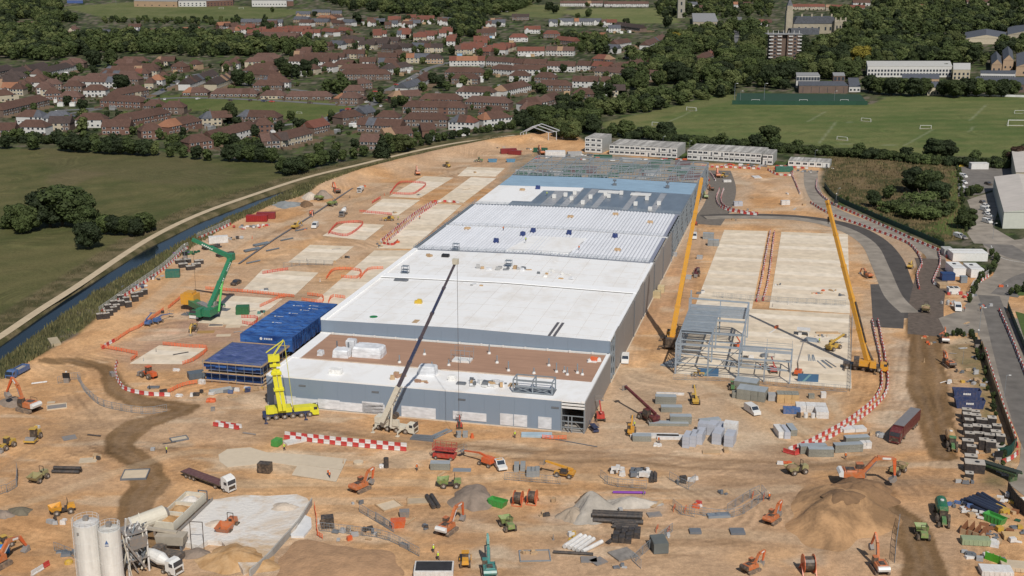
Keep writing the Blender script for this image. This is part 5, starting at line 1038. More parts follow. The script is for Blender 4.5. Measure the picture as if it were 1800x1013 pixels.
for lf in('oak','mid','dark','pale'):
    V=[];Fc=[];k0=0
    for(X,Y,h,kind,leaf,wide,*_r)in far:
        if(leaf if leaf in('oak','mid','pale')else 'dark')!=lf:continue
        me=LOWC[(k0%3)];co=np.empty(len(me.vertices)*3);me.vertices.foreach_get('co',co);co=co.reshape(-1,3);t=R.uniform(0,6);c_,s_=math.cos(t),math.sin(t)
        co=np.stack([(co[:,0]*c_-co[:,1]*s_)*h/10*wide+X,(co[:,0]*s_+co[:,1]*c_)*h/10*wide+Y,co[:,2]*h/10],-1)
        off=sum(len(q)for q in V);V.append(co);Fc+=[tuple(i+off for i in p.vertices)for p in me.polygons];k0+=1
    if V:
        me=bpy.data.meshes.new('woodland');me.from_pydata(np.vstack(V).tolist(),[],Fc);me.materials.append(leafs[lf]);o=ob('woodland',me,kind='stuff')
        o['label']={'oak':'far trees of deep green crowns in the distance','mid':'far trees of mid green crowns in the distance','dark':'far trees of dark crowns in the distance','pale':'far trees of pale green crowns in the distance'}[lf]
tb=crown_mesh('shrub',77,5,90,'bush',2.6);tco=np.empty(len(tb.vertices)*3);tb.vertices.foreach_get('co',tco);tco=tco.reshape(-1,3);tfc=[tuple(p.vertices)for p in tb.polygons]
for lf,seed in(('dark',1),('mid',2),('oak',3)):
    rg=random.Random(seed);V_,F_=[],[]
    for i in range(1000):
        a,b_,dp,rz,L=rg.choice(HOUSES);u=rg.uniform(-6,L+6);v=rg.choice((-1,1,1))*rg.uniform(3,16);v+=dp if v>0 else 0;x=a.x+u*math.cos(rz)-v*math.sin(rz);y=a.y+u*math.sin(rz)+v*math.cos(rz);px,py=PX(x,y)
        if near_house(x,y,.8)or not(-30<px<1200 and 2<py<262)or(300<px<650 and 170<py<212):continue
        s_=rg.uniform(.14,.36);t=rg.uniform(0,6);c_,q_=math.cos(t)*s_*rg.uniform(.8,1.6),math.sin(t)*s_;k=len(V_)*len(tco);V_.append(np.stack([tco[:,0]*c_-tco[:,1]*q_+x,tco[:,0]*q_+tco[:,1]*c_+y,tco[:,2]*s_],-1));F_+=[tuple(j+k for j in f)for f in tfc]
    me=bpy.data.meshes.new('garden_shrubs');me.from_pydata(np.vstack(V_).tolist(),[],F_);me.materials.append(leafs[lf]);ob('garden_shrubs',me,kind='stuff',label=lf+' green low shrubs and hedges in the gardens')
def tufts(name,polys,density,h0,h1,mat,label,wd=.5):
    V=[];r=np.random.default_rng(5)
    for P in polys:
        q=P2(P)if not isinstance(P,np.ndarray)else P;x0,y0=q.min(0);x1,y1=q.max(0);n=int((x1-x0)*(y1-y0)*density);X=r.uniform(x0,x1,n);Y=r.uniform(y0,y1,n);k=poly_sd(X,Y,q)<0;X,Y=X[k],Y[k];n=len(X)
        Z=hgt(X,Y);t=r.uniform(0,2*PI,n);w_=wd*r.uniform(.5,1.3,n);h=r.uniform(h0,h1,n)*(.6+.8*fbm(X,Y,9,61));dx,dy=np.cos(t)*w_/2,np.sin(t)*w_/2;lx,ly=r.uniform(-.3,.3,n)*h,r.uniform(-.3,.3,n)*h
        V.append(np.stack([np.stack([X-dx,Y-dy,Z-.1],-1),np.stack([X+dx,Y+dy,Z-.1],-1),np.stack([X+lx,Y+ly,Z+h],-1)],1).reshape(-1,3))
    V=np.vstack(V);m=len(V)//3;me=bpy.data.meshes.new(name);me.from_pydata(V.tolist(),[],[(3*i,3*i+1,3*i+2)for i in range(m)]);me.materials.append(mat);o=ob(name,me,kind='stuff');o['label']=label
reed=M('reed_green',(.115,.11,.045),.9,.3,.15);reed2=M('reed_straw',(.155,.14,.06),.9,.3,.15)
RB=[(-100,760),(0,676),(60,636),(130,590),(185,548),(235,508),(330,442),(400,398),(470,364),(560,336),(640,306),(730,278),(800,262),(900,246),(900,244),(820,253),(735,276),(640,300),(560,318),(500,339),(450,363),(400,383),(308,433),(164,516),(0,636),(-100,716)]
tufts('reed_bank',[RB],3.0,.6,1.5,reed,'tall green reeds and rough grass between canal and site');tufts('reed_bank',[RB],.9,.7,1.7,reed2,'straw coloured seed heads among the bank reeds')
LB=[(-100,650),(0,584),(110,503),(200,446),(300,391),(400,349),(450,336),(540,307),(630,286),(630,283),(540,302),(440,330),(400,336),(300,378),(200,430),(100,492),(0,560),(-100,630)]
tufts('rough_grass',[LB],.9,.3,.9,M('rough_grass_brown',(.12,.10,.05),.9,.3),'brown rough grass along the towpath edge')
tufts('rough_grass',[ROUGH],.45,.4,1.2,M('scrub_brown',(.15,.115,.055),.9,.35,.05),'brown and olive scrub on the waste ground',.8)
# ================================================================ MACHINE KIT (x is forward)
def paint(n,c,d=.22):return M('paint_'+n,c,.4,.06,.8,dust=d,spec=.5)
OR=paint('orange',(.50,.125,.03),.34);DO=paint('deep_orange',(.62,.10,.02));YE=paint('yellow',(.56,.35,.03),.34);AM=paint('amber',(.62,.29,.015));LY=paint('lemon',(.66,.62,.03),.05);GR=paint('green',(.03,.19,.06),.3);LG=paint('lime',(.15,.26,.07),.36);RD=paint('red',(.42,.025,.02));MR=paint('maroon',(.10,.010,.018),.12);BL=paint('blue',(.03,.12,.32))
TE=paint('teal',(.01,.20,.19));WH=paint('white',(.68,.68,.66),.12);GY=paint('grey',(.20,.20,.20),.3);BK=paint('black',(.02,.02,.022),.25);CRM=paint('crane_white',(.62,.58,.48),.12);TN=paint('khaki',(.30,.28,.13));CG=paint('crane_green',(.012,.17,.085),.08);NV=paint('navy',(.015,.035,.10),.1)
rub=M('tyre_rubber',(.025,.024,.023),.9,.2,dust=.35);hub=M('hub_grey',(.38,.37,.35),.5,.1,dust=.3);trk=M('track_steel',(.10,.085,.075),.8,.2,dust=.5);gls=glass;hose=M('chrome',(.5,.5,.5),.25,.05,metal=.8)
def wheels(L,r,wd,mat=None):
    """list of wheel parts with a hub each"""
    out=[]
    for(x,y)in L:out.append(('wheel',MB().wheel(x,y,r,wd).mesh('wheel',rub),[('hub',MB().cyl((x,y-(wd/2+.03)*(1 if y<0 else-1),r),(x,y,r),r*.45,n=8).mesh('hub',mat or hub)),]))
    return out
CACHE={}
def proto(key):
    def deco(fn):
        def g(*a):
            k=(key,)+a
            if k not in CACHE:CACHE[k]=fn(*a)
            return CACHE[k]
        return g
    return deco
def armbox(p0,p1,w0,h0,h1=None):
    h1=h1 or h0;d=Vector((p1[0]-p0[0],0,p1[1]-p0[1])).normalized();nx,nz=-d.z,d.x
    return MB().prism([(p0[0]-nx*h0/2,p0[1]-nz*h0/2),(p1[0]-nx*h1/2,p1[1]-nz*h1/2),(p1[0]+nx*h1/2,p1[1]+nz*h1/2),(p0[0]+nx*h0/2,p0[1]+nz*h0/2)],-w0/2,w0/2)
@proto('exc')
def excavator(c,cw,pose):
    s=[]
    for y in(-1.25,1.25):
        s.append(('track',MB().prism([(-2.1,.25),(-1.8,.02),(1.8,.02),(2.1,.25),(2.15,.6),(1.85,.88),(-1.85,.88),(-2.15,.6)],y-.3,y+.3).mesh('track',trk)))
    s.append(('undercarriage',MB().box(0,0,.45,2.6,2.0,.5).cyl((0,0,.9),(0,0,1.1),.8,n=12).mesh('undercarriage',BK)))
    s.append(('body',MB().box(-.35,0,1.1,3.5,2.5,.95,taper=.96).box(-.9,-.1,2.05,2.1,1.9,.22,taper=.9).mesh('body',MATS[c]),[('grille',MB().box(-.9,0,2.27,1.5,1.2,.06).mesh('grille',BK)),('rail',MB().bar((-1.6,-1.1,2.7),(.2,-1.1,2.7),.06).bar((-1.6,-1.1,2.05),(-1.6,-1.1,2.7),.06).bar((.2,-1.1,2.05),(.2,-1.1,2.7),.06).mesh('rail',BK))]))
    s.append(('counterweight',MB().prism([(-2.1,1.15),(-2.75,1.25),(-2.9,1.75),(-2.6,2.15),(-2.1,2.15)],-1.25,1.25).mesh('counterweight',MATS[cw])))
    s.append(('cab',MB().prism([(.2,1.1),(1.65,1.1),(1.7,2.0),(1.35,2.9),(.25,2.9)],.3,1.25).mesh('cab',BK),[('window',MB().prism([(.35,1.9),(1.5,1.9),(1.25,2.75),(.35,2.75)],1.26,1.29).box(1.5,.78,1.7,.1,.8,1.0).mesh('window',gls)),('cab_roof',MB().box(.8,.78,2.9,1.2,.95,.08).mesh('cab_roof',MATS[c]))]))
    A={'dig':((1.2,1.6),(3.2,4.4),(6.0,4.3),(6.7,1.6)),'up':((1.2,1.6),(2.4,5.1),(3.8,6.6),(6.0,3.0)),'low':((1.2,1.6),(3.0,3.3),(5.2,2.9),(6.4,.8)),'reach':((1.2,1.6),(3.4,4.3),(6.2,4.2),(6.5,1.1)),'fold':((1.2,1.6),(2.6,3.9),(4.5,4.3),(3.9,1.5))}[pose]
    s.append(('boom',MB().add(*(lambda a,b_:(a.v+b_.v,a.f+[tuple(i+len(a.v)for i in f)for f in b_.f]))(armbox(A[0],A[1],.5,.55,.75),armbox(A[1],A[2],.46,.75,.42))).mesh('boom',MATS[c]),[('boom_panel',armbox(((A[1][0]*.7+A[2][0]*.3),(A[1][1]*.7+A[2][1]*.3)),((A[1][0]*.2+A[2][0]*.8),(A[1][1]*.2+A[2][1]*.8)),.52,.34).mesh('boom_panel',WH)),('ram',MB().cyl((1.4,.32,1.3),(A[1][0]-.1,.32,A[1][1]-.5),.09,n=6).cyl((1.4,-.32,1.3),(A[1][0]-.1,-.32,A[1][1]-.5),.09,n=6).mesh('ram',hose))]))
    s.append(('stick',armbox(A[2],A[3],.34,.62,.3).mesh('stick',MATS[c]if c!='paint_orange' else DO)))
    bx,bz=A[3];s.append(('bucket',MB().prism([(bx+.2,bz+.15),(bx+.35,bz-.5),(bx-.1,bz-1.1),(bx-.8,bz-1.0),(bx-.95,bz-.65),(bx-.35,bz-.2),(bx-.2,bz+.15)],-.5,.5).mesh('bucket',GY)))
    return s
@proto('dumper')
def dumper(c,load):
    s=wheels([(1.35,-.95),(1.35,.95),(-1.25,-.95),(-1.25,.95)],.62,.5)
    s+=[('skip',MB().add([(.5,-1.05,1.0),(2.2,-.95,.95),(2.2,.95,.95),(.5,1.05,1.0),(.3,-1.2,2.0),(2.75,-1.15,1.75),(2.75,1.15,1.75),(.3,1.2,2.0),(.6,-.95,1.15),(2.1,-.85,1.15),(2.1,.85,1.15),(.6,.95,1.15)],[(3,2,1,0),(0,1,5,4),(1,2,6,5),(2,3,7,6),(3,0,4,7),(4,5,9,8),(5,6,10,9),(6,7,11,10),(7,4,8,11),(8,9,10,11)]).mesh('skip',MATS[c]))]
    if load:s.append(('load',MB().lathe([(1.25,1.55),(.9,1.95),(.2,2.15)],1.4,0,9).mesh('load',M('spoil',(.25,.17,.1),.95,.2))))
    s+=[('chassis',MB().box(0,0,.55,3.4,.9,.4).mesh('chassis',BK)),('engine_cover',MB().box(-1.45,0,.95,1.5,1.35,.85,taper=.9).mesh('engine_cover',MATS[c])),('seat',MB().box(-.5,0,.95,.5,.6,.5).box(-.72,0,1.3,.12,.55,.6).mesh('seat',BK)),('roll_bar',MB().bar((-.85,-.5,1),(-.85,-.5,2.9),.09).bar((-.85,.5,1),(-.85,.5,2.9),.09).bar((-.85,-.5,2.9),(-.85,.5,2.9),.09).mesh('roll_bar',BK))]
    return s
@proto('tele')
def telehandler(c,up):
    s=wheels([(1.5,-.95),(1.5,.95),(-1.5,-.95),(-1.5,.95)],.62,.45)
    s+=[('chassis',MB().box(0,0,.6,4.6,1.4,.55).box(-1.9,.1,1.1,1.3,1.7,.6).mesh('chassis',MATS[c])),('cab',MB().prism([(-.9,1.1),(.7,1.1),(.75,1.8),(.4,2.5),(-.85,2.5)],.15,1.0).mesh('cab',BK),[('window',MB().box(-.1,1.01,1.6,1.2,.04,.75).mesh('window',gls)),('cab_roof',MB().box(-.2,.57,2.5,1.25,.85,.07).mesh('cab_roof',MATS[c]))])]
    tip=(7.5,4.6)if up==2 else(4.6,3.2)if up else(3.3,1.2)
    s+=[('boom',armbox((-2.1,2.0),tip,.4,.55,.36).mesh('boom',MATS[c])),('forks',MB().box(tip[0]+.2,0,tip[1]-.9,.12,1.2,1.0).box(tip[0]+.8,-.35,tip[1]-.9,1.2,.12,.08).box(tip[0]+.8,.35,tip[1]-.9,1.2,.12,.08).mesh('forks',GY))]
    return s
@proto('loader')
def loader(c):
    s=wheels([(1.6,-1.1),(1.6,1.1),(-1.3,-1.1),(-1.3,1.1)],.8,.55)
    s+=[('rear_body',MB().box(-1.4,0,.9,2.6,1.5,1.1,taper=.93).mesh('rear_body',MATS[c])),('front_frame',MB().box(1.3,0,.8,1.2,1.0,.8).mesh('front_frame',MATS[c])),('cab',MB().box(0,0,1.4,1.4,1.4,1.7,taper=.88).mesh('cab',BK),[('cab_roof',MB().box(0,0,3.1,1.5,1.5,.12).mesh('cab_roof',MATS[c])),('window',MB().box(.66,0,1.9,.1,1.1,.9).mesh('window',gls))]),('lift_arm',MB().bar((1.2,-.5,1.5),(2.9,-.5,.9),.25).bar((1.2,.5,1.5),(2.9,.5,.9),.25).mesh('lift_arm',MATS[c])),('bucket',MB().prism([(2.8,.25),(3.7,.1),(3.6,.3),(3.1,.8),(3.3,1.3),(2.8,1.3)],-1.4,1.4).mesh('bucket',GY))]
    return s
@proto('roller')
def roller(c):
    s=wheels([(-1.4,-.8),(-1.4,.8)],.7,.45)
    s+=[('drum',MB().cyl((1.5,-1.0,.72),(1.5,1.0,.72),.72,n=16).mesh('drum',GY)),('frame',MB().box(1.5,-1.12,.6,2.0,.16,.3).box(1.5,1.12,.6,2.0,.16,.3).box(2.4,0,.6,.2,2.3,.3).box(.4,0,.6,.7,1.2,.4).mesh('frame',MATS[c])),('engine_cover',MB().box(-1.5,0,1.1,1.9,1.4,.8,taper=.85).mesh('engine_cover',MATS[c])),('cab',MB().box(-.1,0,1.0,1.1,1.3,1.7,taper=.92).mesh('cab',BK),[('cab_roof',MB().box(-.1,0,2.7,1.3,1.5,.12).mesh('cab_roof',MATS[c]))])]
    return s
@proto('car')
def car(c,van):
    if van:pr=[(-2.3,.35),(-2.35,1.75),(-2.2,1.95),(.9,1.95),(1.6,1.25),(2.4,1.0),(2.5,.35)];wn=[(.75,1.25),(1.45,1.25),(.85,1.83),(.35,1.83)]
    else:pr=[(-2.1,.3),(-2.15,.95),(-1.7,1.05),(-1.1,1.45),(.35,1.45),(1.05,.98),(2.0,.85),(2.15,.5),(2.1,.3)];wn=[(-1.45,1.02),(.85,1.02),(.28,1.38),(-1.05,1.38)]
    w_=.95 if van else.86
    s=[('body',MB().prism(pr,-w_,w_).mesh('body',MATS[c])),('side_window',MB().prism(wn,-w_-.015,-w_+.02).prism(wn,w_-.02,w_+.015).mesh('side_window',gls))]
    if van:s.append(('windscreen',MB().add([(.93,-.8,1.93),(1.6,-.85,1.29),(1.6,.85,1.29),(.93,.8,1.93)],[(0,1,2,3)]).mesh('windscreen',gls)))
    else:s.append(('windscreen',MB().add([(.38,-.68,1.45),(1.02,-.76,1.03),(1.02,.76,1.03),(.38,.68,1.45),(-1.12,-.66,1.46),(-1.7,-.72,1.09),(-1.7,.72,1.09),(-1.12,.66,1.46)],[(0,1,2,3),(7,6,5,4)]).mesh('windscreen',gls)))
    return s+wheels([(1.35,-.8),(1.35,.8),(-1.35,-.8),(-1.35,.8)],.33,.22)
@proto('pickup')
def pickup(c):
    s=[('body',MB().prism([(-2.5,.5),(-2.55,1.0),(-.8,1.0),(-.7,1.75),(.6,1.75),(1.2,1.1),(2.4,.95),(2.5,.5)],-.92,.92).mesh('body',MATS[c])),('windscreen',MB().add([(.63,-.75,1.76),(1.2,-.8,1.13),(1.2,.8,1.13),(.63,.75,1.76)],[(0,1,2,3)]).mesh('windscreen',gls)),('side_window',MB().box(0,-.93,1.2,1.1,.03,.42).box(0,.93,1.2,1.1,.03,.42).mesh('side_window',gls)),('load_bed',MB().box(-1.65,0,1.01,1.5,1.5,.05).mesh('load_bed',BK)),('tailboard',MB().box(-2.56,0,.5,.05,1.8,.55).mesh('tailboard',YE)),('light_bar',MB().box(0,0,1.76,.25,1.2,.12).mesh('light_bar',AM))]
    return s+wheels([(1.5,-.85),(1.5,.85),(-1.5,-.85),(-1.5,.85)],.4,.26)
def cab_parts(x,c,w_=2.45,h=3.4,sleeper=True):
    pr=[(x-2.2,.9),(x-2.2,h+.3 if sleeper else h),(x-1.2,h+.3 if sleeper else h),(x-.1,2.2 if not sleeper else 2.5),(x,1.9),(x,.5),(x-1.2,.5)]
    if sleeper:pr=[(x-2.2,.9),(x-2.2,h+.1),(x-1.6,h+.35),(x-.5,h-.1),(x-.12,2.9),(x,1.9),(x,.5),(x-1.2,.5)]
    return('cab',MB().prism(pr,-w_/2,w_/2).mesh('cab',MATS[c]),[('windscreen',MB().box(x-.02,0,1.95,.1,w_*.9,.95,ry=-.1).mesh('windscreen',gls)),('side_window',MB().box(x-.8,-w_/2-.01,1.9,.9,.04,.7).box(x-.8,w_/2+.01,1.9,.9,.04,.7).mesh('side_window',gls)),('grille',MB().box(x+.02,0,.75,.05,w_*.75,.8).mesh('grille',BK)),('bumper',MB().box(x+.02,0,.35,.12,w_,.3).mesh('bumper',MATS[c])),('headlight',MB().box(x+.05,-.95,.55,.06,.3,.2).mesh('headlight',hose)),('headlight',MB().box(x+.05,.95,.55,.06,.3,.2).mesh('headlight',hose))])
@proto('artic')
def artic(c,body):
    s=[cab_parts(8,c),('chassis',MB().box(4.5,0,.75,6,.9,.3).mesh('chassis',BK))]
    if body=='flat':s+=[('deck',MB().box(-1.2,0,1.2,13.4,2.5,.18).mesh('deck',paint('deck_maroon',(.11,.04,.04),.15))),('headboard',MB().box(5.45,0,1.38,.1,2.5,1.0).mesh('headboard',GY)),('side_rave',MB().box(-1.2,-1.26,1.1,13.4,.06,.3).box(-1.2,1.26,1.1,13.4,.06,.3).mesh('side_rave',BK)),('trailer_frame',MB().box(-1.2,0,.8,12.6,1.0,.4).mesh('trailer_frame',BK))]
    else:s+=[('trailer_box',MB().box(-1.2,0,1.1,13.4,2.5,2.7).mesh('trailer_box',MATS[c])),('trailer_roof',MB().box(-1.2,0,3.8,13.3,2.4,.08).mesh('trailer_roof',paint('sheet_grey',(.17,.165,.17),.1))),('side_stripe',MB().box(-1.2,-1.27,1.6,13.2,.04,.9).box(-1.2,1.27,1.6,13.2,.04,.9).mesh('side_stripe',WH if 0 else MATS[c])),('trailer_frame',MB().box(-1.2,0,.7,12.6,1.0,.4).mesh('trailer_frame',BK))]
    return s+wheels([(6.6,-1.05),(6.6,1.05),(3.6,-1.0),(3.6,1.0),(-3.6,-1.0),(-3.6,1.0),(-4.9,-1.0),(-4.9,1.0),(-6.2,-1.0),(-6.2,1.0)],.5,.35)
@proto('tipper')
def tipper(c,b):
    s=[cab_parts(4.4,c,sleeper=False,h=2.9),('chassis',MB().box(0,0,.7,8,.9,.35).mesh('chassis',BK)),('tipper_body',MB().box(-1.4,0,1.1,5.9,2.5,.12).box(-1.4,-1.2,1.2,5.9,.1,1.3).box(-1.4,1.2,1.2,5.9,.1,1.3).box(1.5,0,1.2,.1,2.5,1.6).box(-4.3,0,1.2,.1,2.5,1.3).mesh('tipper_body',MATS[b])),('load',MB().box(-1.4,0,1.25,5.6,2.25,.9,taper=.8).mesh('load',M('gravel_load',(.33,.29,.24),.95,.2)))]
    return s+wheels([(3.2,-1.05),(3.2,1.05),(1.6,-1.05),(1.6,1.05),(-2.0,-1.0),(-2.0,1.0),(-3.3,-1.0),(-3.3,1.0)],.5,.35)
@proto('mixer')
def mixer(c):
    s=[cab_parts(4.6,c,sleeper=False,h=2.9),('chassis',MB().box(0,0,.7,8.4,.9,.35).mesh('chassis',BK)),('drum',MB().cyl((2.0,0,1.9),(.2,0,2.25),.65,1.25,14).cyl((.2,0,2.25),(-2.0,0,2.6),1.25,1.1,14).cyl((-2.0,0,2.6),(-3.7,0,3.0),1.1,.5,14).mesh('drum',WH)),('chute',MB().bar((-3.8,0,2.8),(-4.7,0,1.2),.6,.12).mesh('chute',GY)),('hopper',MB().box(-3.9,0,3.0,.9,1.0,.6).mesh('hopper',GY))]
    return s+wheels([(3.3,-1.05),(3.3,1.05),(1.7,-1.05),(1.7,1.05),(-2.0,-1.0),(-2.0,1.0),(-3.3,-1.0),(-3.3,1.0)],.5,.35)
@proto('tractor')
def tractor_tank(c,t):
    s=wheels([(4.4,-.85),(4.4,.85)],.55,.4)+wheels([(2.3,-1.0),(2.3,1.0)],.9,.5)+wheels([(-2.2,-1.1),(-2.2,1.1)],.65,.45)
    s+=[('bonnet',MB().box(4.0,0,.9,2.0,.8,.85,taper=.92).mesh('bonnet',MATS[c])),('cab',MB().box(2.4,0,1.2,1.5,1.4,1.6,taper=.9).mesh('cab',BK),[('cab_roof',MB().box(2.4,0,2.8,1.5,1.5,.14).mesh('cab_roof',MATS[c]))]),('tank',MB().cyl((1.0,0,1.75),(-.2,0,1.75),.8,1.1,14).cyl((-.2,0,1.75),(-3.6,0,1.75),1.1,n=14).cyl((-3.6,0,1.75),(-4.1,0,1.75),1.1,.7,14).mesh('tank',MATS[t]),[('hatch',MB().cyl((-1.4,0,2.8),(-1.4,0,3.0),.35,n=8).mesh('hatch',WH))]),('drawbar',MB().box(.6,0,.6,2.6,.4,.3).mesh('drawbar',BK))]
    return s
@proto('scissor')
def scissor(c):
    s=wheels([(1.5,-.9),(1.5,.9),(-1.5,-.9),(-1.5,.9)],.38,.3)
    s+=[('base',MB().box(0,0,.45,4.2,1.9,.7).mesh('base',MATS[c])),('lift_arms',MB().bar((-1.6,-.5,1.2),(1.6,-.5,1.7),.14).bar((-1.6,.5,1.7),(1.6,.5,1.2),.14).mesh('lift_arms',BK)),('platform',MB().box(0,0,1.8,4.4,1.9,.16).mesh('platform',MATS[c]))]
    m=MB()
    for x in(-2.15,-1.1,0,1.1,2.15):
        for y in(-.9,.9):m.box(x,y,1.95,.07,.07,1.1)
    for y in(-.9,.9):
        for z in(2.5,3.05):m.bar((-2.15,y,z),(2.15,y,z),.06)
    for x in(-2.15,2.15):
        for z in(2.5,3.05):m.bar((x,-.9,z),(x,.9,z),.06)
    return s+[('guard_rail',m.mesh('guard_rail',MATS[c]))]
@proto('boomlift')
def boomlift(c,st):
    s=wheels([(1.2,-.95),(1.2,.95),(-1.2,-.95),(-1.2,.95)],.45,.35)
    s+=[('chassis',MB().box(0,0,.45,2.8,1.5,.35).mesh('chassis',BK)),('turntable',MB().box(-.4,0,.85,2.4,1.9,1.0,taper=.92).mesh('turntable',MATS[c]))]
    tip={0:(6.0,1.6),1:(4.5,8.5),2:(2.4,3.8)}[st];mid={0:(2.0,2.2),1:(-2.2,4.6),2:(-2.0,2.6)}[st]
    s+=[('lower_boom',armbox((-.6,1.8),mid,.35,.38).mesh('lower_boom',GY if st==1 else MATS[c])),('upper_boom',armbox(mid,tip,.3,.32,.24).mesh('upper_boom',GY if st==1 else MATS[c]))]
    m=MB();x,z=tip[0]+.6,tip[1]-.2
    m.box(x,0,z,.9,1.8,.08)
    for y in(-.9,.9):
        m.bar((x-.45,y,z+1.1),(x+.45,y,z+1.1),.06)
        for dx in(-.45,.45):m.box(x+dx,y,z,.06,.06,1.1)
    for dx in(-.45,.45):m.bar((x+dx,-.9,z+1.1),(x+dx,.9,z+1.1),.06)
    return s+[('basket',m.mesh('basket',GY))]
@proto('drum')
def cable_drum(c):
    m=MB();
    s=[('flange',MB().cyl((0,-.75,1.3),(0,-.68,1.3),1.3,n=16).mesh('flange',MATS[c])),('flange',MB().cyl((0,.68,1.3),(0,.75,1.3),1.3,n=16).mesh('flange',MATS[c])),('hose_coil',MB().cyl((0,-.68,1.3),(0,.68,1.3),.95,n=14).mesh('hose_coil',BK))]
    return s+[('stand',MB().bar((-1.2,-.9,0),(0,-.9,1.4),.12).bar((1.2,-.9,0),(0,-.9,1.4),.12).bar((-1.2,.9,0),(0,.9,1.4),.12).bar((1.2,.9,0),(0,.9,1.4),.12).bar((-1.2,-.9,.1),(-1.2,.9,.1),.12).mesh('stand',MATS[c]))]
def V(k,x,y,x2,y2,name,label,cat,group=None,scale=1.0,z=0.0):
    X,Y=G(x,y,z);return spawn(k,name,label,cat,(X,Y,z),yaw((x,y),(x2,y2)),group,scale)
E='paint_'
exm=lambda c='orange',cw='white',pose='dig':excavator(E+c,E+cw,pose)
V(exm(pose='up'),50,722,25,716,'excavator','orange excavator with raised boom standing alone at the far left','excavator',scale=1.25)
V(exm(pose='low'),-8,998,25,980,'excavator','orange excavator arm reaching in at the bottom left corner','excavator',scale=1.25)
V(exm(pose='fold',cw='orange'),634,862,660,850,'excavator','small orange excavator beside the pale square pad','excavator',scale=.95)
V(exm(pose='reach'),786,936,815,914,'excavator','orange and white excavator digging by the brown gravel heap','excavator')
V(exm(pose='reach'),1502,846,1545,847,'excavator','largest orange excavator, working on top of the big spoil heap','excavator',scale=1.35,z=1.0)
V(exm(pose='fold',cw='orange'),1357,918,1380,902,'excavator','small orange excavator left of the big spoil heap','excavator',scale=.85)
V(exm(pose='up'),1546,1004,1528,978,'excavator','orange excavator at the bottom edge below the big spoil heap','excavator',scale=.95)
V(exm(pose='fold',cw='black'),1320,1004,1340,996,'excavator','small dark orange excavator near the bottom edge by the coiled hose','excavator',scale=.8)
V(exm('teal','teal','up'),860,1010,856,985,'excavator','teal excavator at the bottom edge on the pale gravel','excavator',scale=1.0)
V(exm(pose='fold'),1661,602,1657,585,'excavator','orange excavator with white counterweight beside the estate road','excavator',scale=.85)
V(exm(pose='fold',cw='black'),1668,645,1655,636,'excavator','orange excavator on wheels next to the pale gravel patch by the road','excavator',scale=.85)
V(exm('deep_orange','black','dig'),592,340,582,334,'excavator','dark orange excavator beside spoil heaps near the canal','excavator',scale=1.0)
V(exm('orange','orange','dig'),734,308,730,302,'excavator','small orange excavator at the foot of the sand bund','excavator',scale=.9)
V(exm('orange','orange','low'),1525,488,1512,482,'excavator','orange excavator with bent arm right of the slab behind the crane boom','excavator',scale=.8)
V(exm('yellow','yellow','low'),1600,472,1608,462,'excavator','dark and yellow excavator in the sand left of the haul road','excavator',scale=.7)
V(exm('yellow','yellow','low'),520,402,545,392,'excavator','yellow excavator with a dark arm beside the long pipe trench','excavator',scale=.8)
V(exm('deep_orange','black','low'),548,378,552,392,'excavator','dark excavator straddling the pipe trench near the white lorry','excavator',scale=.75)
V(exm('orange','orange','dig'),952,272,945,268,'excavator','orange excavator at the far end in front of the steel arches','excavator',scale=1)
V(exm('red','red','low'),945,283,952,278,'excavator','red machine just beyond the open steel frame','excavator',scale=.8)
V(exm('deep_orange','orange','dig'),1262,312,1258,306,'excavator','amber excavator beyond the right corner of the steel frame','excavator',scale=.9)
V(exm('orange','black','low'),1250,335,1240,331,'excavator','small orange excavator beside the new dark road','excavator',scale=.7)
V(exm('lime','lime','low'),1240,349,1232,339,'excavator','bright lime green excavator on the new dark road','excavator',scale=.8)
V(exm('yellow','black','low'),340,582,335,592,'excavator','yellow loader on the red-brown hardstanding near the green crane','loader',scale=.85)
D=lambda c,l=0:dumper(E+c,l)
for a in(('amber',0,112,902,95,905,'amber site dumper alone in the open ground at lower left'),('tan',1,0,0,0,0,''),('lime',0,792,856,780,856,'light green dumper by the trailer of stacked pallets'),('khaki',1,1402,832,1388,834,'pale green dumper with dust beside the grey mesh stacks'),('khaki',1,1577,832,1590,824,'khaki dumper being loaded by the largest excavator'),
    ('lime',0,1621,945,1615,930,'lime green dumper driving on the dark haul road'),('khaki',1,1627,548,1625,560,'khaki dumper on the muddy road near the gate'),('lime',0,893,930,884,918,'green dumper right of the digging excavator'),('lime',0,560,352,568,354,'green dumper near the canal bund'),('lime',0,585,362,578,364,'green dumper beside the pipe trench at upper left'),
    ('khaki',0,70,845,62,850,'pale green dumper at the left edge near the black pipes'),('orange',0,402,935,392,945,'orange loader facing the grey aggregate pad'),('lime',0,1668,795,1664,812,'')):
    if a[6]:V(D(a[0],a[1]),a[2],a[3],a[4],a[5],'site_dumper',a[6],'dumper','site dumpers',1.3 if a[0]=='orange' else 1.1)
V(roller(E+'yellow'),60,775,52,782,'road_roller','yellow single drum roller near the left edge','roller',scale=1.15)
V(loader(E+'yellow'),13,788,5,792,'wheel_loader','yellow loader with a dark cab at the left edge below the roller','loader',scale=.9)
V(roller(E+'amber'),818,992,818,975,'road_roller','amber roller on the pale gravel at the bottom edge','roller',scale=1.0)
V(telehandler(E+'amber',1),992,838,960,833,'telehandler','amber telehandler parked beside grey block pallets','telehandler',scale=1.0)
V(telehandler(E+'maroon',2),1140,740,1105,722,'telehandler','large dark red telehandler lifting a grey load right of the warehouse corner','telehandler',scale=1.35)
V(telehandler(E+'yellow',1),1465,615,1478,610,'telehandler','yellow telehandler on the right slab beside the timber pack','telehandler',scale=1.15)
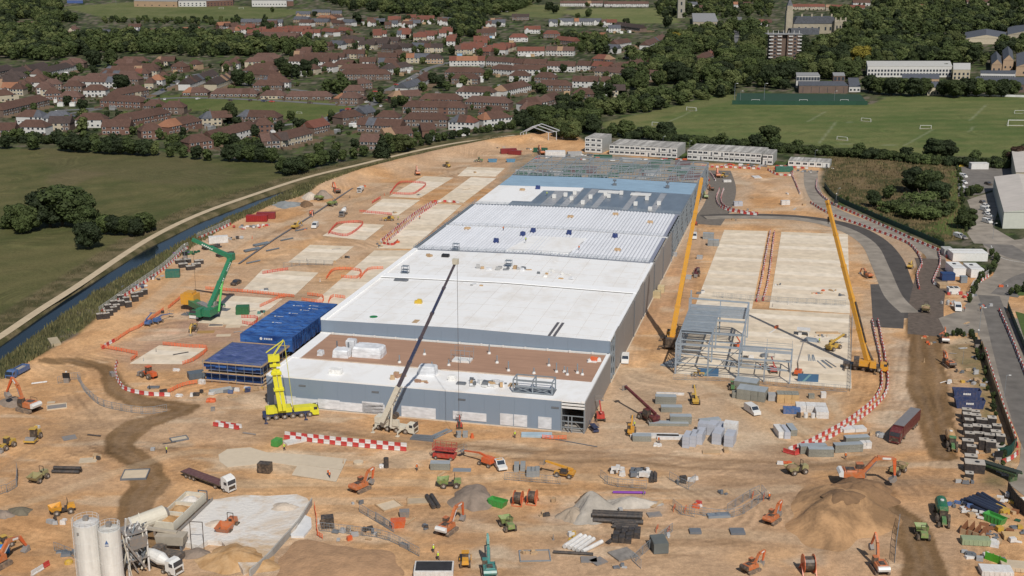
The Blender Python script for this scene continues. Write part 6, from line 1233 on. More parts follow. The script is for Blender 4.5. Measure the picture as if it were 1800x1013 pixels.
V(telehandler(E+'yellow',1),1222,708,1218,690,'telehandler','yellow telehandler between the mesh stacks and the steel building','telehandler',scale=1.0)
V(telehandler(E+'amber',1),1110,762,1112,745,'telehandler','amber forklift in front of the dark red telehandler','telehandler',scale=.95)
V(telehandler(E+'yellow',0),684,388,670,388,'telehandler','yellow telehandler between the left slabs','telehandler',scale=.9)
V(telehandler(E+'maroon',0),1224,484,1220,500,'telehandler','dark red telehandler beside the slab at right of the long yellow boom','telehandler',scale=1.1)
V(telehandler(E+'red',1),1222,395,1222,380,'telehandler','red machine on the road just right of the yellow crane boom','telehandler',scale=.9)
V(loader(E+'deep_orange'),262,664,250,660,'tractor','red tractor on sand inside the curved barrier','tractor',scale=1.05)
V(loader(E+'amber'),526,268,530,268,'x','x','x')if 0 else None
V(loader(E+'yellow'),786,294,780,292,'wheel_loader','yellow loader near the far end of the sand bund','loader',scale=.9)
V(loader(E+'green'),842,285,838,285,'wheel_loader','pale green machine on the sand near the canal path','loader',scale=.8)
V(roller(E+'yellow'),1272,312,1278,311,'road_roller','yellow roller near the far right corner of the frame','roller',scale=.9)
V(loader(E+'amber'),1662,590,1668,590,'x','x','x')if 0 else None
V(artic(E+'white','flat'),366,850,404,864,'articulated_lorry','white cab articulated lorry with an empty maroon flatbed','lorry')
V(artic(E+'maroon','box'),1590,762,1568,785,'articulated_lorry','maroon articulated lorry with a grey sheeted trailer by the barrier end','lorry',scale=1.05)
V(tipper(E+'blue',E+'blue'),32,662,14,672,'tipper_lorry','blue tipper lorry beside the reeds at the far left','lorry',scale=.95)
V(tipper(E+'white',E+'white'),634,337,626,345,'tipper_lorry','white tipper lorry parked between bund and slabs','lorry',scale=.85)
V(mixer(E+'grey'),604,379,592,390,'mixer_lorry','white and grey concrete mixer lorry beside the upper left slabs','lorry',scale=.9)
V(mixer(E+'white'),283,1001,322,1014,'mixer_lorry','concrete mixer lorry with a white drum under the batching plant','lorry',scale=1.05)
V(pickup(E+'white'),878,822,886,832,'pickup_truck','white pickup truck with a yellow tailboard beside an orange lift','pickup',scale=1.15)
CV=lambda c,v=0:car(E+c,v)
for a in(('white',1,1322,726,1334,734,'white van alone in the yard beside the steel building'),('white',1,554,400,548,406,'white van on the track beside the pipe trench'),('white',1,1220,419,1220,428,'white van on the track right of the ribbed roof wall'),('white',1,1099,636,1098,644,'small white van against the right warehouse wall'),('white',1,1683,545,1687,555,'white van with a yellow rear panel at the gate'),
    ('black',0,415,500,405,505,'black car by the orange barrier behind the green crane'),('black',0,400,423,396,428,''),('white',0,1199,393,1200,398,'')):
    if a[6]:V(CV(a[0],a[1]),a[2],a[3],a[4],a[5],'parked_van' if a[1]else 'parked_car',a[6],'van' if a[1]else 'car',scale=1.1)
pk=[(1692,312,'white',1),(1694,323,'white',0),(1690,329,'white',0),(1694,336,'white',1),(1737,325,'black',0),(1728,358,'grey',0),(1732,364,'white',0),(1731,371,'white',1),(1734,378,'white',0),(1738,382,'white',0),(1735,392,'white',1),(1740,388,'grey',0),(1768,328,'white',0),(1685,418,'white',1),(1693,420,'grey',0),(1796,376,'white',1)]
for i,(x,y,c,v)in enumerate(pk):V(CV(c,v),x,y,x+10,y+2+(i%3),'parked_van' if v else 'parked_car','%s %s in the business park car park at right'%({'white':'white','black':'black','grey':'silver grey'}[c],'van' if v else 'car'),'van' if v else 'car','vehicles in the business park')
hc="290 176 w;286 160 b;318 140 w;306 146 g;316 150 W;328 138 w;300 155 b;348 175 w;405 178 k;440 178 k;464 179 b;478 180 r;545 182 k;592 183 g;580 204 y;602 197 b;612 193 r;645 181 w;652 178 w;680 178 r;670 188 w;660 162 r;672 166 k;650 168 g;668 158 k;696 150 r;720 140 w;748 128 w;735 133 g;432 247 r;440 245 k;447 244 r;416 246 w;446 254 w;830 228 w;820 237 w;812 240 w;800 232 r;790 238 k;876 208 w;880 156 g;878 152 w;893 158 w;770 166 g;700 248 r;745 255 k;715 262 w;100 198 w;120 218 w;150 228 g;40 240 w;65 236 r;205 236 w;236 220 k;520 228 w;530 252 w;690 205 k;600 225 k;255 172 b;245 178 w;225 186 g;1500 152 w;1497 148 w;1503 144 k;950 158 g;965 160 b;1016 150 w;1068 166 w;975 132 w"
for s in hc.split(';'):
    q=s.split();x,y=float(q[0]),float(q[1]);c={'w':'white','W':'white','b':'navy','k':'black','g':'grey','r':'red','y':'yellow'}[q[2]];zc,zr=zone(x,y)
    V(CV(c,1 if q[2]=='W' or(int(x)%7==0)else 0),x,y,x+R.choice((9,10,8,2)),y+R.choice((0,-1,1,-2)),'parked_car','%s car parked among houses, %s %s'%({'navy':'dark blue'}.get(c,c),zc,zr),'car','cars parked in the housing streets',.95)
V(tractor_tank(E+'green','paint_tank_green')if paint('tank_green',(.015,.13,.065),.05)else 0,1655,910,1661,940,'tractor_and_bowser','dark green bowser tank behind a green tractor beside the junk yard','tractor',scale=1.15)
V(tractor_tank(E+'green','paint_tank_tan')if paint('tank_tan',(.45,.27,.12),.1)else 0,1671,782,1676,800,'tractor_and_bowser','tan bowser tank behind a green tractor beside the black tanks','tractor',scale=1.05)
V(scissor(E+'red'),782,806,800,808,'scissor_lift','red scissor lift with railed platform below the barrier rows','scissor lift',scale=1.25)
V(boomlift(E+'deep_orange',0),856,818,820,806,'boom_lift','orange boom lift stretched out left of the white pickup','boom lift',scale=1.15)
V(boomlift(E+'deep_orange',1),1403,660,1410,650,'boom_lift','orange boom lift raised at the right side of the steel building','boom lift',scale=1.0)
V(boomlift(E+'red',2),1358,655,1352,645,'boom_lift','red boom lift folded inside the steel building frame','boom lift',scale=1.0)
V(boomlift(E+'deep_orange',2),1297,612,1290,606,'boom_lift','orange lift under the open bay of the steel building','boom lift',scale=.9)
V(boomlift(E+'red',2),1055,738,1052,725,'boom_lift','red lift close to the open warehouse corner','boom lift',scale=1.1)
V(boomlift(E+'blue',0),278,568,298,560,'boom_lift','blue boom lift lying low beside the orange fence','boom lift',scale=.95)
V(boomlift(E+'blue',2),262,572,272,566,'boom_lift','smaller grey and blue lift left of the blue boom lift','boom lift',scale=.9)
V(boomlift(E+'red',2),808,752,808,745,'boom_lift','small red lift at the front wall under the hook','boom lift',scale=.7)
V(scissor(E+'navy'),1044,758,1048,762,'scissor_lift','dark blue scissor lift at the open warehouse corner','scissor lift',scale=.75)
for i,(x,y,lab)in enumerate(((911,886,'left of two orange hose drums beside the green skip'),(936,884,'right of two orange hose drums beside the green skip'),(1420,1006,'orange hose drum at the bottom edge below the big spoil heap'))):
    V(cable_drum(E+'deep_orange'),x,y,x+6,y-10 if i<2 else y+12,'hose_drum',lab,'hose drum',scale=1.2 if i<2 else 1.45)
# ================================================================ MOBILE CRANES
def carrier(n,L,w_,c,cabc,e,x0=None):
    ob('chassis',MB().box(0,0,.95,L,w_*.9,.75).mesh('chassis',MATS[E+c]),e);p=cab_parts(L/2+.9,E+cabc,w_,2.5,False);o=ob(p[0],p[1],e)
    for q in p[2]:ob(q[0],q[1],o)
    for i in range(n):
        x=-L/2+1.2+(L-2.6)*i/(n-1)
        for y in(-w_/2+.2,w_/2-.2):
            k=ob('wheel',MB().wheel(x,y,.72,.5).mesh('wheel',rub),e);ob('hub',MB().cyl((x,y-(.28 if y<0 else-.28),.72),(x,y,.72),.34,n=8).mesh('hub',hub),k)
    for x in(-L/2+.6,L/2-2.6):
        for y in(-3.2,3.2):ob('outrigger',MB().bar((x,0,1.0),(x,y,1.0),.35).bar((x,y,.1),(x,y,1.0),.22).box(x,y,0,.9,.9,.12).mesh('outrigger',MATS[E+c]),e)
def telescopic(e,foot,tip,widths,mats,pts=None,name='boom_section'):
    f,t=Vector(foot),Vector(tip);n=len(widths)
    for i in range(n):
        a,b_=f.lerp(t,i/n),f.lerp(t,(i+1)/n+(.01 if i<n-1 else 0));ob(name,MB().bar(a,b_,widths[i]),e,mat=mats[i%len(mats)])
        if i:ob('boom_collar',MB().bar(a-(t-f).normalized()*.3,a+(t-f).normalized()*.3,widths[i-1]+.14),e,mat=mats[0])
def rope(e,top,z1,hookc=BK):
    ob('rope',MB().cyl(top,(top[0],top[1],z1),.05,n=5),e,mat=BK);ob('hook_block',MB().cyl((top[0],top[1],z1-1.3),(top[0],top[1],z1),.32,n=8).cyl((top[0],top[1],z1-2),(top[0],top[1],z1-1.3),.12,n=6),e,mat=hookc)
def local(e,p):
    q=Vector((p[0]-e.location.x,p[1]-e.location.y,p[2]));a=-e.rotation_euler.z;return Vector((q.x*math.cos(a)-q.y*math.sin(a),q.x*math.sin(a)+q.y*math.cos(a),q.z))
e=empty('mobile_crane',at(694,757),yaw((664,753),(728,763)),'white mobile crane with a long black telescopic boom in front of the warehouse','crane')
carrier(4,10.0,2.7,'crane_white','crane_white',e)
ft=local(e,(*G(672,741,3.4),3.4));tp=local(e,(-13.2,290.0,45.2))
ob('superstructure',MB().box(ft.x-.5,0,1.8,4.4,2.6,1.7),e,mat=CRM);ob('crane_cab',MB().box(ft.x+2.6,-1.0,1.8,1.7,.9,1.6,taper=.9),e,mat=CRM);ob('counterweight',MB().box(ft.x-2.6,0,1.9,1.3,2.7,1.5),e,mat=CRM);ob('winch',MB().cyl((ft.x+1.8,-1,3.9),(ft.x+1.8,1,3.9),.8,n=14),e,mat=BK)
k=ft.lerp(tp,.23);telescopic(e,ft,k,[1.25],[CRM]);bdk=paint('boom_dark',(.055,.05,.075),.1);telescopic(e,k,tp,[.86,.76,.68,.6,.52],[bdk,NV,bdk,NV,bdk]);ob('luffing_ram',MB().cyl((ft.x+2.2,ft.y,2.3),ft.lerp(tp,.15),.26,n=8),e,mat=CRM)
for i in range(7):
    a=ft.lerp(tp,.02+.028*i);ob('lattice',MB().bar(a+Vector((.9,.7,0)),ft.lerp(tp,.035+.028*i)+Vector((.9,-.7,.4)),.12).bar(a+Vector((.95,.7,0)),ft.lerp(tp,.05+.028*i)+Vector((.95,.7,.4)),.12),e,mat=CRM)
ob('boom_head',MB().box(tp.x,tp.y,tp.z-.4,1.3,1.0,1.3),e,mat=CRM);rope(e,(tp.x+.4,tp.y,tp.z),5.4)
def ycrane(basepx,frontpx,foot,tip,label,widths):
    e=empty('mobile_crane',at(*basepx),yaw(basepx,frontpx),label,'crane');carrier(5,11.5,2.8,'black','amber',e)
    ft=local(e,(*G(*foot,3.2),3.2));tp=local(e,tip);ob('superstructure',MB().box(ft.x,ft.y,1.8,4.6,2.8,1.5),e,mat=AM);ob('crane_cab',MB().box(ft.x+1.6,ft.y-1.9,1.8,1.8,1.0,1.8,taper=.9),e,mat=AM);ob('counterweight',MB().box(ft.x-3.0,ft.y,1.8,1.5,3.4,1.9),e,mat=BK)
    telescopic(e,ft,tp,widths,[AM,AM,AM]);d=(tp-ft).normalized();ob('luffing_ram',MB().cyl(ft+Vector((1.8,0,-.6)),ft.lerp(tp,.16),.3,n=8),e,mat=BK);ob('boom_head',MB().bar(tp-d*.6,tp+d*.8,.9),e,mat=AM);rope(e,tp+Vector((.5,0,0)),tp.z-4)
    ob('hose_reel',MB().bar(ft.lerp(tp,.12)+Vector((.9,-.6,0)),ft.lerp(tp,.38)+Vector((.9,-.6,0)),.35),e,mat=BK)
ycrane((1178,606),(1182,580),(1181,592),(55.5,369.8,49.5),'amber crane with a tall boom between warehouse and steel building',[1.5,1.35,1.25,1.15,1.05])
ycrane((1518,650),(1540,652),(1525,634),(89.0,354.0,46.0),'amber crane with a tall boom at the right edge of the slab',[1.3,1.2,1.1,1.0,.9])
e=empty('mobile_crane',at(508,733),yaw((465,737),(560,728)),'bright yellow crane with an upright boom at the left warehouse corner','crane');carrier(6,13.2,2.9,'navy','lemon',e)
ft=local(e,(*G(493,722,3),3));top=Vector((ft.x-1.2,ft.y+.3,17.5))
ob('superstructure',MB().box(-2.5,0,1.8,6.5,2.9,1.3).box(3.6,0,1.7,4.6,2.4,1.0),e,mat=LY);ob('crane_cab',MB().box(-4.6,-1.2,1.8,1.6,1.0,2.0),e,mat=LY)
for dx,w_ in((0,1.0),(1.1,.9)):ob('boom_section',MB().bar((ft.x+dx,ft.y,3),(top.x+dx,top.y,14),w_),e,mat=LY)
ob('boom_section',MB().bar((top.x+.4,top.y,13.5),(top.x+.3,top.y,17),.8),e,mat=LY);ob('boom_head',MB().box(top.x+.2,top.y,16.3,2.8,1.8,1.5),e,mat=LY)
for z in(8.5,12.8,15):ob('boom_collar',MB().box(ft.x+.4-(z-3)*.1,ft.y,z,2.6,1.5,.5),e,mat=LY)
ob('jib',MB().bar((top.x,top.y-.5,17.5),(top.x+2.8,top.y-.5,21.5),.16).bar((top.x,top.y+.5,17.5),(top.x+2.8,top.y+.5,21.5),.16).bar((top.x-1.6,top.y,18.6),(top.x+2.8,top.y,21.5),.2),e,mat=LY)
for dy in(-.3,.3):ob('rope',MB().cyl((top.x+3,top.y+dy,21.3),(ft.x+3.2,ft.y+dy,3),.06,n=5),e,mat=LY)
whp_=WH
e=empty('mobile_crane',at(363,549),yaw((372,544),(342,561)),'green crane with a folded boom and amber counterweight on the left slabs','crane');carrier(5,14.5,3.3,'crane_green','crane_green',e);ob('windscreen_surround',MB().box(8.25,0,.3,.12,3.2,.9),e,mat=whp_)
ft=local(e,(*G(368,543,3.5),3.5));kn=local(e,(*G(406,452,17.5),17.5));tp=local(e,(*G(338,421,23),23))
ob('superstructure',MB().box(ft.x+.3,ft.y,1.9,6.4,4.4,2.2).box(ft.x+3.4,ft.y-1.5,1.9,2.4,1.6,2.6),e,mat=CG);ob('winch',MB().cyl((ft.x-2,ft.y-1.4,4.6),(ft.x-2,ft.y+1.4,4.6),.9,n=12).box(ft.x-1.5,ft.y,3.9,3.0,3.4,.5),e,mat=GY)
cwp=local(e,(*G(335,532,2.4),2.4));ob('superstructure',MB().bar((cwp.x,cwp.y,2.9),(ft.x,ft.y,2.9),3.0,1.8),e,mat=CG);ob('engine_deck',MB().bar(((cwp.x+ft.x)/2,(cwp.y+ft.y)/2,4.0),(ft.x,ft.y,4.0),2.2,.6),e,mat=GY);ob('counterweight',MB().box(cwp.x,cwp.y,2.2,4.2,4.8,3.4),e,mat=AM);ob('counterweight',MB().box(cwp.x+.6,cwp.y+.4,5.6,3.0,3.0,.8),e,mat=AM)
telescopic(e,ft,kn,[1.45,1.3],[CG]);telescopic(e,kn,tp,[1.3,1.0],[CG]);ob('luffing_ram',MB().cyl(ft+Vector((-.5,3.0,-.8)),ft.lerp(kn,.62),.35,n=8),e,mat=paint('ram_lime',(.08,.42,.08),.05))
for a,b_,i0,i1 in((ft,kn,.38,.6),(ft,kn,.72,.9),(kn,tp,.45,.75)):
    m=MB()
    for j in range(6):q0,q1=a.lerp(b_,i0+(i1-i0)*(j+.15)/6),a.lerp(b_,i0+(i1-i0)*(j+.75)/6);m.bar(q0,q1,1.48,.4)
    ob('lettering',m,e,mat=white_p)
ob('boom_knuckle',MB().box(kn.x,kn.y,kn.z-1,2.2,2.0,2.2),e,mat=CG);rope(e,tp,5)
for x in(-3.5,4.0):
    for y in(-5,5):ob('outrigger',MB().bar((x,0,1.0),(x,y,.6),.5).box(x,y,0,2.8,2.4,.35),e,mat=dsteel)
# ================================================================ HEAPS
def heap(name,P,h,mat,label,cat='spoil heap',peak=None,seed=1,power=1.0,rough=.12,z0=0.0):
    """P: outline ellipse (cx, cy, rx, ry) in photo ground positions"""
    cx,cy,rx,ry=P;n,k=64,22;r=random.Random(seed);ph=[r.uniform(0,6)for _ in range(5)];c=Vector(G(cx,cy));vs=[];f=[]
    pk=Vector(G(*peak))if peak else c;z_=z0
    for j in range(k+1):
        t=j/k
        for i in range(n):
            a=2*PI*i/n;kk=1+rough*(math.sin(3*a+ph[0])+.6*math.sin(5*a+ph[1])+.4*math.sin(9*a+ph[2]));q=Vector(G(cx+rx*math.cos(a)*kk,cy-ry*math.sin(a)*kk));p=q.lerp(pk,t)
            z=h*(1-(1-t)**power*1.0)*(1-.22*t*math.sin(2*a+ph[3]))if t<1 else h
            z=h*(math.sin(t*PI/2)**(1.15*power+.25))*(1+.10*math.sin(4*a+ph[3]+3*t)*(1-t))+0;vs.append((p.x-c.x,p.y-c.y,max(z,0)+(.01 if t==0 else.03)))
    A=np.array(vs);tt=np.repeat(np.arange(k+1)/k,n);A[:,2]=np.maximum(.01,A[:,2]+np.minimum(tt*3,1)*h*.42*(fbm(A[:,0]+c.x,A[:,1]+c.y,7,5,3)-.5)+np.minimum(tt*4,1)*.6*(fbm(A[:,0]+c.x,A[:,1]+c.y,1.6,9,2)-.5)*min(1,h/3));vs=A.tolist()
    for j in range(k):
        for i in range(n):f.append((j*n+i,j*n+(i+1)%n,(j+1)*n+(i+1)%n,(j+1)*n+i))
    o=ob(name,MB().add(vs,f).mesh(name,mat,True),loc=(c.x,c.y,z0));return tag(o,label,cat)
M('dark_green',(.02,.09,.05),.6)
soil=lambda n,c:M('heap_'+n,c,.95,.22,.35,bump=.7)
heap('spoil_heap',(1474,912,96,52),4.2,two_tone('heap_sandy',(.24,.14,.068),(.47,.275,.135),.05,.42,.56),'biggest sandy spoil heap under the largest excavator',peak=(1480,890),seed=3,power=.9)
heap('spoil_heap',(1503,872,76,26),3.5,soil('dark',(.20,.118,.062)),'dark brown dug soil spread under the largest excavator',peak=(1500,874),seed=5,power=.7)
heap('spoil_heap',(1478,898,36,15),1.5,soil('dark',None),'patch of dark soil tipped on the face of the big sandy heap',seed=8,power=.6,z0=3.0)
heap('gravel_heap',(1042,906,44,17),3.6,soil('grey',(.40,.36,.31)),'pale grey gravel cone left of the black pipe stack',peak=(1040,895),seed=4)
heap('gravel_heap',(1008,908,28,12),2.0,soil('greybrown',(.31,.25,.19)),'small darker gravel heap against the pale grey cone',seed=6)
heap('gravel_heap',(1110,886,50,10),1.5,soil('grey',None),'low flat gravel ridge right of the pale grey cone',seed=7)
heap('gravel_heap',(1038,880,26,9),1.9,soil('brown',(.20,.135,.085)),'dark brown mound behind the pale grey gravel cone',seed=9)
heap('gravel_heap',(831,878,40,22),2.2,soil('taupe',(.27,.21,.165)),'wide brown-grey gravel heap beside the green skip',seed=10,power=.6)
heap('spoil_heap',(568,344,16,8),2.6,soil('taupe',None),'brown gravel heap by the canal bank near the digger',seed=11)
heap('spoil_heap',(545,346,14,7),2.2,soil('palegrey',(.50,.42,.34)),'pale rubble heap by the canal bank',seed=12)
heap('spoil_heap',(538,360,12,5),1.6,soil('dark',None),'small dark heap beside the pipe trench',seed=13)
heap('spoil_heap',(503,360,26,6),1.4,soil('slategrey',(.22,.23,.23)),'long low heap of grey sheeted material by the canal reeds',seed=14)
heap('spoil_heap',(36,899,20,8),.9,soil('darkgrey',(.14,.12,.085)),'low dark green-grey heap at the left edge',seed=15)
heap('spoil_heap',(8,905,16,8),.9,soil('taupe',None),'low brown heap at the left edge beside the dark one',seed=16)
heap('sand_heap',(418,985,70,26),2.3,two_tone('heap_ochre',(.36,.20,.08),(.52,.34,.18),.12,.4,.6),'ochre sand heap at the foot of the grey aggregate pad',peak=(415,985),seed=17,power=.8)
heap('spoil_heap',(590,1005,110,52),1.3,soil('redbrown',(.45,.27,.15)),'broad low red-brown mound at the bottom edge',seed=18,power=.6)
heap('spoil_heap',(20,708,22,10),.9,soil('taupe',None),'grey-brown patch of spoil under the left excavator arm',seed=19,power=.5)
def walk(L,step,off=0.0):
    pts=strip(L,1,0)[1];out=[];acc=0.0;last=pts[0];tot=0
    for p in pts[1:]:
        d=(p-last).length;dr=(p-last).normalized()if d>1e-6 else Vector((1,0))
        while acc<=tot+d:
            q=last+dr*(acc-tot);n_=Vector((-dr.y,dr.x));out.append((q.x+n_.x*off,q.y+n_.y*off,math.atan2(dr.y,dr.x)));acc+=step
        tot+=d;last=p
    return out
def fence_thing(name,L,h,mat,label,step,th=.12,cat='fence'):
    w_=walk(L,step);x0,y0,_=w_[0];e=empty(name,(x0,y0,0),0,label,cat);me=MB().box(0,0,0,step-.05,th,h).mesh('panel',mat);pm_=MB().box(0,0,0,.16,.2,h+.15).mesh('post',mat)
    for(x,y,a)in w_:ob('panel',me,e,loc=(x-x0,y-y0,0),rz=a);ob('post',pm_,e,loc=(x-x0-step/2*math.cos(a),y-y0-step/2*math.sin(a),0),rz=a)
    return e
def raised_pad(pts,h,mat,label,name,cat):
    o=ob(name,MB().poly([G(*p)for p in pts],-.1,h),mat=mat);return tag(o,label,cat)
pad_m=two_tone('crushed_stone',(.50,.365,.235),(.63,.60,.56),.055,.38,.52)
raised_pad([(352,903),(366,888),(392,884),(430,878),(470,880),(522,877),(540,884),(546,893),(533,912),(520,935),(497,955),(474,981),(452,1000),(428,1012),(410,985),(390,960),(366,958),(350,968),(325,962),(318,940),(306,932),(326,915)],1.1,pad_m,'raised pad of pale crushed stone beside the batching plant','stone_pad','stone pad')
raised_pad([(534,908),(547,914),(548,930),(534,946),(512,946),(506,932)],.5,M('white_heap',(.6,.6,.6),.9,.1),'small white lime patch below the crushed stone pad','lime_patch','lime heap')
fence_thing('concrete_edge',[(545,893),(525,925),(497,957),(470,987),(440,1014)],1.5,M('edge_concrete',(.36,.34,.31),.9,.15),'grey concrete edge wall of the crushed stone pad',3.0,.3,'wall')
for i,(x,y,rx,ry,h,mt,lab)in enumerate(((385,930,26,7,.7,'palegrey','low chalky ridge across the crushed stone pad'),(500,900,24,8,.9,'palegrey','pale rubble bump at the back right of the stone pad'),(345,975,30,10,1.0,'taupe','brown spill at the near left of the stone pad'))):heap('rubble_heap',(x,y,rx,ry),h,soil(mt,None),lab,seed=40+i,power=.7,z0=1.0 if i<2 else 0)
# ================================================================ BARRIERS
unit=MB().prism([(-.28,0),(.28,0),(.28,.18),(.13,.35),(.11,1.0),(-.11,1.0),(-.13,.35),(-.28,.18)],-.74,.74)
redp=M('red_plastic',(.46,.035,.035),.5,.16,dust=.16);whp=M('white_plastic',(.64,.635,.62),.5,.10,dust=.2)
bm={0:unit.mesh('barrier',redp),1:unit.mesh('barrier',whp)}
BAR=[]
def barriers(L,where,sep=None,step=1.5,pat=(0,1),straight=False):
    for k,off in enumerate((0,)if sep is None else(-sep/2,sep/2)):
        for i,(x,y,a)in enumerate(walk(L,step,off)):BAR.append((x+R.uniform(-.09,.09),y+R.uniform(-.09,.09),a+R.uniform(-.07,.07),pat[(i+k)%len(pat)],where))
barriers([(505,772),(600,783),(712,793)],'the double row left of the warehouse crane, front line',pat=(0,1));barriers([(506,766),(600,776),(711,786)],'the double row left of the warehouse crane, back line',pat=(1,0))
barriers([(382,748),(422,754)],'the short stack left of the long double row',sep=1.0)
barriers([(206,640),(203,656),(212,678),(226,688),(260,695),(296,697)],'the curved line beside the dark haul road')
barriers([(182,613),(190,607),(201,601)],'the corner beside the orange fence')
barriers([(180,550),(230,515),(290,473),(320,445),(330,438)],'the fence foot along the reeds, lower run',step=1.6);barriers([(352,420),(380,408),(405,396)],'the fence foot along the reeds, upper run',step=1.6)
barriers([(676,425),(700,405),(730,380),(765,357)],'the double line across the left slabs',sep=2.6,step=1.25)
barriers([(765,356),(790,356),(808,358)],'the far end of the left slab line',step=2.2)
barriers([(676,430),(690,432),(700,425)],'the near end of the left slab line',step=2.0,pat=(0,))
barriers([(1533,566),(1540,600),(1548,640),(1546,690),(1500,735),(1430,775),(1388,793)],'the outer arm of the long double line by the maroon lorry');barriers([(1543,566),(1550,600),(1557,640),(1558,690),(1515,735),(1450,775),(1400,797)],'the inner arm of the long double line by the maroon lorry')
barriers([(1382,796),(1396,800),(1404,798)],'the near end of the long double line',step=1.4,pat=(0,))
barriers([(1354,408),(1346,450),(1338,495),(1330,530)],'the left line between the two right slabs',step=1.6);barriers([(1361,410),(1356,450),(1350,495),(1341,530)],'the right line between the two right slabs',step=1.6)
barriers([(1268,334),(1263,352),(1272,366),(1300,374),(1330,378)],'the curved corner of the new dark road',sep=2.0)
barriers([(1436,318),(1436,335),(1460,358),(1500,376),(1560,402),(1610,425),(1650,442),(1665,455)],'the right edge of the haul road',step=1.8);barriers([(1425,358),(1460,378),(1520,400),(1575,420),(1600,432),(1614,448)],'the left edge of the haul road',step=1.8)
barriers([(1614,448),(1620,465),(1612,485),(1616,510)],'the haul road bend, inner side',step=1.7);barriers([(1650,445),(1652,465),(1640,495),(1646,502)],'the haul road bend, outer side',step=1.7)
barriers([(1390,305),(1398,322),(1406,342)],'the left side of the far entrance road',step=2.0)
barriers([(1705,520),(1712,505),(1738,486)],'the bend outside the gate yard');barriers([(1655,575),(1722,630)],'x')if 0 else None
barriers([(1732,618),(1745,660),(1765,720),(1782,765),(1789,790)],'the timber hoarding along the estate road',step=1.7);barriers([(1757,548),(1775,590),(1795,640),(1815,690)],'the far side of the estate road',step=1.7)
barriers([(1787,800),(1778,808),(1762,815)],'the corner of the hoarding by the road',step=1.7)
barriers([(1236,294),(1280,295),(1340,298)],'the line in front of the right portable offices',step=2.4,sep=1.6);barriers([(1350,300),(1366,308),(1392,309),(1388,300),(1360,298)],'the pen around a green container',step=2.2);barriers([(1366,294),(1400,296),(1425,298)],'the line before the far single storey cabins',step=2.2)
barriers([(1243,305),(1252,318)],'the small pen off the frame corner',sep=3,step=2);barriers([(60,1010),(92,990)],'the leaning pair at the bottom left corner',step=1.7,pat=(1,1,0))
BAR.sort(key=lambda b_:b_[1]);nb=0
rest={0:MB(),1:MB()}
for(x,y,a,c,where)in BAR:
    if nb<300:
        o=ob('barrier',bm[c],loc=(x,y,.16 if 'slab' in where else.05),rz=a+PI/2);tag(o,'%s barrier in %s'%('red' if c==0 else 'white',where),'barrier',where);nb+=1
    else:
        m=Matrix.Rotation(a+PI/2,3,'Z');rest[c].add([tuple((m@Vector(v))+Vector((x,y,.08)))for v in unit.v],unit.f)
for c in(0,1):
    o=ob('barrier_line',rest[c],kind='stuff',mat=(redp,whp)[c]);o['label']=('red','white')[c]+' barrier blocks in the far barrier lines'
onet=M('orange_net',(.75,.16,.06),.7);rnet=M('red_net',(.60,.07,.05),.7)
def opanel(L,mat):
    m=MB()
    for z in(.25,.6,.95):m.bar((-L/2,0,z),(L/2,0,z),.06,.14)
    for x in(-L/2+.05,0,L/2-.05):m.box(x,0,0,.09,.09,1.1)
    return m.mesh('net_panel',mat)
op={0:opanel(2,onet),1:opanel(2,rnet)}
def nets(L,where,c=0):
    for(x,y,a)in walk(L,2.0):
        o=ob('net_fence',op[c],loc=(x,y,.16),rz=a+R.uniform(-.12,.12));tag(o,'%s net panel %s'%(('orange','red')[c],where),'fence','net fence '+where)
nets([(182,613),(230,622),(242,626),(228,637)],'below the bend left of the lowest slab');nets([(205,600),(228,585),(250,574),(290,545)],'along the track left of the blue lift');nets([(298,542),(320,524)],'just left of the green crane')
nets([(292,608),(330,612),(364,615),(345,633),(322,642)],'round the lowest left slab');nets([(300,690),(322,680),(346,675)],'near the white signs below that slab');nets([(366,510),(430,515),(500,522),(520,524)],'across the slabs behind the green crane',0)
nets([(460,540),(490,526),(498,524)],'beside the blue wrapped scaffold');nets([(575,490),(590,476),(632,478),(628,490),(600,489)],'in a square beside the white roof edge',0);nets([(634,490),(648,476),(672,474)],'in an open square against the white roof edge',0)
nets([(535,530),(565,533),(566,524),(540,520)],'in the small pen behind the blue scaffold',0);nets([(578,533),(585,524),(608,526)],'in the pen between scaffold and roof',0);nets([(466,482),(490,478),(506,476)],'at the top of the lower slab',1)
nets([(578,412),(590,398),(600,394),(636,393),(630,404),(608,416),(580,411)],'round the third slab',1);nets([(686,342),(700,325),(715,322),(748,325),(735,338),(722,343),(688,342)],'round the fourth slab',1);nets([(636,374),(690,379)],'in front of the middle slab',1);nets([(655,358),(668,350)],'at the left end of the middle slab',1)
nets([(553,895),(556,915),(558,940),(566,948)],'standing beside the black skip at lower centre');nets([(960,773),(980,774),(996,773)],'lying below the front warehouse wall')
nets([(430,560),(452,562),(446,572),(425,570)],'in the pen under the green crane',1)
def mesh_panel(L,h,mat):
    m=MB()
    for z in(.1,h):m.bar((-L/2,0,z),(L/2,0,z),.07)
    for x in(-L/2,L/2):m.box(x,0,0,.07,.07,h)
    for i in range(1,6):m.bar((-L/2+L*i/6,0,.1),(-L/2+L*i/6,0,h),.035)
    for i in range(1,3):m.bar((-L/2,0,h*i/3),(L/2,0,h*i/3),.03)
    return m
mp={'w':mesh_panel(3,2,M('pale_mesh',(.55,.55,.54),.6)).mesh('mesh_panel',M('pale_mesh',None)),'g':mesh_panel(3.4,1.9,steel).mesh('mesh_panel',steel)}
def mfence(L,where,k='g',step=3.1):
    for(x,y,a)in walk(L,step):
        o=ob('mesh_fence',mp[k],loc=(x,y,.06),rz=a);tag(o,'%s mesh panel %s'%(('pale' if k=='w' else 'grey'),where),'fence','mesh fence '+where)
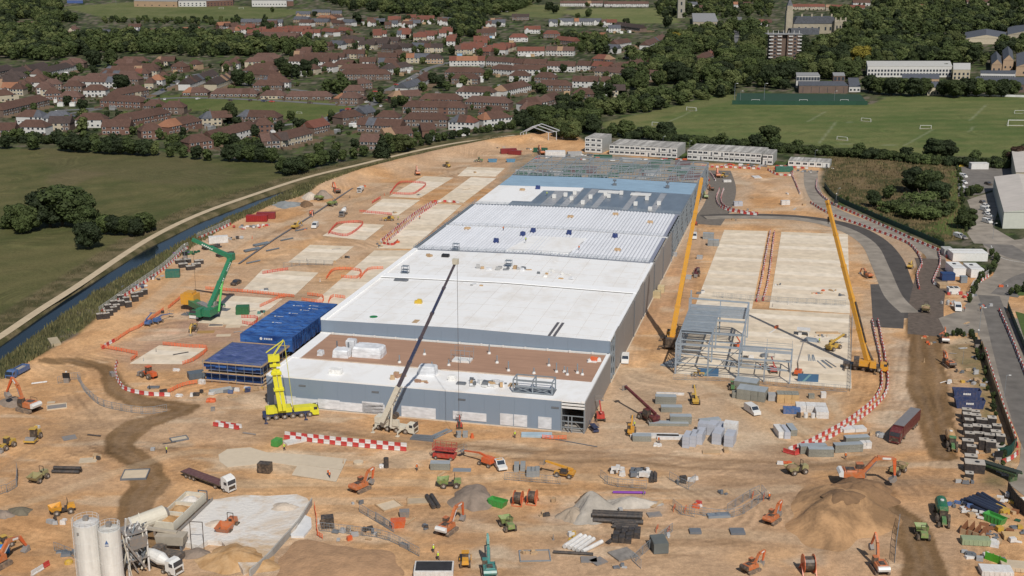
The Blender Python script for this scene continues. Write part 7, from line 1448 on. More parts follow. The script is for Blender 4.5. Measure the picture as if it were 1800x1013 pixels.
mfence([(178,548),(228,513),(288,471),(318,443),(329,436)],'along the reeds, lower run','w');mfence([(350,418),(378,406),(404,394)],'along the reeds, upper run','w');mfence([(1705,517),(1712,502),(1739,483)],'on the bend outside the gate yard','w')
mfence([(112,672),(135,668),(150,690),(175,712),(210,722),(260,728),(300,722)],'round the trench left of the haul road');mfence([(1195,668),(1300,672),(1390,682),(1490,690)],'at the foot of the steel building');mfence([(1498,560),(1496,620),(1494,686)],'at the right edge of the slab');mfence([(1262,524),(1330,530),(1420,535),(1480,538)],'crossing the right slab')
mfence([(575,935),(620,940),(680,950),(730,975)],'left of the pale gravel at bottom');mfence([(1225,905),(1260,910),(1300,906),(1342,878),(1330,870),(1280,900)],'in the trench enclosure at lower right');mfence([(1175,940),(1120,985),(1130,1000)],'beside the grey container at lower centre');mfence([(1190,898),(1200,905),(1212,908)],'by the orange guard rails at lower right')
mfence([(1580,925),(1575,960),(1573,985)],'beside the dark haul road at bottom right');mfence([(900,845),(990,852)],'below the amber telehandler');mfence([(1062,845),(1080,855),(1145,860)],'below the trailer of stacked pallets');mfence([(0,870),(28,856),(30,826)],'at the left edge');mfence([(506,470),(540,466),(583,467)],'on the second left slab');mfence([(180,1000),(100,970)],'left of the silos')
mfence([(640,905),(690,935),(660,915)],'beside the excavated pit at lower centre');mfence([(1185,848),(1205,858),(1220,850)],'in the small ring right of centre')
fence_thing('green_fence',[(1450,330),(1470,352),(1530,380),(1600,410),(1660,436)],2.2,M('fence_green',(.015,.06,.045),.6),'long dark green perimeter fence between haul road and waste ground',3.0,.06)
fence_thing('pitch_fence',[(1292,184),(1400,185),(1527,185)],3.0,M('pitch_green',(.015,.06,.035),.6),'dark green mesh fence at the front of the green sports pitch',4.0,.05)
fence_thing('hoarding',[(1726,616),(1738,660),(1757,715),(1775,765),(1783,790)],2.4,M('hoarding_timber',(.20,.15,.09),.9,.15),'timber hoarding wall beside the estate road at right',2.4)
fence_thing('green_hoarding',[(1783,790),(1772,802),(1745,806)],2.6,M('fence_green',None),'dark green hoarding at the rounded site corner',2.4)
fence_thing('sheet_wall',[(1772,872),(1786,892),(1806,912)],3.0,M('sheet_dark',(.07,.06,.05),.8,.2),'dark corrugated wall at the right edge of the junk yard',1.2)
fence_thing('green_fence',[(1772,545),(1790,590),(1812,640)],2.2,M('fence_green',None),'dark green fence across the road by the right grass verge',3.0,.06)
fence_thing('pale_rail_fence',[(1700,168),(1760,170),(1830,172)],1.6,M('pale_mesh',None),'pale fence behind the playing field at right',4.0,.06)
ob('sports_pitch',MB().poly([G(*p)for p in[(1292,183),(1527,184),(1512,166),(1296,164)]],-.1,.04),kind='structure',mat=M('pitch_turf',(.018,.05,.03),.9,.1))
ob('grass_verge',MB().poly([G(*p)for p in[(1785,548),(1830,560),(1900,560),(1900,640),(1815,640)]],-.1,.1),kind='structure',mat=M('verge_grass',(.07,.11,.025),.95,.2))
ob('grass_verge',MB().poly([G(*p)for p in[(1783,508),(1800,502),(1830,505),(1900,505),(1900,520),(1790,520)]],-.1,.1),kind='structure',mat=M('verge_grass',None))
# ================================================================ GOALS, POSTS, LAMPS
goal_m=MB()
for(a,b_)in(((0,-3.6,0),(0,-3.6,2.4)),((0,3.6,0),(0,3.6,2.4)),((0,-3.6,2.4),(0,3.6,2.4)),((1.6,-3.6,0),(0,-3.6,2.4)),((1.6,3.6,0),(0,3.6,2.4)),((1.6,-3.6,0),(1.6,3.6,0))):goal_m.bar(a,b_,.2)
gme=goal_m.mesh('goal',white_p)
for(x,y,s,a,lab)in((1215,195,1.0,1.0,'white football goal near the top left of the playing field'),(1155,222,1.0,1.0,'white football goal at the left corner of the playing field'),(1522,214,.9,.9,'white football goal in the middle of the playing field'),(1480,247,.9,.9,'white football goal low in the middle of the playing field'),(1627,227,.95,1.55,'white goal facing the camera at right of the field'),(1788,222,1.6,1.5,'large white goal at the right edge of the field'),(1792,200,.9,1.5,'small white goal furthest right on the field'),
    (1328,180,.8,1.55,'white goal at the left of the green pitch'),(1412,180,.8,1.55,'white goal at the middle of the green pitch'),(1484,180,.8,1.55,'white goal at the right of the green pitch'),(389,16,1.0,1.55,'white goal on the top sports field, left'),(424,16,1.0,1.55,'white goal on the top sports field, right'),(526,200,.5,1.3,'tiny white goal on the small green among the houses')):
    o=ob('football_goal',gme,loc=at(x,y),rz=a);o.scale=(s,)*3;tag(o,lab,'goal')
lm=MB().cyl((0,0,0),(0,0,8),.09,.06,6).bar((0,0,8),(.9,0,8.1),.09)
for i,(x,y,h,lab)in enumerate(((1165,262,.9,'lamp beside the three storey office stack'),(1009,262,.9,''),(1721,585,1.0,'lamp post on the pavement above the hoarding'),(1765,700,.8,'thin post beside the estate road'),(337,470,1.0,''),(1432,285,.8,'lamp post at the far single storey cabins'),(1472,352,.7,'lamp post beside the green perimeter fence'),(1291,176,1.5,'tall floodlight at the left of the green pitch'),(1343,176,1.5,'tall floodlight over the green pitch'),(1301,184,1.2,'thin post at the pitch corner'),(1466,184,1.2,'thin post at the middle of the pitch fence'),(326,470,.9,'lamp pole beside the canal fence'),(107,10,1.6,'tall pole at the top left pavilion'),(204,8,1.6,'tall pole on the top left field'),(1212,268,.8,'lamp pole between the two long office rows'),(1745,420,.8,'lamp post in the business park'),(1692,640,.6,'low post beside the weeds'))):
    if lab:
        e=empty('lamp_post',at(x,y),0,lab,'lamp post',None,h);ob('pole',lm,e,mat=steel);ob('lamp_head',MB().box(1.1,0,8.0,.8,.35,.18),e,mat=white_p)
for i,(x,y,lab)in enumerate(((118,672,'black solar trailer on the sand left of the haul road'),(326,455,'grey and blue camera tower at the canal fence'),(1469,362,'dark camera tower by the perimeter fence'),(1717,612,'dark camera tower on the estate road pavement'),(1753,812,'black screen panel on a stand at the hoarding corner'))):
    e=empty('camera_tower',at(x,y),0,lab,'camera tower');ob('base',MB().box(0,0,0,1.4,1.4,1.3),e,mat=GY);ob('solar_panel',MB().box(0,-.3,1.3,2.0,.15,1.5,ry=0),e,mat=black);ob('mast',MB().cyl((0,0,1.3),(0,0,5.5 if i in(1,2,3)else 2.9),.07,n=6),e,mat=steel);ob('camera',MB().box(0,0,5.5 if i in(1,2,3)else 2.9,.4,.4,.3),e,mat=white_p)
e=empty('steel_arches',at(955,246),0,'row of pale curved steel arches at the far end of the site','steel frame');c0=Vector(G(955,246))
for i,(xl,yl,xr,yr,h)in enumerate(((915,243,964,248,7.5),(920,241,978,247,8),(925,240,989,246,8.5))):
    a,b_=Vector(G(xl,yl))-c0,Vector(G(xr,yr))-c0;m_=a.lerp(b_,.42);ob('arch',MB().bar((a.x,a.y,0),(a.x,a.y,3.0),.35).bar((a.x,a.y,3.0),(m_.x,m_.y,h),.4).bar((m_.x,m_.y,h),(b_.x,b_.y,5),.4).bar((b_.x,b_.y,5),(b_.x,b_.y,0),.35),e,mat=M('pale_steel',(.48,.50,.53),.5))
for t,z in((.42,7.6),(0,3),(1,5)):
    p=[Vector(G(xl,yl)).lerp(Vector(G(xr,yr)),t)-c0 for(xl,yl,xr,yr)in((915,243,964,248),(925,240,989,246))];ob('purlin',MB().bar((p[0].x,p[0].y,z),(p[1].x,p[1].y,z+.8),.25),e,mat=M('pale_steel',None))
# ================================================================ CONTAINERS, SKIPS, TANKS
def container(x,y,rz,L,mat,label,h=2.5,w_=2.4,open_top=False,cat='container',name='container',scale=None,z=0,emblem=False):
    e=empty(name,at(x,y),rz,label,cat,None,scale)
    if open_top:
        ob('skip_body',MB().add([(-L/2+.5,-w_/2,0),(L/2-.5,-w_/2,0),(L/2-.5,w_/2,0),(-L/2+.5,w_/2,0),(-L/2,-w_/2,h),(L/2,-w_/2,h),(L/2,w_/2,h),(-L/2,w_/2,h),(-L/2+.15,-w_/2+.12,h),(L/2-.15,-w_/2+.12,h),(L/2-.15,w_/2-.12,h),(-L/2+.15,w_/2-.12,h),(-L/2+.5,-w_/2+.12,h*.6),(L/2-.5,-w_/2+.12,h*.6),(L/2-.5,w_/2-.12,h*.6),(-L/2+.5,w_/2-.12,h*.6)],[(0,1,5,4),(1,2,6,5),(2,3,7,6),(3,0,4,7),(4,5,9,8),(5,6,10,9),(6,7,11,10),(7,4,8,11),(8,9,13,12),(9,10,14,13),(10,11,15,14),(11,8,12,15),(12,13,14,15)]),e,mat=mat)
    else:ob('body',MB().box(0,0,.1,L,w_,h),e,mat=mat);ob('roof',MB().box(0,0,h+.1,L-.1,w_-.1,.05),e,mat=mat)
    n=int(L/.9)
    for s in(-1,1):
        m=MB()
        for i in range(n):m.box(-L/2+.6+i*(L-1.2)/max(1,n-1),s*(w_/2+.04),.2,.22,.08,h-.25)
        ob('side_ribs',m,e,mat=mat)
    if emblem:
        m=MB()
        for i in range(4):m.box(-.9+i*.5,-w_/2-.1,h*.5,.36,.05,.5)
        ob('lettering',m,e,mat=white_p)
    return e
sk_b=M('skip_blue',(.02,.045,.13),.5,.15,dust=.12)
container(1698,699,-.12,7.2,sk_b,'upper of two dark blue open skips beside the hoarding',2.4,2.6,True,'skip','skip',emblem=True);container(1703,716,-.12,7.6,sk_b,'lower of two dark blue open skips beside the hoarding',2.4,2.6,True,'skip','skip',emblem=True)
container(466,830,-.2,3.0,BK,'black box skip beside the pale square pad',2.2,2.0,cat='skip',name='skip');container(875,889,-.55,4.2,M('paint_green',None)if 0 else paint('skip_green',(.04,.27,.05),.08),'bright green skip right of the gravel heap',1.5,2.0,True,'skip','skip')
container(576,926,.2,2.6,BK,'black box with a white top beside the orange net fence',2.2,2.2,cat='skip',name='skip');container(763,1008,.0,7.6,whp,'white edged container with dark load at the bottom edge',1.4,4.4,cat='container')
e=container(1158,966,-1.45,4.2,M('container_grey',(.12,.13,.125),.6),'dark grey container at lower centre beside mesh fence',2.2,3.0)
simple('black_cover',MB().box(0,0,1.52,7.0,3.6,.12),M('gravel_black',(.035,.035,.04),.9,.3),'black load inside the white edged container','load',at(763,1008),.0)
gk=M('container_green',(.02,.13,.095),.5,.1,dust=.1);container(304,487,.15,5.0,gk,'dark green container beside the canal fence',2.5,3.2);container(427,552,.1,4.2,M('container_olive',(.03,.12,.05),.5),'green container on the slab behind the blue scaffold',2.6,3.2)
container(452,389,.05,9,M('container_red',(.28,.02,.02),.5),'dark red container nearest the canal',2.5,3.2);container(468,384,.05,8,M('container_maroon',(.22,.03,.03),.5),'dark red container behind the nearest red one',2.5,3.2)
container(384,427,.3,7.5,whp,'white container behind the green crane tip',2.6,2.8);container(1378,302,0,9,gk,'green container inside the red and white pen',2.5,3);container(976,276,0,11,whp,'white store cabin behind the open steel frame',3.2,5)
container(487,783,1.2,2.4,paint('skip_green',None),'small green tank left of the barrier rows',1.5,1.8,cat='tank',name='tank');container(894,270,.2,9,M('container_maroon',None),'dark red machine body at the foot of the bund',2.6,2.6);container(905,272,-.3,7,M('container_maroon',None),'dark red trailer beside the machine at the bund',2.2,2.4)
for i,(x,y,lab)in enumerate(((866,285,'blue low machine left, beyond the far slab'),(898,285,'blue low machine right, beyond the far slab'))):container(x,y,0,5,M('steel_blue',(.10,.22,.33),.5),lab,1.6,2.4,True,'skip','skip')
simple('hopper',MB().box(0,0,0,2.4,1.6,1.6,taper=1.3),DO,'small orange hopper by the bottom mesh fence','hopper',at(700,926),.1)
simple('hopper',MB().box(0,0,0,1.8,1.4,1.4,taper=1.2),GY,'small grey hopper above the orange one','hopper',at(711,908),.1)
simple('orange_bag',wrapped(2.4,1.6,.8,30),DO,'orange covered pump on the sand right of the white signs','pump',at(371,706),0)
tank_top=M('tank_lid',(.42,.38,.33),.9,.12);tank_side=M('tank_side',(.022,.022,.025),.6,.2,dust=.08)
def tank(x,y,sx,sy,h,label,grp=None,rz=-.25):
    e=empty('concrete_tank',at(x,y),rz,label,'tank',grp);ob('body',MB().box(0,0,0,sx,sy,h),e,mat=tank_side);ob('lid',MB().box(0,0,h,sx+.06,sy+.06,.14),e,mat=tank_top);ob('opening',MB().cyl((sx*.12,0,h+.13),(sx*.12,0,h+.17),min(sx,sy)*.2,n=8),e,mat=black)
r=random.Random(12)
for(x,y)in((1698,736),(1713,738),(1699,744),(1714,746),(1702,752),(1724,754),(1700,764),(1717,762),(1733,766),(1742,752),(1751,762),(1703,776),(1720,776),(1738,780),(1749,774),(1757,784),(1700,790),(1728,790),(1706,800),(1740,792)):
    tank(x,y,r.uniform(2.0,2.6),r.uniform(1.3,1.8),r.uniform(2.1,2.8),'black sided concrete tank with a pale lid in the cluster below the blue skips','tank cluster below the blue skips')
tank(1712,828,4.4,3.0,2.2,'largest pale lidded tank at the foot of the tank cluster');tank(1706,812,2.8,1.8,1.6,'pale lidded tank directly behind the largest one');tank(1703,842,1.8,1.6,1.5,'smallest dark tank in front of the largest one')
for i,(x,y)in enumerate(((176,561),(187,560),(193,555),(200,549),(205,545),(212,528),(222,532),(213,538),(226,540),(236,524),(246,522),(238,530),(254,518),(200,538),(190,545))):
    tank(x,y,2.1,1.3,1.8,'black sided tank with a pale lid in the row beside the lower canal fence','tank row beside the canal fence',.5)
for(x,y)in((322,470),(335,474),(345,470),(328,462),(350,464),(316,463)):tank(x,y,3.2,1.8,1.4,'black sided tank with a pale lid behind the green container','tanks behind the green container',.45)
tank(1096,948,2.2,2.2,.9,'black crate stack, front part, beside the pipe stack')if 0 else None
# ================================================================ PIPES
pipe_me={}
def pipes(x,y,rz,n,L,rad,mat,label,layers=1,gap=2.1,cat='pipes',name='pipe_stack',z=0.0,rings=True):
    e=empty(name,at(x,y),rz,label,cat);me=MB().cyl((-L/2,0,0),(L/2,0,0),rad,n=10,cap=True).mesh('pipe',mat)
    for l in range(layers):
        for i in range(n-l):ob('pipe',me,e,loc=(R.uniform(-.3,.3),(i-(n-l-1)/2)*rad*gap,z+rad+.02+l*rad*1.75))
    return e
bkp=M('pipe_black',(.03,.031,.034),.5,.15,dust=.12)
pipes(1085,916,-.10,3,10.5,.55,bkp,'large black pipes stacked above the black crates',2);pipes(1098,926,-.12,3,5,.45,bkp,'shorter black pipes between large pipes and crates',1)
for i,(x,y,n1)in enumerate(((1104,941,4),(1094,950,3),(1116,935,2))):
    e=empty('crate_stack',at(x,y),-.15,['black crate stack beside the round pipes, middle','black crate stack nearest the camera beside the pipes','black crate stack at the right of the pipes'][i],'crates')
    for a in range(n1):
        for b_ in range(2 if i<2 else 1):ob('crate',MB().box((a-n1/2)*1.3+.6,b_*1.5-.7,0,1.22,1.4,1.0+.3*((a+b_)%2)),e,mat=bkp)
pipes(1080,948,.95,2,6.0,.25,bkp,'two thin black pipes lying apart left of the crates')
pipes(1018,958,.95,4,6.2,.48,whp,'four white pipes lying side by side');pipes(1040,965,.80,1,6,.45,whp,'single white pipe right of the four white ones',cat='pipe',name='pipe');pipes(1105,868,-.03,1,7.2,.28,M('pipe_purple',(.16,.03,.30),.5),'single purple pipe lying on sand',cat='pipe',name='pipe')
pipes(118,831,-.06,2,6.4,.42,bkp,'two black pipes beside the pale green dumper at left',2);pipes(760,884,-1.25,2,6.0,.5,bkp,'black pipes lying front to back left of the gravel heap');pipes(679,815,PI/2,1,.1,.1,bkp,'x')if 0 else None
simple('black_chamber',MB().cyl((0,0,0),(0,0,2.4),.6,n=12),bkp,'upright black chamber pipe below the barrier rows','chamber',at(679,822));simple('white_sack',wrapped(1.1,1.1,.7,41),whp,'small white sack left of the upright black chamber','sack',at(671,822))
pipes(1008,975,-.12,1,8,.32,bkp,'long dark pipe lying left of two grey slabs',cat='pipe',name='pipe');pipes(1148,842,1.45,3,4.4,.3,bkp,'black pipe bundle at the end of the pallet trailer',2)
for i,(x,y,rz,n,lab)in enumerate(((1716,893,-1.0,2,'black pipes at the left of the junk yard pipe row'),(1728,896,-1.0,4,'four thick black pipes in the middle of the junk yard'),(1741,884,-1.25,2,'upright leaning black pipes at the back of the junk yard'))):pipes(x,y,rz,n,7.4,.5,M('pipe_navy',(.028,.035,.06),.4,.1),lab,1 if i!=1 else 2)
gp=M('pipe_grey',(.13,.15,.17),.5)
for i,(x,y,lab)in enumerate(((460,431,'grey pipe length right of the green crane knuckle, lowest'),(443,441,'grey pipe length beside the track, nearest the crane'))):pipes(x,y,.82,2,7,.45,gp,lab)
m_,_c=strip([(420,465),(470,430),(520,398),(560,372),(600,345),(620,332)],.9,.35);ob('trench_pipe',m_,mat=M('trench_grey',(.13,.12,.12),.7,.25));tag(bpy.data.objects['trench_pipe'],'long grey pipe run laid along the track at upper left','pipe')
for i,(x,y,rz)in enumerate(((445,462,.8),(480,440,.8),(505,422,.8),(530,405,.8))):pipes(x,y,rz,1,6,.3,gp,'grey pipe length laid out beside the pipe trench',cat='pipe',name='pipe')
pipes(396,450,.75,3,7,.35,bkp,'dark pipes bundled by the canal tanks',2);pipes(372,437,.75,4,7,.35,bkp,'long black pipes behind the green crane jib',2)
# ================================================================ STACKS OF BLOCKS AND BOARDS
def stack(x,y,rz,nx,ny,nz,sx,sy,sz,mat,label,top=None,cat='stack',name='pallet_stack',piece='pack',z=0.0,grp=None,gap=.06):
    e=empty(name,at(x,y),rz,label,cat,grp);me=MB().box(0,0,0,sx-gap,sy-gap,sz-.03).mesh(piece,mat);mt=MB().box(0,0,0,sx-gap+.02,sy-gap+.02,.07).mesh('top_sheet',top)if top else None
    for i in range(nx):
        for j in range(ny):
            for k in range(nz):ob(piece,me,e,loc=((i-(nx-1)/2)*sx+R.uniform(-.04,.04),(j-(ny-1)/2)*sy+R.uniform(-.04,.04),z+.02+k*sz))
            if mt:ob('top_sheet',mt,e,loc=((i-(nx-1)/2)*sx,(j-(ny-1)/2)*sy,z+.02+nz*sz))
    return e
msh=M('mesh_grey',(.24,.235,.20),.8,.12,grain=(6,(1,1,6),.4));sheet_g=M('sheet_grey_top',(.30,.33,.35),.5,.08);wool=M('mineral_pack',(.40,.42,.47),.55,.06,dust=.06)
stack(1312,684,-BA-.15,3,1,2,2.1,4.2,1.3,msh,'grey topped mesh stacks, back row, below the steel building',sheet_g);stack(1322,700,-BA-.15,4,1,2,1.9,4.4,1.4,msh,'grey topped mesh stacks, front row, below the steel building',sheet_g)
V(loader(E_:='paint_green'),1287,684,1285,676,'compactor','small green machine at the left of the grey mesh stacks','machine',scale=.7);stack(1293,698,-.1,1,1,2,2.0,2.0,.8,msh,'small square mesh stack left of the grey topped stacks')
stack(1357,703,-.1,1,1,2,2.2,2.4,.9,M('grey_pack',None),'grey pack left of the tan timber blocks');stack(1384,706,-.1,3,1,2,1.9,3.0,1.2,M('tan_pack',(.50,.33,.16),.85,.12),'tan timber blocks beside the white wrapped packs',msh)
stack(1425,722,-.12,3,1,2,2.6,3.2,.9,whp,'long white wrapped packs right of the tan timber blocks');stack(1444,731,-.12,1,2,2,3.2,2.2,.9,whp,'white wrapped packs at the right end nearest the barrier');stack(1391,726,-.1,2,1,1,2.2,2.0,1.5,BL,'blue wrapped packs in front of the tan timber blocks')
e=stack(1416,736,-.1,1,1,1,5.6,2.0,.3,timber,'low timber rack with white drums in front of the white packs',cat='rack',name='rack')
for i in range(3):ob('drum',MB().cyl((-1.8+i*1.8,0,.3),(-1.8+i*1.8,0,1.5),.55,n=10),e,mat=[bkp,whp,whp][i])
stack(1426,700,0,1,1,1,1.6,1.2,1.2,msh,'small grey bag left of the white topped machine');stack(1447,699,0,1,1,1,1.4,1.2,1.6,whp,'white topped pump box above the white packs')
for i,(x,y,nx,ny,nz,lab)in enumerate(((1208,782,1,2,3,'leftmost pale grey insulation stack, nearest camera'),(1220,780,1,2,3,'second pale grey insulation stack from the left'),(1231,776,1,2,3,'third pale grey insulation stack from the left'),(1262,776,1,2,3,'pale grey insulation stack behind the brown board'),(1283,780,1,2,3,'rightmost pale grey insulation stack with a white end'),(1243,762,2,1,3,'pale grey insulation stack at the back left'),(1262,758,2,2,2,'pale grey insulation stack at the back centre'))):
    stack(x,y,-BA-.1,nx,ny,nz,1.7 if i<3 else 2.3,2.3,.95,wool,lab,cat='insulation stack')
stack(1284,764,-BA-.1,1,1,3,3.4,2.4,1.1,whp,'white wrapped stack behind the grey insulation stacks');stack(1250,796,-.05,1,1,1,4.2,2.0,.35,timber,'single brown board pallet in front of the insulation stacks',cat='board');stack(1276,794,0,1,2,1,1.2,1.0,.8,timber,'two small tan bags right of the brown board pallet',cat='bag')
stack(1370,764,-1.5,1,1,2,5.2,1.9,.9,whp,'long white pack, left of a group of three');stack(1379,765,-1.5,1,1,2,5.2,1.6,.9,wool,'long grey wrapped pack in the middle of a group of three');stack(1391,761,-1.5,1,1,2,4.6,1.7,.8,msh,'long mesh pack, right of a group of three',sheet_g)
for i,(x,y,rz,L,lab)in enumerate(((1428,795,.08,6.5,'long grey topped mesh pack at the near barrier end'),(1442,801,-.02,6.0,'short grey topped mesh pack nearest the camera by the barrier'),(1490,793,.12,7,'large grey topped mesh pack left of white bags'),(1505,780,.12,6,'far grey topped mesh pack below the maroon lorry'))):stack(x,y,rz,1,1,2,L,1.9,.95,msh,lab,sheet_g)
stack(1521,787,.1,2,1,2,1.3,1.6,.8,whp,'white bags right of the grey topped packs');stack(1500,757,.15,2,1,1,3.0,2.6,.9,whp,'crumpled white packs against the double barrier')
for i,(x,y,rz,L,n,lab,mt)in enumerate(((1170,709,-.08,5.5,3,'grey sheet stack left of the amber forklift, upper',msh),(1182,706,-.1,5,2,'x',msh),(1180,723,-.02,5.5,2,'square mesh stack beside the long mesh bundle',msh),(1196,744,-.03,5.5,3,'tall mesh stack right of the dark red telehandler',msh),(1175,747,-.03,10,1,'long low mesh bundle right of the dark red telehandler',msh),(1248,741,.25,5.5,1,'grey sheet stack right of the tall mesh stack',sheet_g),(1150,768,-.04,12,1,'long pale beam pack below the dark red telehandler',whp),(1190,771,-.05,10,1,'long pale beam pack left of the insulation stacks',whp),(1128,774,-.03,4.6,2,'short mesh pack beside the amber forklift',msh))):
    if lab!='x':stack(x,y,rz,1,1 if i!=3 else 1,n,L,2.0,.7,mt,lab,sheet_g if mt is msh else None)
stack(1178,694,-.1,1,1,2,7.5,.6,.3,whp,'long white beams above the grey sheet stack',cat='beams');stack(1245,655,0,1,1,1,6,.3,.3,steel,'x')if 0 else None
for i,(x,y)in enumerate(((908,826),(919,825),(930,835),(937,835),(944,834))):stack(x,y,-.05,1,2,2,1.2,1.4,.75,M('block_grey',(.26,.27,.27),.8,.1),['leftmost grey block pallet by the amber telehandler','second grey block pallet by the amber telehandler','third grey block pallet by the amber telehandler','fourth grey block pallet by the amber telehandler','grey block pallet nearest the amber telehandler'][i],cat='block pallet')
stack(774,824,-.03,1,1,2,4.6,2.0,.8,msh,'grey sheet stack under the red scissor lift',sheet_g);stack(812,827,-.05,1,3,1,4.2,.6,.2,steel,'flat grey steel sheets right of the grey sheet stack')
for i,(x,y)in enumerate(((806,768),(818,768))):stack(x,y,0,1,1,2,1.3,1.3,.7,M('block_grey',None),['left of two small grey block packs before the front wall','right of two small grey block packs before the front wall'][i])
simple('orange_bin',MB().cyl((0,0,0),(0,0,1.2),.5,.3,8),DO,'small orange bin right of the grey block packs','bin',at(830,770))
def bars(x,y,rz,n,L,label,mat=steel,w_=.22,spread=.45,cat='steel beams',seed=1):
    e=empty('steel_beams',at(x,y),rz,label,cat);r=random.Random(seed)
    for i in range(n):a=r.uniform(-.06,.06);y0=(i-n/2)*spread;ob('beam',MB().bar((-L/2,y0,.15),(L/2*r.uniform(.8,1),y0+L*a,.15),w_),e,mat=mat)
bars(775,763,.9,5,7,'loose grey steel beams in front of the crane cab',seed=2);bars(745,770,-.2,4,6,'dark timber mats beside the white crane',dsteel,.5,.8,'crane mats');bars(1030,570,1,1,1,'x')if 0 else None
bars(1180,640,.9,9,6.5,'grey tube bundle below the amber crane',seed=3,w_=.3);bars(1192,632,.9,7,6,'dark beams stacked by the steel building corner',dsteel,.3,.5,seed=4);bars(1452,642,-1.4,2,7,'two grey beams on the right slab',w_=.35,spread=1.2);bars(1460,641,-1.35,2,7,'two dark beams on the right slab',dsteel,.35,.9)
bars(1425,630,1.4,5,6,'thin grey rails near the orange boom lift',seed=6);bars(1455,586,-.02,2,7.5,'tan timber pack on the right slab above the yellow telehandler',timber,.6,.6,'timber');bars(945,765,-.03,3,8,'pale blue sheets lying before the front wall',M('pale_sheet',(.35,.45,.52),.4),.7,.8,'sheets');bars(1000,775,-.4,1,16,'single thin beam lying before the open warehouse corner',dsteel,.16,1,'beam')
bars(520,775,.6,4,6,'white beams stacked at the left end of the barrier rows',whp,.5,.7,'beams');bars(100,717,.2,1,.1,'x')if 0 else None
simple('white_lift_box',MB().box(0,0,1.9,4,3,.3).box(-1,0,0,1,1.6,1.9).box(1.5,0,0,.2,2.8,1.9),whp,'white topped stair tower on the right slab above the telehandler','stair tower',at(1412,590));simple('grey_ramp',MB().box(0,0,0,5,2.4,1.0,taper=.6),steel,'grey ramp right of the white topped stair tower','ramp',at(1425,600),-.5)
for i,(x,y,lab)in enumerate(((1245,662,'left blue banner board below the steel building'),(1420,672,'right blue banner board at the foot of the slab'))):
    e=empty('banner_board',at(x,y),-BA+.1,lab,'banner');ob('board',MB().box(0,0,.1,5.6,.2,2.3),e,mat=M('banner_blue',(.05,.12,.22),.5,.1));ob('stripe',MB().prism([(-1.6,.2),(-.9,.2),(.9,2.3),(.2,2.3)],-.13,-.11),e,mat=M('banner_stripe',(.14,.27,.30),.5));ob('stand',MB().bar((-2.6,1,0),(-2.6,0,2),.08).bar((2.6,1,0),(2.6,0,2),.08),e,mat=steel)
V(loader('paint_yellow'),1228,661,1224,661,'compactor','small yellow machine left of the left blue banner','machine',scale=.6)
for i,(x,y,lab)in enumerate(((1245,420,'grey block stacks beside the slab and white van'),(1254,432,'grey topped crate stack on the sand left of the slab'),(1150,523,'pale timber crates by the warehouse wall, front'),(1162,514,'pale timber crates by the warehouse wall, back'),(1233,428,'x'),(1152,500,'x'),(1185,450,'grey pallet at the foot of the warehouse wall'),(1176,460,'green-grey pallet along the warehouse wall'),(1210,490,'grey box beside the dark red telehandler'),(1230,455,'grey packs on the sand near the slab'))):
    if lab!='x':stack(x,y,-BA,2 if i<3 else 1,1,1 if i>3 else 2,2.2,2.4,1.2,[M('block_grey',None),M('block_grey',None),M('pale_crate',(.48,.39,.23),.85),M('pale_crate',(.5,.4,.25),.85)][i]if i<4 else M('grey_pack',None),lab,sheet_g if i<2 else None)
for i,(x,y,lab)in enumerate(((1380,360,'white packs alone on the sand right of the new road'),(1297,362,'grey and white packs inside the curved barrier'),(1330,312,'two pale beams on the sand at the far end'),(1278,320,'small white packs at the far road end'))):stack(x,y,.1,2,1,1 if i>1 else 2,2.0,2.0 if i!=2 else 6,1.0 if i!=2 else.4,whp if i!=1 else wool,lab)
pile('pallet_trailer',at(1108,834),-.15,'jumble of black and white packs in front of the track at lower centre','building materials',26,10,4,31,[bkp,whp,whp,dsteel],1.3)
def pad(x,y,rz,sx,sy,mat,label,h=.12,name='ground_board',rim=None,cat='board'):
    e=empty(name,at(x,y),rz,label,cat);ob('plate',MB().box(0,0,.03,sx,sy,h),e,mat=mat)
    if rim:ob('rim',MB().box(0,-sy/2,.02,sx+.2,.22,h+.2).box(0,sy/2,.02,sx+.2,.22,h+.2).box(-sx/2,0,.02,.22,sy,h+.2).box(sx/2,0,.02,.22,sy,h+.2),e,mat=rim)
pb=M('pale_board',(.52,.42,.30),.9,.1)
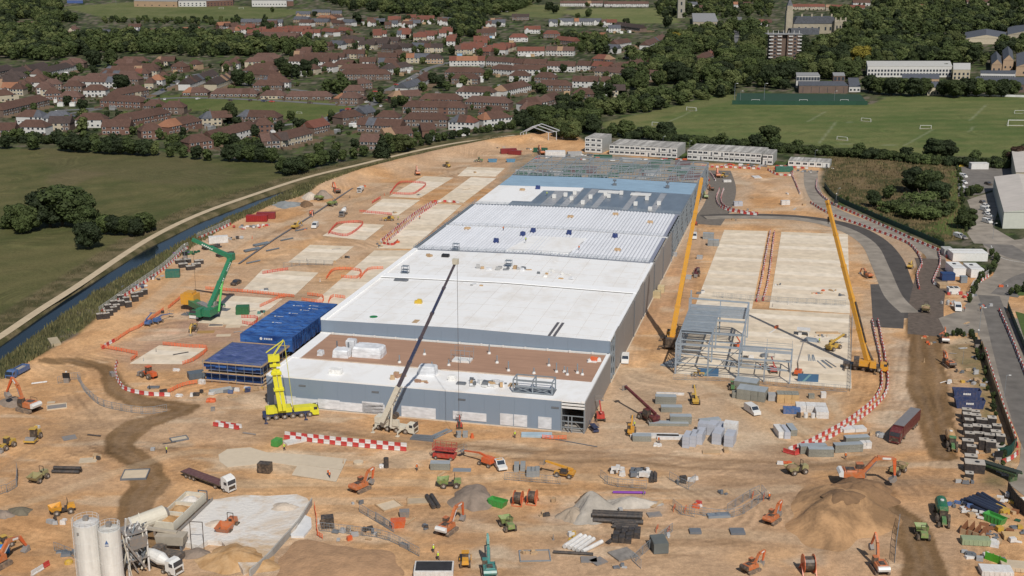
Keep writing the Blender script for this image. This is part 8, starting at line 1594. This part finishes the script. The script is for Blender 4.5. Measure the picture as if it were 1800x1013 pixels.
for a in((238,836,.1,5.6,5.2,pb,'pale square concrete pad ringed by dark tracks at left',.25,dsteel),(100,716,.35,4.8,3.6,GY,'grey metal plate right of the leftmost excavator',.12,pb),(90,708,.2,2,1.5,pb,'small pale board above the grey metal plate',.1,None),(96,605,.5,2.8,7,M('flatbed',(.40,.33,.22),.8),'pale flatbed trailer beside the reeds',1.1,None),(122,770,.5,3.2,3,GY,'dark grid plate on sand right of the yellow roller',.08,None),(315,773,.5,4.0,2.4,pb,'pale framed pit below the dark haul road',.2,dsteel),(155,810,.2,4,3,pb,'pale plate with kit beside the black pipes at left',.15,None),
    (270,682,.0,3.2,1.2,dsteel,'dark steel plates inside the curved barrier',.4,None),(380,572,.1,4.4,3.2,M('pit_dark',(.16,.14,.13),.9),'dark square pit with a pale rim on the red hardstanding',.05,pb),(410,574,.1,4.6,3.2,pb,'pale square pad beside the dark pit',.06,None),(362,584,.1,5.2,2.6,M('ochre_fill',(.33,.20,.07),.9),'ochre rectangle on the red hardstanding',.06,None),(393,590,.1,4.4,2.4,pb,'pale rectangle beside the ochre one',.06,None),
    (684,890,.6,4.6,4.0,pb,'pale framed pit beside the small orange excavator',.15,timber),(735,882,.1,4.6,3.4,M('rebar_pit',(.42,.33,.23),.9),'square reinforcement pit left of the black pipes',.15,timber),(1035,985,0,3.2,2.4,GY,'left of two dark grey slabs at lower centre',.25,None),(1052,988,.6,2.8,2.6,GY,'right of two dark grey slabs at lower centre',.25,None),(1095,976,.5,4.6,4.2,M('rebar_grey',(.22,.2,.18),.8,.3),'grey reinforcement mat beside the dark slabs',.3,None),(940,978,.05,6,4.5,M('sand_light',(.44,.3,.19),.9),'faint square frame of mesh at lower centre',.03,steel),
    (1158,800,.1,1,1,pb,'x',.1,None),(460,822,0,1,1,pb,'x',.1,None),(1263,908,.1,4.6,1.6,M('tray_blue',(.22,.26,.32),.5),'grey tray beside the trench enclosure at lower right',.3,steel),(1222,936,0,2.4,2,dsteel,'dark open box in a small ring at lower right',.5,None),(1296,936,0,3,2.6,dsteel,'dark manhole frame in a mesh ring at lower right',.4,None),(1150,906,.2,3,2,GY,'dark manhole frame right of the gravel ridge',.3,None),(1390,748,0,.2,.2,dsteel,'x',.1,None)):
    if a[6]!='x':pad(a[0],a[1],a[2],a[3],a[4],a[5],a[6],a[7],rim=a[8])
for i,(x,y,n,sx,sy,lab)in enumerate(((640,942,12,14,6,'jumble of rings, hoses and small kit in the pit at lower centre'),(95,920,6,5,3,'dark scrap steel on the sand at lower left'),(60,755,3,2.5,2,'small timber crates above the yellow roller'),(165,806,5,4,2,'kit and cones beside the pale plate at left'),(355,695,5,5,3,'small kit beside the white signs'),(405,690,10,10,3,'dark and blue kit in front of the lower blue scaffold'),(440,685,8,8,3,'grey and white kit left of the yellow crane'),(235,505,14,9,4,'blue and white sacks beside the canal tanks'),(275,490,12,8,5,'pale and timber packs behind the green container'),(330,445,14,10,5,'dark green and purple crates at the canal camera tower'),(400,420,18,12,6,'black and white pipe fittings behind the green crane'),(430,402,16,14,5,'black, white and orange fittings beyond the white container'),(455,398,8,8,3,'red and dark fittings beside the red containers'),
    (1700,655,9,6,4,'timber frames and offcuts beside the wheeled excavator'),(1680,672,8,6,3,'yellow and white scrap above the blue skips'),(1716,672,8,5,3,'white and dark scrap beside the hoarding'),(1704,850,6,5,2,'white and grey bags at the foot of the tank cluster'),(1765,828,9,4,8,'grey cones and green sheeting at the right site corner'),(1735,800,7,6,3,'rings and blocks among the black tanks'),(870,262,6,12,4,'small kit at the foot of the far bund'),(1010,275,20,30,6,'clutter of packs behind the open steel frame'),(1120,282,26,60,8,'clutter of red, white and grey kit before the long office row'),(1310,292,14,24,4,'red and white kit in front of the right office row'),(1410,302,14,16,5,'cars and kit crowded at the far site entrance'),(1450,296,6,8,3,'small kit at the end of the far cabins'),(1545,765,8,5,4,'dark scrap beside the maroon lorry cab'),(1600,985,1,1,1,'x'),(1205,845,7,5,3,'bricks and kit in the ring right of centre'),(1235,890,5,4,2,'orange guard rails and kit at lower right'),(1380,818,4,3,3,'red and white frame on posts near the dumper'),
    (690,535,5,5,3,'x'),(455,512,4,6,3,'grey pump and crates on the slab by the orange net'),(452,552,6,8,3,'teal compressor and kit by the green container'),(420,570,5,6,3,'x'),(1330,628,8,8,4,'dark kit on the floor of the steel building'),(1400,700,1,1,1,'x'),(1690,520,14,9,6,'crowd of boxes, pallets and red kit in the gate yard'),(1672,535,8,6,4,'orange barriers and kit beside the gate van'),(1735,540,7,6,3,'red and grey kit at the gate barrier'),(1765,505,4,3,2,'red plant on the bend of the estate road'),(1230,515,5,5,3,'dark kit on the red ground by the slab'),(1215,466,5,4,2,'x'),(1010,945,5,5,3,'cream and yellow scrap above the white pipes'),(960,905,4,3,2,'small dark frame beside the hose drums'),(805,1000,3,3,2,'x'),(1360,720,1,1,1,'x'),(300,1008,6,5,3,'x'))):
    if lab=='x':continue
    mats=[bkp,whp,dsteel,M('grey_pack',None),timber]
    if 'blue' in lab:mats=[BL,NV,whp,dsteel]
    if 'red' in lab or 'orange' in lab:mats=[redp,whp,DO,dsteel,M('grey_pack',None)]
    if 'yellow' in lab:mats=[YE,whp,timber]
    if 'purple' in lab:mats=[GR,M('pipe_purple',None),bkp,M('dark_green',None),M('dark_green',None)]
    if 'teal' in lab:mats=[TE,bkp,timber]
    pile('site_kit',at(x,y),R.uniform(-.3,.3),lab,'site kit',n,sx,sy,100+i,mats,1.0 if sx<20 else 1.7,zmax=1.0)
for i,(x,y,L_,c)in enumerate([(rk_.uniform(905+(318-y_)*.8,1225),y_,rk_.uniform(3,10),rk_.choice(['dark_green','dark_green','pack','red','dark_green']))for rk_ in[random.Random(5)]for y_ in[296+k*.42 for k in range(52)]]+[(950,268,8,'dark_green'),(1010,274,8,'pack'),(1060,279,10,'dark_green'),(1110,284,10,'pack'),(1160,288,11,'dark_green'),(1200,291,8,'red')]):
    cn={'dark_green':'dark green','pack':'grey','red':'dark red'}[c];container(x,y,R.uniform(-.2,.2),L_,M('dark_green',None)if c=='dark_green' else M('dark_rust',(.11,.03,.025),.7)if c=='red' else M('grey_pack',None),'%s store box between steel frame and portable offices'%cn,R.uniform(1.2,2.4),2.4)
rk=random.Random(21);REG=[((240,530),(450,660),'on the red hardstanding'),((430,400),(700,540),'between the left slabs'),((560,290),(860,400),'on the upper left slabs'),((900,258),(1000,285),'at the far end of the site'),((60,640),(440,800),'in the open sand at left'),((420,790),(900,1000),'in the lower centre'),((900,850),(1350,1000),'in the lower right centre'),((1330,420),(1490,650),'on the right slab'),((1250,300),(1430,390),'on the far right sand'),((1620,560),(1740,680),'beside the estate road')]
for i in range(115):
    (x0,y0),(x1,y1),nm=REG[i%len(REG)];x,y=rk.uniform(x0,x1),rk.uniform(y0,y1);k=rk.random();c=rk.choice([(bkp,'black'),(whp,'white'),(timber,'tan'),(GY,'grey'),(M('grey_pack',None),'grey'),(DO,'orange'),(timber,'tan')])
    if nm=='between the left slabs' and x>760-(y-400)*1.1:continue
    if k<.35:simple('kit_box',MB().box(0,0,0,rk.uniform(.8,2),rk.uniform(.6,1.2),rk.uniform(.4,1.1)),c[0],'small %s box %s'%(c[1],nm),'box',at(x,y),rk.uniform(0,3))
    elif k<.6:pipes(x,y,rk.uniform(-.4,1.2),rk.randint(1,3),rk.uniform(2,5),.13,c[0],'thin %s pipes %s'%(c[1],nm))
    elif k<.8:simple('cone_post',MB().cyl((0,0,0),(0,0,1.3),.16,.05,6).box(0,0,0,.5,.5,.08),c[0],'small %s marker post %s'%(c[1],nm),'post',at(x,y))
    else:pile('site_kit',at(x,y),rk.uniform(0,3),'small jumble of %s kit %s'%(c[1],nm),'site kit',5,3.2,2.0,300+i,[c[0],timber,dsteel],.8,zmax=.8)
jy=[(1710,905,14,10,4,'rusty and white scrap left in the junk yard',[timber,whp,dsteel,M('rust',(.22,.09,.04),.9)]),(1700,890,10,8,3,'dark engine parts at the back of the junk yard',[bkp,dsteel,BL]),(1755,905,14,8,6,'green and rusty scrap at the right of the junk yard',[M('dark_green',None),M('rust',None),dsteel,timber]),(1770,880,12,7,4,'yellow and white boxes at the back right of the junk yard',[YE,whp,timber]),(1725,945,10,10,3,'long rails and channels across the junk yard',[dsteel,timber,M('rust',None)]),(1775,935,14,10,5,'mixed scrap steel right of the tan crate',[dsteel,M('rust',None),YE]),(1790,960,12,10,4,'pale scrap at the lower right corner',[whp,timber,dsteel]),(1735,980,10,9,4,'grey scrap below the bright green sheet',[M('grey_pack',None),whp,dsteel])]
for x,y,n,sx,sy,lab,mt in jy:pile('scrap_pile',at(x,y),-.2,lab,'scrap',n,sx,sy,int(x),mt,1.2,zmax=.9)
for i,(x,y)in enumerate(((1700,936),(1712,938),(1722,942))):
    e=empty('trench_box',at(x,y),.75,['left','middle','right'][i]+' one of three open rusty trench boxes in the junk yard','trench box');ob('side',MB().prism([(-1.8,0),(1.8,0),(1.2,2.2),(-1.8,1.2)],-.75,-.65),e,mat=M('rust',None));ob('side',MB().prism([(-1.8,0),(1.8,0),(1.2,2.2),(-1.8,1.2)],.65,.75),e,mat=M('rust',None));ob('end',MB().box(-1.7,0,0,.1,1.3,1.3),e,mat=M('paint_tan',None)if 0 else timber)
container(1748,918,-.95,4.6,paint('skip_green',None),'bright green curved skip in front of the navy pipes',1.6,2.2,True,'skip','skip');container(1757,902,-1.0,3.4,YE,'yellow crate behind the bright green curved skip',1.2,2.2);container(1714,956,-.12,5.6,M('pale_green',(.28,.33,.2),.8),'pale green and tan box pack below the trench boxes',1.2,2.2)
container(1777,946,-.1,3.4,M('tan_pack',None),'tan timber crate at the right of the junk yard',.8,2.4,cat='crate');fence_thing('green_sheet',[(1738,985),(1752,990),(1768,997)],1.6,paint('bright_green',(.06,.33,.02),0.05),'bright green corrugated sheet in the bottom right corner',1.5)
container(1750,1008,-.1,6,whp,'white cabin roof at the bottom edge below the green sheet',1.0,3.2,cat='cabin',name='cabin');container(1792,1000,-.2,7,M('pale_board',None),'pale slab roof in the bottom right corner',.8,3.4,cat='cabin',name='cabin')
for i,(x,y,n,lab)in enumerate(((1758,845,4,'green conveyor machine at the right site corner'),)):
    e=empty('conveyor',at(x-5,y-12),-1.1,lab,'conveyor');ob('belt',MB().bar((-5,0,1.2),(6,0,2.6),1.8,.5),e,mat=M('belt_dark',(.035,.045,.035),.7));ob('frame',MB().bar((-5,-1,.9),(6,-1,2.2),.35).bar((-5,1,.9),(6,1,2.2),.35).box(4.5,0,0,.6,2.2,2).box(-3.5,0,0,.6,2.2,1.0),e,mat=paint('conv_green',(.03,.10,.04)))
simple('white_ring',MB().cyl((0,0,0),(0,0,1.1),1.5,n=16),M('tank_lid',None),'round pale chamber ring among the black tanks','ring',at(1757,790))
for(x,y,lab)in((680,812,'x'),(700,0,'x')):pass
for i,(x,y,s,lab)in enumerate(((630,815,1.2,'round white chamber cover below the barrier rows'),(640,819,.6,'x'),(1203,846,1.6,'x'))):
    if lab!='x':simple('chamber_cover',MB().cyl((0,0,0),(0,0,.5),s,n=12),pb,lab,'cover',at(x,y))
for i,(x,y,lab)in enumerate(((355,675,'small white sign cabin below the blue scaffold'),(310,652,'small white table on the sand by the lowest slab'),(315,697,'pale box at the end of the curved barrier'),(1156,784,'white sheet heap below the beam packs'))):simple('white_box',wrapped(1.9,1.0,1.3 if i==0 else.6,70+i),whp,lab,'box',at(x,y))
container(345,664,.45,4.4,M('tarp_grey',(.10,.12,.14),.5),'dark grey tent roof at the corner of the lower blue scaffold',1.6,3.0,cat='tent',name='tent');container(388,690,.5,6,M('pale_pack2',(.35,.36,.35),.7),'long grey pack on the sand left of the yellow crane',.9,1.6,cat='pack',name='pack');simple('tan_board',MB().box(0,0,0,2.4,2,.2),timber,'single tan board right of the long grey pack','board',at(408,697),.5)
# ================================================================ BATCHING PLANT
sil=M('silo_white',(.68,.66,.62),.45,.06,.3,grain=(.5,(3,3,.25),.10),dust=.08)
def silo(x,y,rad,h,label,dark=False):
    e=empty('silo',at(x,y),0,label,'silo');ob('barrel',MB().cyl((0,0,0),(0,0,h),rad,n=28).mesh('barrel',sil),e);ob('top',MB().cyl((0,0,h),(0,0,h+.5),rad,rad*.25,20),e,mat=M('dusty_top',(.45,.44,.41),.8,.2)if dark else whp)
    for z in(h*.25,h*.5,h*.75):ob('band',MB().cyl((0,0,z),(0,0,z+.08),rad+.03,n=28),e,mat=sil)
    m=MB()
    for i in range(14):
        a,b_=2*PI*i/14,2*PI*(i+1)/14
        for z in(.55,1.1):m.bar((rad*math.cos(a),rad*math.sin(a),h+z),(rad*math.cos(b_),rad*math.sin(b_),h+z),.05)
        m.box(rad*math.cos(a),rad*math.sin(a),h,.05,.05,1.1)
    ob('guard_rail',m,e,mat=whp);ob('filter_unit',MB().box(0,0,h+.3,.9,.9,1.0),e,mat=GY)
    m=MB().bar((-rad-.25,-.3,0),(-rad-.25,-.3,h+1),.08).bar((-rad-.25,.3,0),(-rad-.25,.3,h+1),.08)
    for k in range(int(h/.6)):m.bar((-rad-.25,-.3,k*.6),(-rad-.25,.3,k*.6),.05)
    ob('ladder',m,e,mat=whp)
    if dark:ob('emblem',MB().prism([(-.35,h-2.2),(.35,h-2.2),(0,h-1.4)],-rad-.04,-rad+.1).box(0,-rad-.02,h-2.6,.7,.06,.14),e,mat=BL)
    else:ob('plate',MB().box(-.9,-rad*.9,h-1.6,.5,.2,.6),e,mat=GY)
silo(163,1038,2.35,14.0,'left tall white cement silo at the bottom left');silo(202,1042,2.0,13.2,'right white cement silo with a dusty top and blue emblem',True)
e=empty('batching_plant',at(238,1002),-.9,'tangled white and grey steel batching tower right of the silos','batching plant');r=random.Random(4)
for x in(-2,2):
    for y in(-2,2):ob('post',MB().box(x,y,0,.3,.3,9),e,mat=whp)
for z in(3,5.5,8.5):ob('deck',MB().box(0,0,z,4.4,4.4,.2),e,mat=GY)
for i in range(54):ob('pipework',MB().bar((r.uniform(-3,3),r.uniform(-3,3),r.uniform(0,8)),(r.uniform(-3,3),r.uniform(-3,3),r.uniform(1,10.5)),r.uniform(.12,.4)),e,mat=r.choice([whp,GY,dsteel,CRM,steel]))
ob('hopper',MB().box(1,0,5.6,3.4,3,2.4,taper=1.2),e,mat=GY)
for s in(-1,1):ob('skip_rail',MB().bar((-1.5,s*.8-2.8,.5),(1.6,s*.8-2.4,12),.3),e,mat=whp)
m=MB()
for k in range(14):m.bar((-2.6,-2.6,k*.6),(-2.6,-2.0,k*.6),.06)
ob('ladder',m.bar((-2.6,-2.6,0),(-2.6,-2.6,9),.08).bar((-2.6,-2,0),(-2.6,-2,9),.08),e,mat=whp)
e=empty('mixing_drum',at(262,940),.75,'large white horizontal drum between silos and aggregate bins','drum');ob('drum',MB().cyl((-4.2,0,3.2),(3.6,0,3.6),1.75,1.75,20),e,mat=CRM);ob('drum_end',MB().cyl((3.6,0,3.6),(4.4,0,3.65),1.6,1.1,20),e,mat=GY);ob('cradle',MB().box(-2.5,0,0,.5,3,2).box(2.2,0,0,.5,3,2),e,mat=GY)
e=empty('aggregate_bins',at(318,916),math.atan2(G(362,868)[1]-G(290,935)[1],G(362,868)[0]-G(290,935)[0]),'white framed aggregate bins holding two heaps of sand','aggregate bins')
for y in(-2.2,2.2):ob('side_wall',MB().box(0,y,1.4,15,.25,1.9),e,mat=CRM)
for x in(-7.4,-2.5,2.4,7.3):ob('divider',MB().box(x,0,1.4,.4,4.4,1.9),e,mat=CRM);ob('leg',MB().box(x,-2.1,0,.35,.35,1.4).box(x,2.1,0,.35,.35,1.4),e,mat=GY)
for x,mt in((-5,'ochre'),(0,'ochre'),(4.8,'white')):ob('aggregate',MB().box(x,0,1.9,4.6,4.1,.6).lathe([(2.0,2.5),(1.2,3.1),(.2,3.5)],x,0,10),e,mat=soil('ochre',None)if mt=='ochre' else M('crushed_stone',None))
ob('conveyor',MB().box(0,-2.75,1.0,17.5,.8,.35),e,mat=BK);ob('conveyor_frame',MB().bar((-8.7,-3.2,1.5),(8.7,-3.2,1.5),.2,.5),e,mat=GY);ob('end_frame',MB().box(8.6,0,0,.2,.2,3.2).box(8.6,-2,0,.2,.2,3.2).box(8.6,-1,3.1,.2,2.2,.2),e,mat=dsteel)
e=empty('dusty_hopper',at(303,965),-.1,'dust covered hopper and conveyor behind the concrete mixer lorry','hopper');ob('hopper',MB().box(0,0,1.4,5.4,2.6,1.9,taper=1.1),e,mat=M('dusty_steel',(.40,.35,.28),.9,.15));ob('conveyor',MB().bar((-9,.5,4.6),(1,.5,3.4),.8,.5),e,mat=M('dusty_steel',None));ob('leg',MB().box(-2.2,0,0,.3,2.4,1.5).box(2.2,0,0,.3,2.4,1.5),e,mat=dsteel);ob('gantry',MB().bar((4,0,0),(4,0,6.2),.12).bar((6.6,0,0),(6.6,0,6.2),.12).bar((4,0,6.2),(6.6,0,6.2),.12),e,mat=BK)
simple('grey_cab',MB().box(0,0,0,6.4,2.4,1.3).box(-2,0,1.3,2.0,2.2,.9),paint('dark_truck',(.05,.055,.06),.3),'dark dusty trailer below the dusty hopper','trailer',at(296,980),-.35)
simple('blue_tank',MB().cyl((-1,0,1.1),(1,0,1.1),1.0,n=14),M('bright_blue',(.03,.20,.52),.4),'bright blue tank at the left edge above the orange excavator arm','tank',at(8,974),.3);V(loader('paint_yellow'),8,962,0,965,'wheel_loader','yellow loader behind the bright blue tank at the left edge','loader',scale=.8)
simple('yellow_cover',MB().lathe([(.9,0),(.8,.5),(.3,.8)],0,0,10),YE,'small yellow cap on the sand left of the silos','cap',at(121,990));pile('scrap_pile',at(118,975),.2,'grey frames on the sand left of the silos','scrap',6,5,3,55,[GY,dsteel],1.3,zmax=.6)
for i,(x,y,lab)in enumerate(((1195,898,'orange guard rails by the left end of the trench enclosure'),(1333,876,'orange guard rails at the right end of the trench enclosure'),(1165,935,'orange guard rail above the grey container'),(603,920,'x'))):
    if lab!='x':
        e=empty('guard_cage',at(x,y),-.3,lab,'guard rail');
        for dx in(-1.2,1.2):ob('rail',MB().bar((dx,-1,1.1),(dx,1,1.1),.09).bar((dx,-1,.6),(dx,1,.6),.09).box(dx,-1,0,.09,.09,1.1).box(dx,1,0,.09,.09,1.1),e,mat=DO)
# ================================================================ PEOPLE
def person_mesh(pose):
    """one continuous skinned figure, 1.76 m"""
    J={'pelvis':(0,0,.95,.15),'waist':(0,0,1.1,.135),'chest':(0,0,1.33,.165),'neck':(0,0,1.5,.06),'head':(.02,0,1.6,.085),'crown':(.02,0,1.7,.09)}
    E_=[('pelvis','waist'),('waist','chest'),('chest','neck'),('neck','head'),('head','crown')]
    for s,n in((-1,'l'),(1,'r')):
        st=(.22 if pose==1 else.03)*s;am=(.25 if pose==1 else.02)*-s
        J.update({'hip'+n:(0,.1*s,.88,.11),'knee'+n:(st*.7+.03,.11*s,.5,.07),'ankle'+n:(st,.12*s,.09,.05),'toe'+n:(st+.16,.13*s,.04,.04),'sh'+n:(0,.2*s,1.42,.065),'el'+n:(am*.4-.02,.27*s,1.13,.048),'wr'+n:(am+.08,.27*s,.9,.034),'hand'+n:(am+.11,.26*s,.8,.036)})
        E_+=[('pelvis','hip'+n),('hip'+n,'knee'+n),('knee'+n,'ankle'+n),('ankle'+n,'toe'+n),('chest','sh'+n),('sh'+n,'el'+n),('el'+n,'wr'+n),('wr'+n,'hand'+n)]
    names=list(J);me=bpy.data.meshes.new('person_body');me.from_pydata([J[k][:3]for k in names],[(names.index(a),names.index(b_))for a,b_ in E_],[])
    o=bpy.data.objects.new('tmp',me);col.objects.link(o);md=o.modifiers.new('s','SKIN');sk=me.skin_vertices[0].data
    for i,k in enumerate(names):sk[i].radius=(J[k][3],)*2;sk[i].use_root=(k=='pelvis')
    o.modifiers.new('d','SUBSURF').levels=1;dg=bpy.context.evaluated_depsgraph_get();res=bpy.data.meshes.new_from_object(o.evaluated_get(dg));bpy.data.objects.remove(o);res.name='person_body';res.materials.clear();res.materials.append(M('work_trousers',(.03,.035,.06),.9));return res
PM=[person_mesh(0),person_mesh(1)]
vest=MB().lathe([(.19,.98),(.20,1.15),(.215,1.35),(.19,1.46),(.09,1.5)],0,0,12);helm=MB().lathe([(.125,1.66),(.12,1.73),(.07,1.79),(.02,1.8)],.02,0,10)
hy,ho=M('hi_vis_yellow',(.62,.75,.08),.8),M('hi_vis_orange',(.80,.20,.04),.8)
vm={'y':vest.mesh('vest',hy),'o':vest.mesh('vest',ho)};hm=helm.mesh('helmet',whp);head_m=MB().lathe([(.05,1.5),(.095,1.56),(.1,1.64),(.06,1.7)],.03,0,10).mesh('face',M('skin',(.42,.26,.18),.6))
PPL=((293,797,'y','standing beside the dark haul road at left'),(770,985,'y','standing left of the amber roller at the bottom edge'),(762,972,'y','standing on the gravel above the container'),(815,800,'y','on the sand at the end of the red scissor lift'),(577,838,'o','standing by the edge of the pale square pad'),(733,828,'o','near the grey sheet stack below the red scissor lift'),(1486,808,'o','standing in front of the grey topped mesh packs'),(1467,605,'o','beside the yellow telehandler on the slab'),(1695,548,'o','standing beside the gate van'),(1671,540,'o','standing left of the gate van'),(700,387,'y','beside the telehandler between the left slabs'),(738,386,'o','near the left slab barrier line'),(580,842,'o','second figure by the edge of the pale square pad'),(1158,780,'o','at the white sheet heap below the beam packs'),(1723,548,'o','standing on the road by the gate'),(1440,604,'y','on the slab behind the yellow telehandler'),(1298,655,'o','in the steel building yard'),(500,792,'y','left of the barrier rows'),(905,770,'y','in front of the warehouse wall'),(1046,700,'o','at the open warehouse corner'),(612,640,'o','x'),(808,748,'o','under the crane hook at the front wall'),(1115,752,'y','beside the amber forklift'),(1336,650,'o','standing under the steel building edge'),(1352,880,'o','near the small excavator at lower right'))
for i,(x,y,c,lab)in enumerate(PPL):
    if lab=='x':continue
    e=empty('person',at(x,y,.0),R.uniform(0,6),'person in %s vest and white helmet %s'%({'y':'yellow hi-vis','o':'orange hi-vis'}[c],lab),'person',None,1.05)
    ob('body',PM[i%2],e);ob('vest',vm[c],e);ob('helmet',hm,e);ob('face',head_m,e)
for i,(u,v,c,lab)in enumerate(((37,V2+14,'y','kneeling area worker on the white membrane panel of the ribbed roof'),(57,V2+10,'o','standing on the ribbed roof right of the white panel'),(24,V2+33,'o','standing near the valley gutter on the ribbed roof'),(26,226,'y','on the dark blue roof deck'))):
    e=empty('person',BX(u,v,crown(u,H2)+.95 if i==0 else crown(u,H2)+.2),1,'person in %s vest, %s'%({'y':'yellow hi-vis','o':'orange hi-vis'}[c],lab),'person');ob('body',PM[i%2],e);ob('vest',vm[c],e);ob('helmet',hm,e);ob('face',head_m,e)
# ================================================================ LABELS: single each thing out
ORD=['first','second','third','fourth','fifth','sixth','seventh','eighth','ninth','tenth','eleventh','twelfth','thirteenth','fourteenth','fifteenth','sixteenth','seventeenth','eighteenth','nineteenth','twentieth']
from collections import defaultdict
by=defaultdict(list)
for o in THINGS:by[o['label']].append(o)
for lab,L in by.items():
    if len(L)<2:continue
    L.sort(key=lambda o:PX(o.location.x,o.location.y)[0])
    for i,o in enumerate(L):
        n=len(L);pre=('left: ','right: ')[i]if n==2 else 'leftmost: ' if i==0 else 'rightmost: ' if i==n-1 else('%s from left: '%(ORD[i]if i<20 else str(i+1)+'th'))
        o['label']=pre+lab
        if 'group' not in o:o['group']=lab
for o in THINGS:
    q=o['label'].split()
    if len(q)>16:print('LONG',o['label'])
    if len(q)>16:o['label']=' '.join(q[:16])
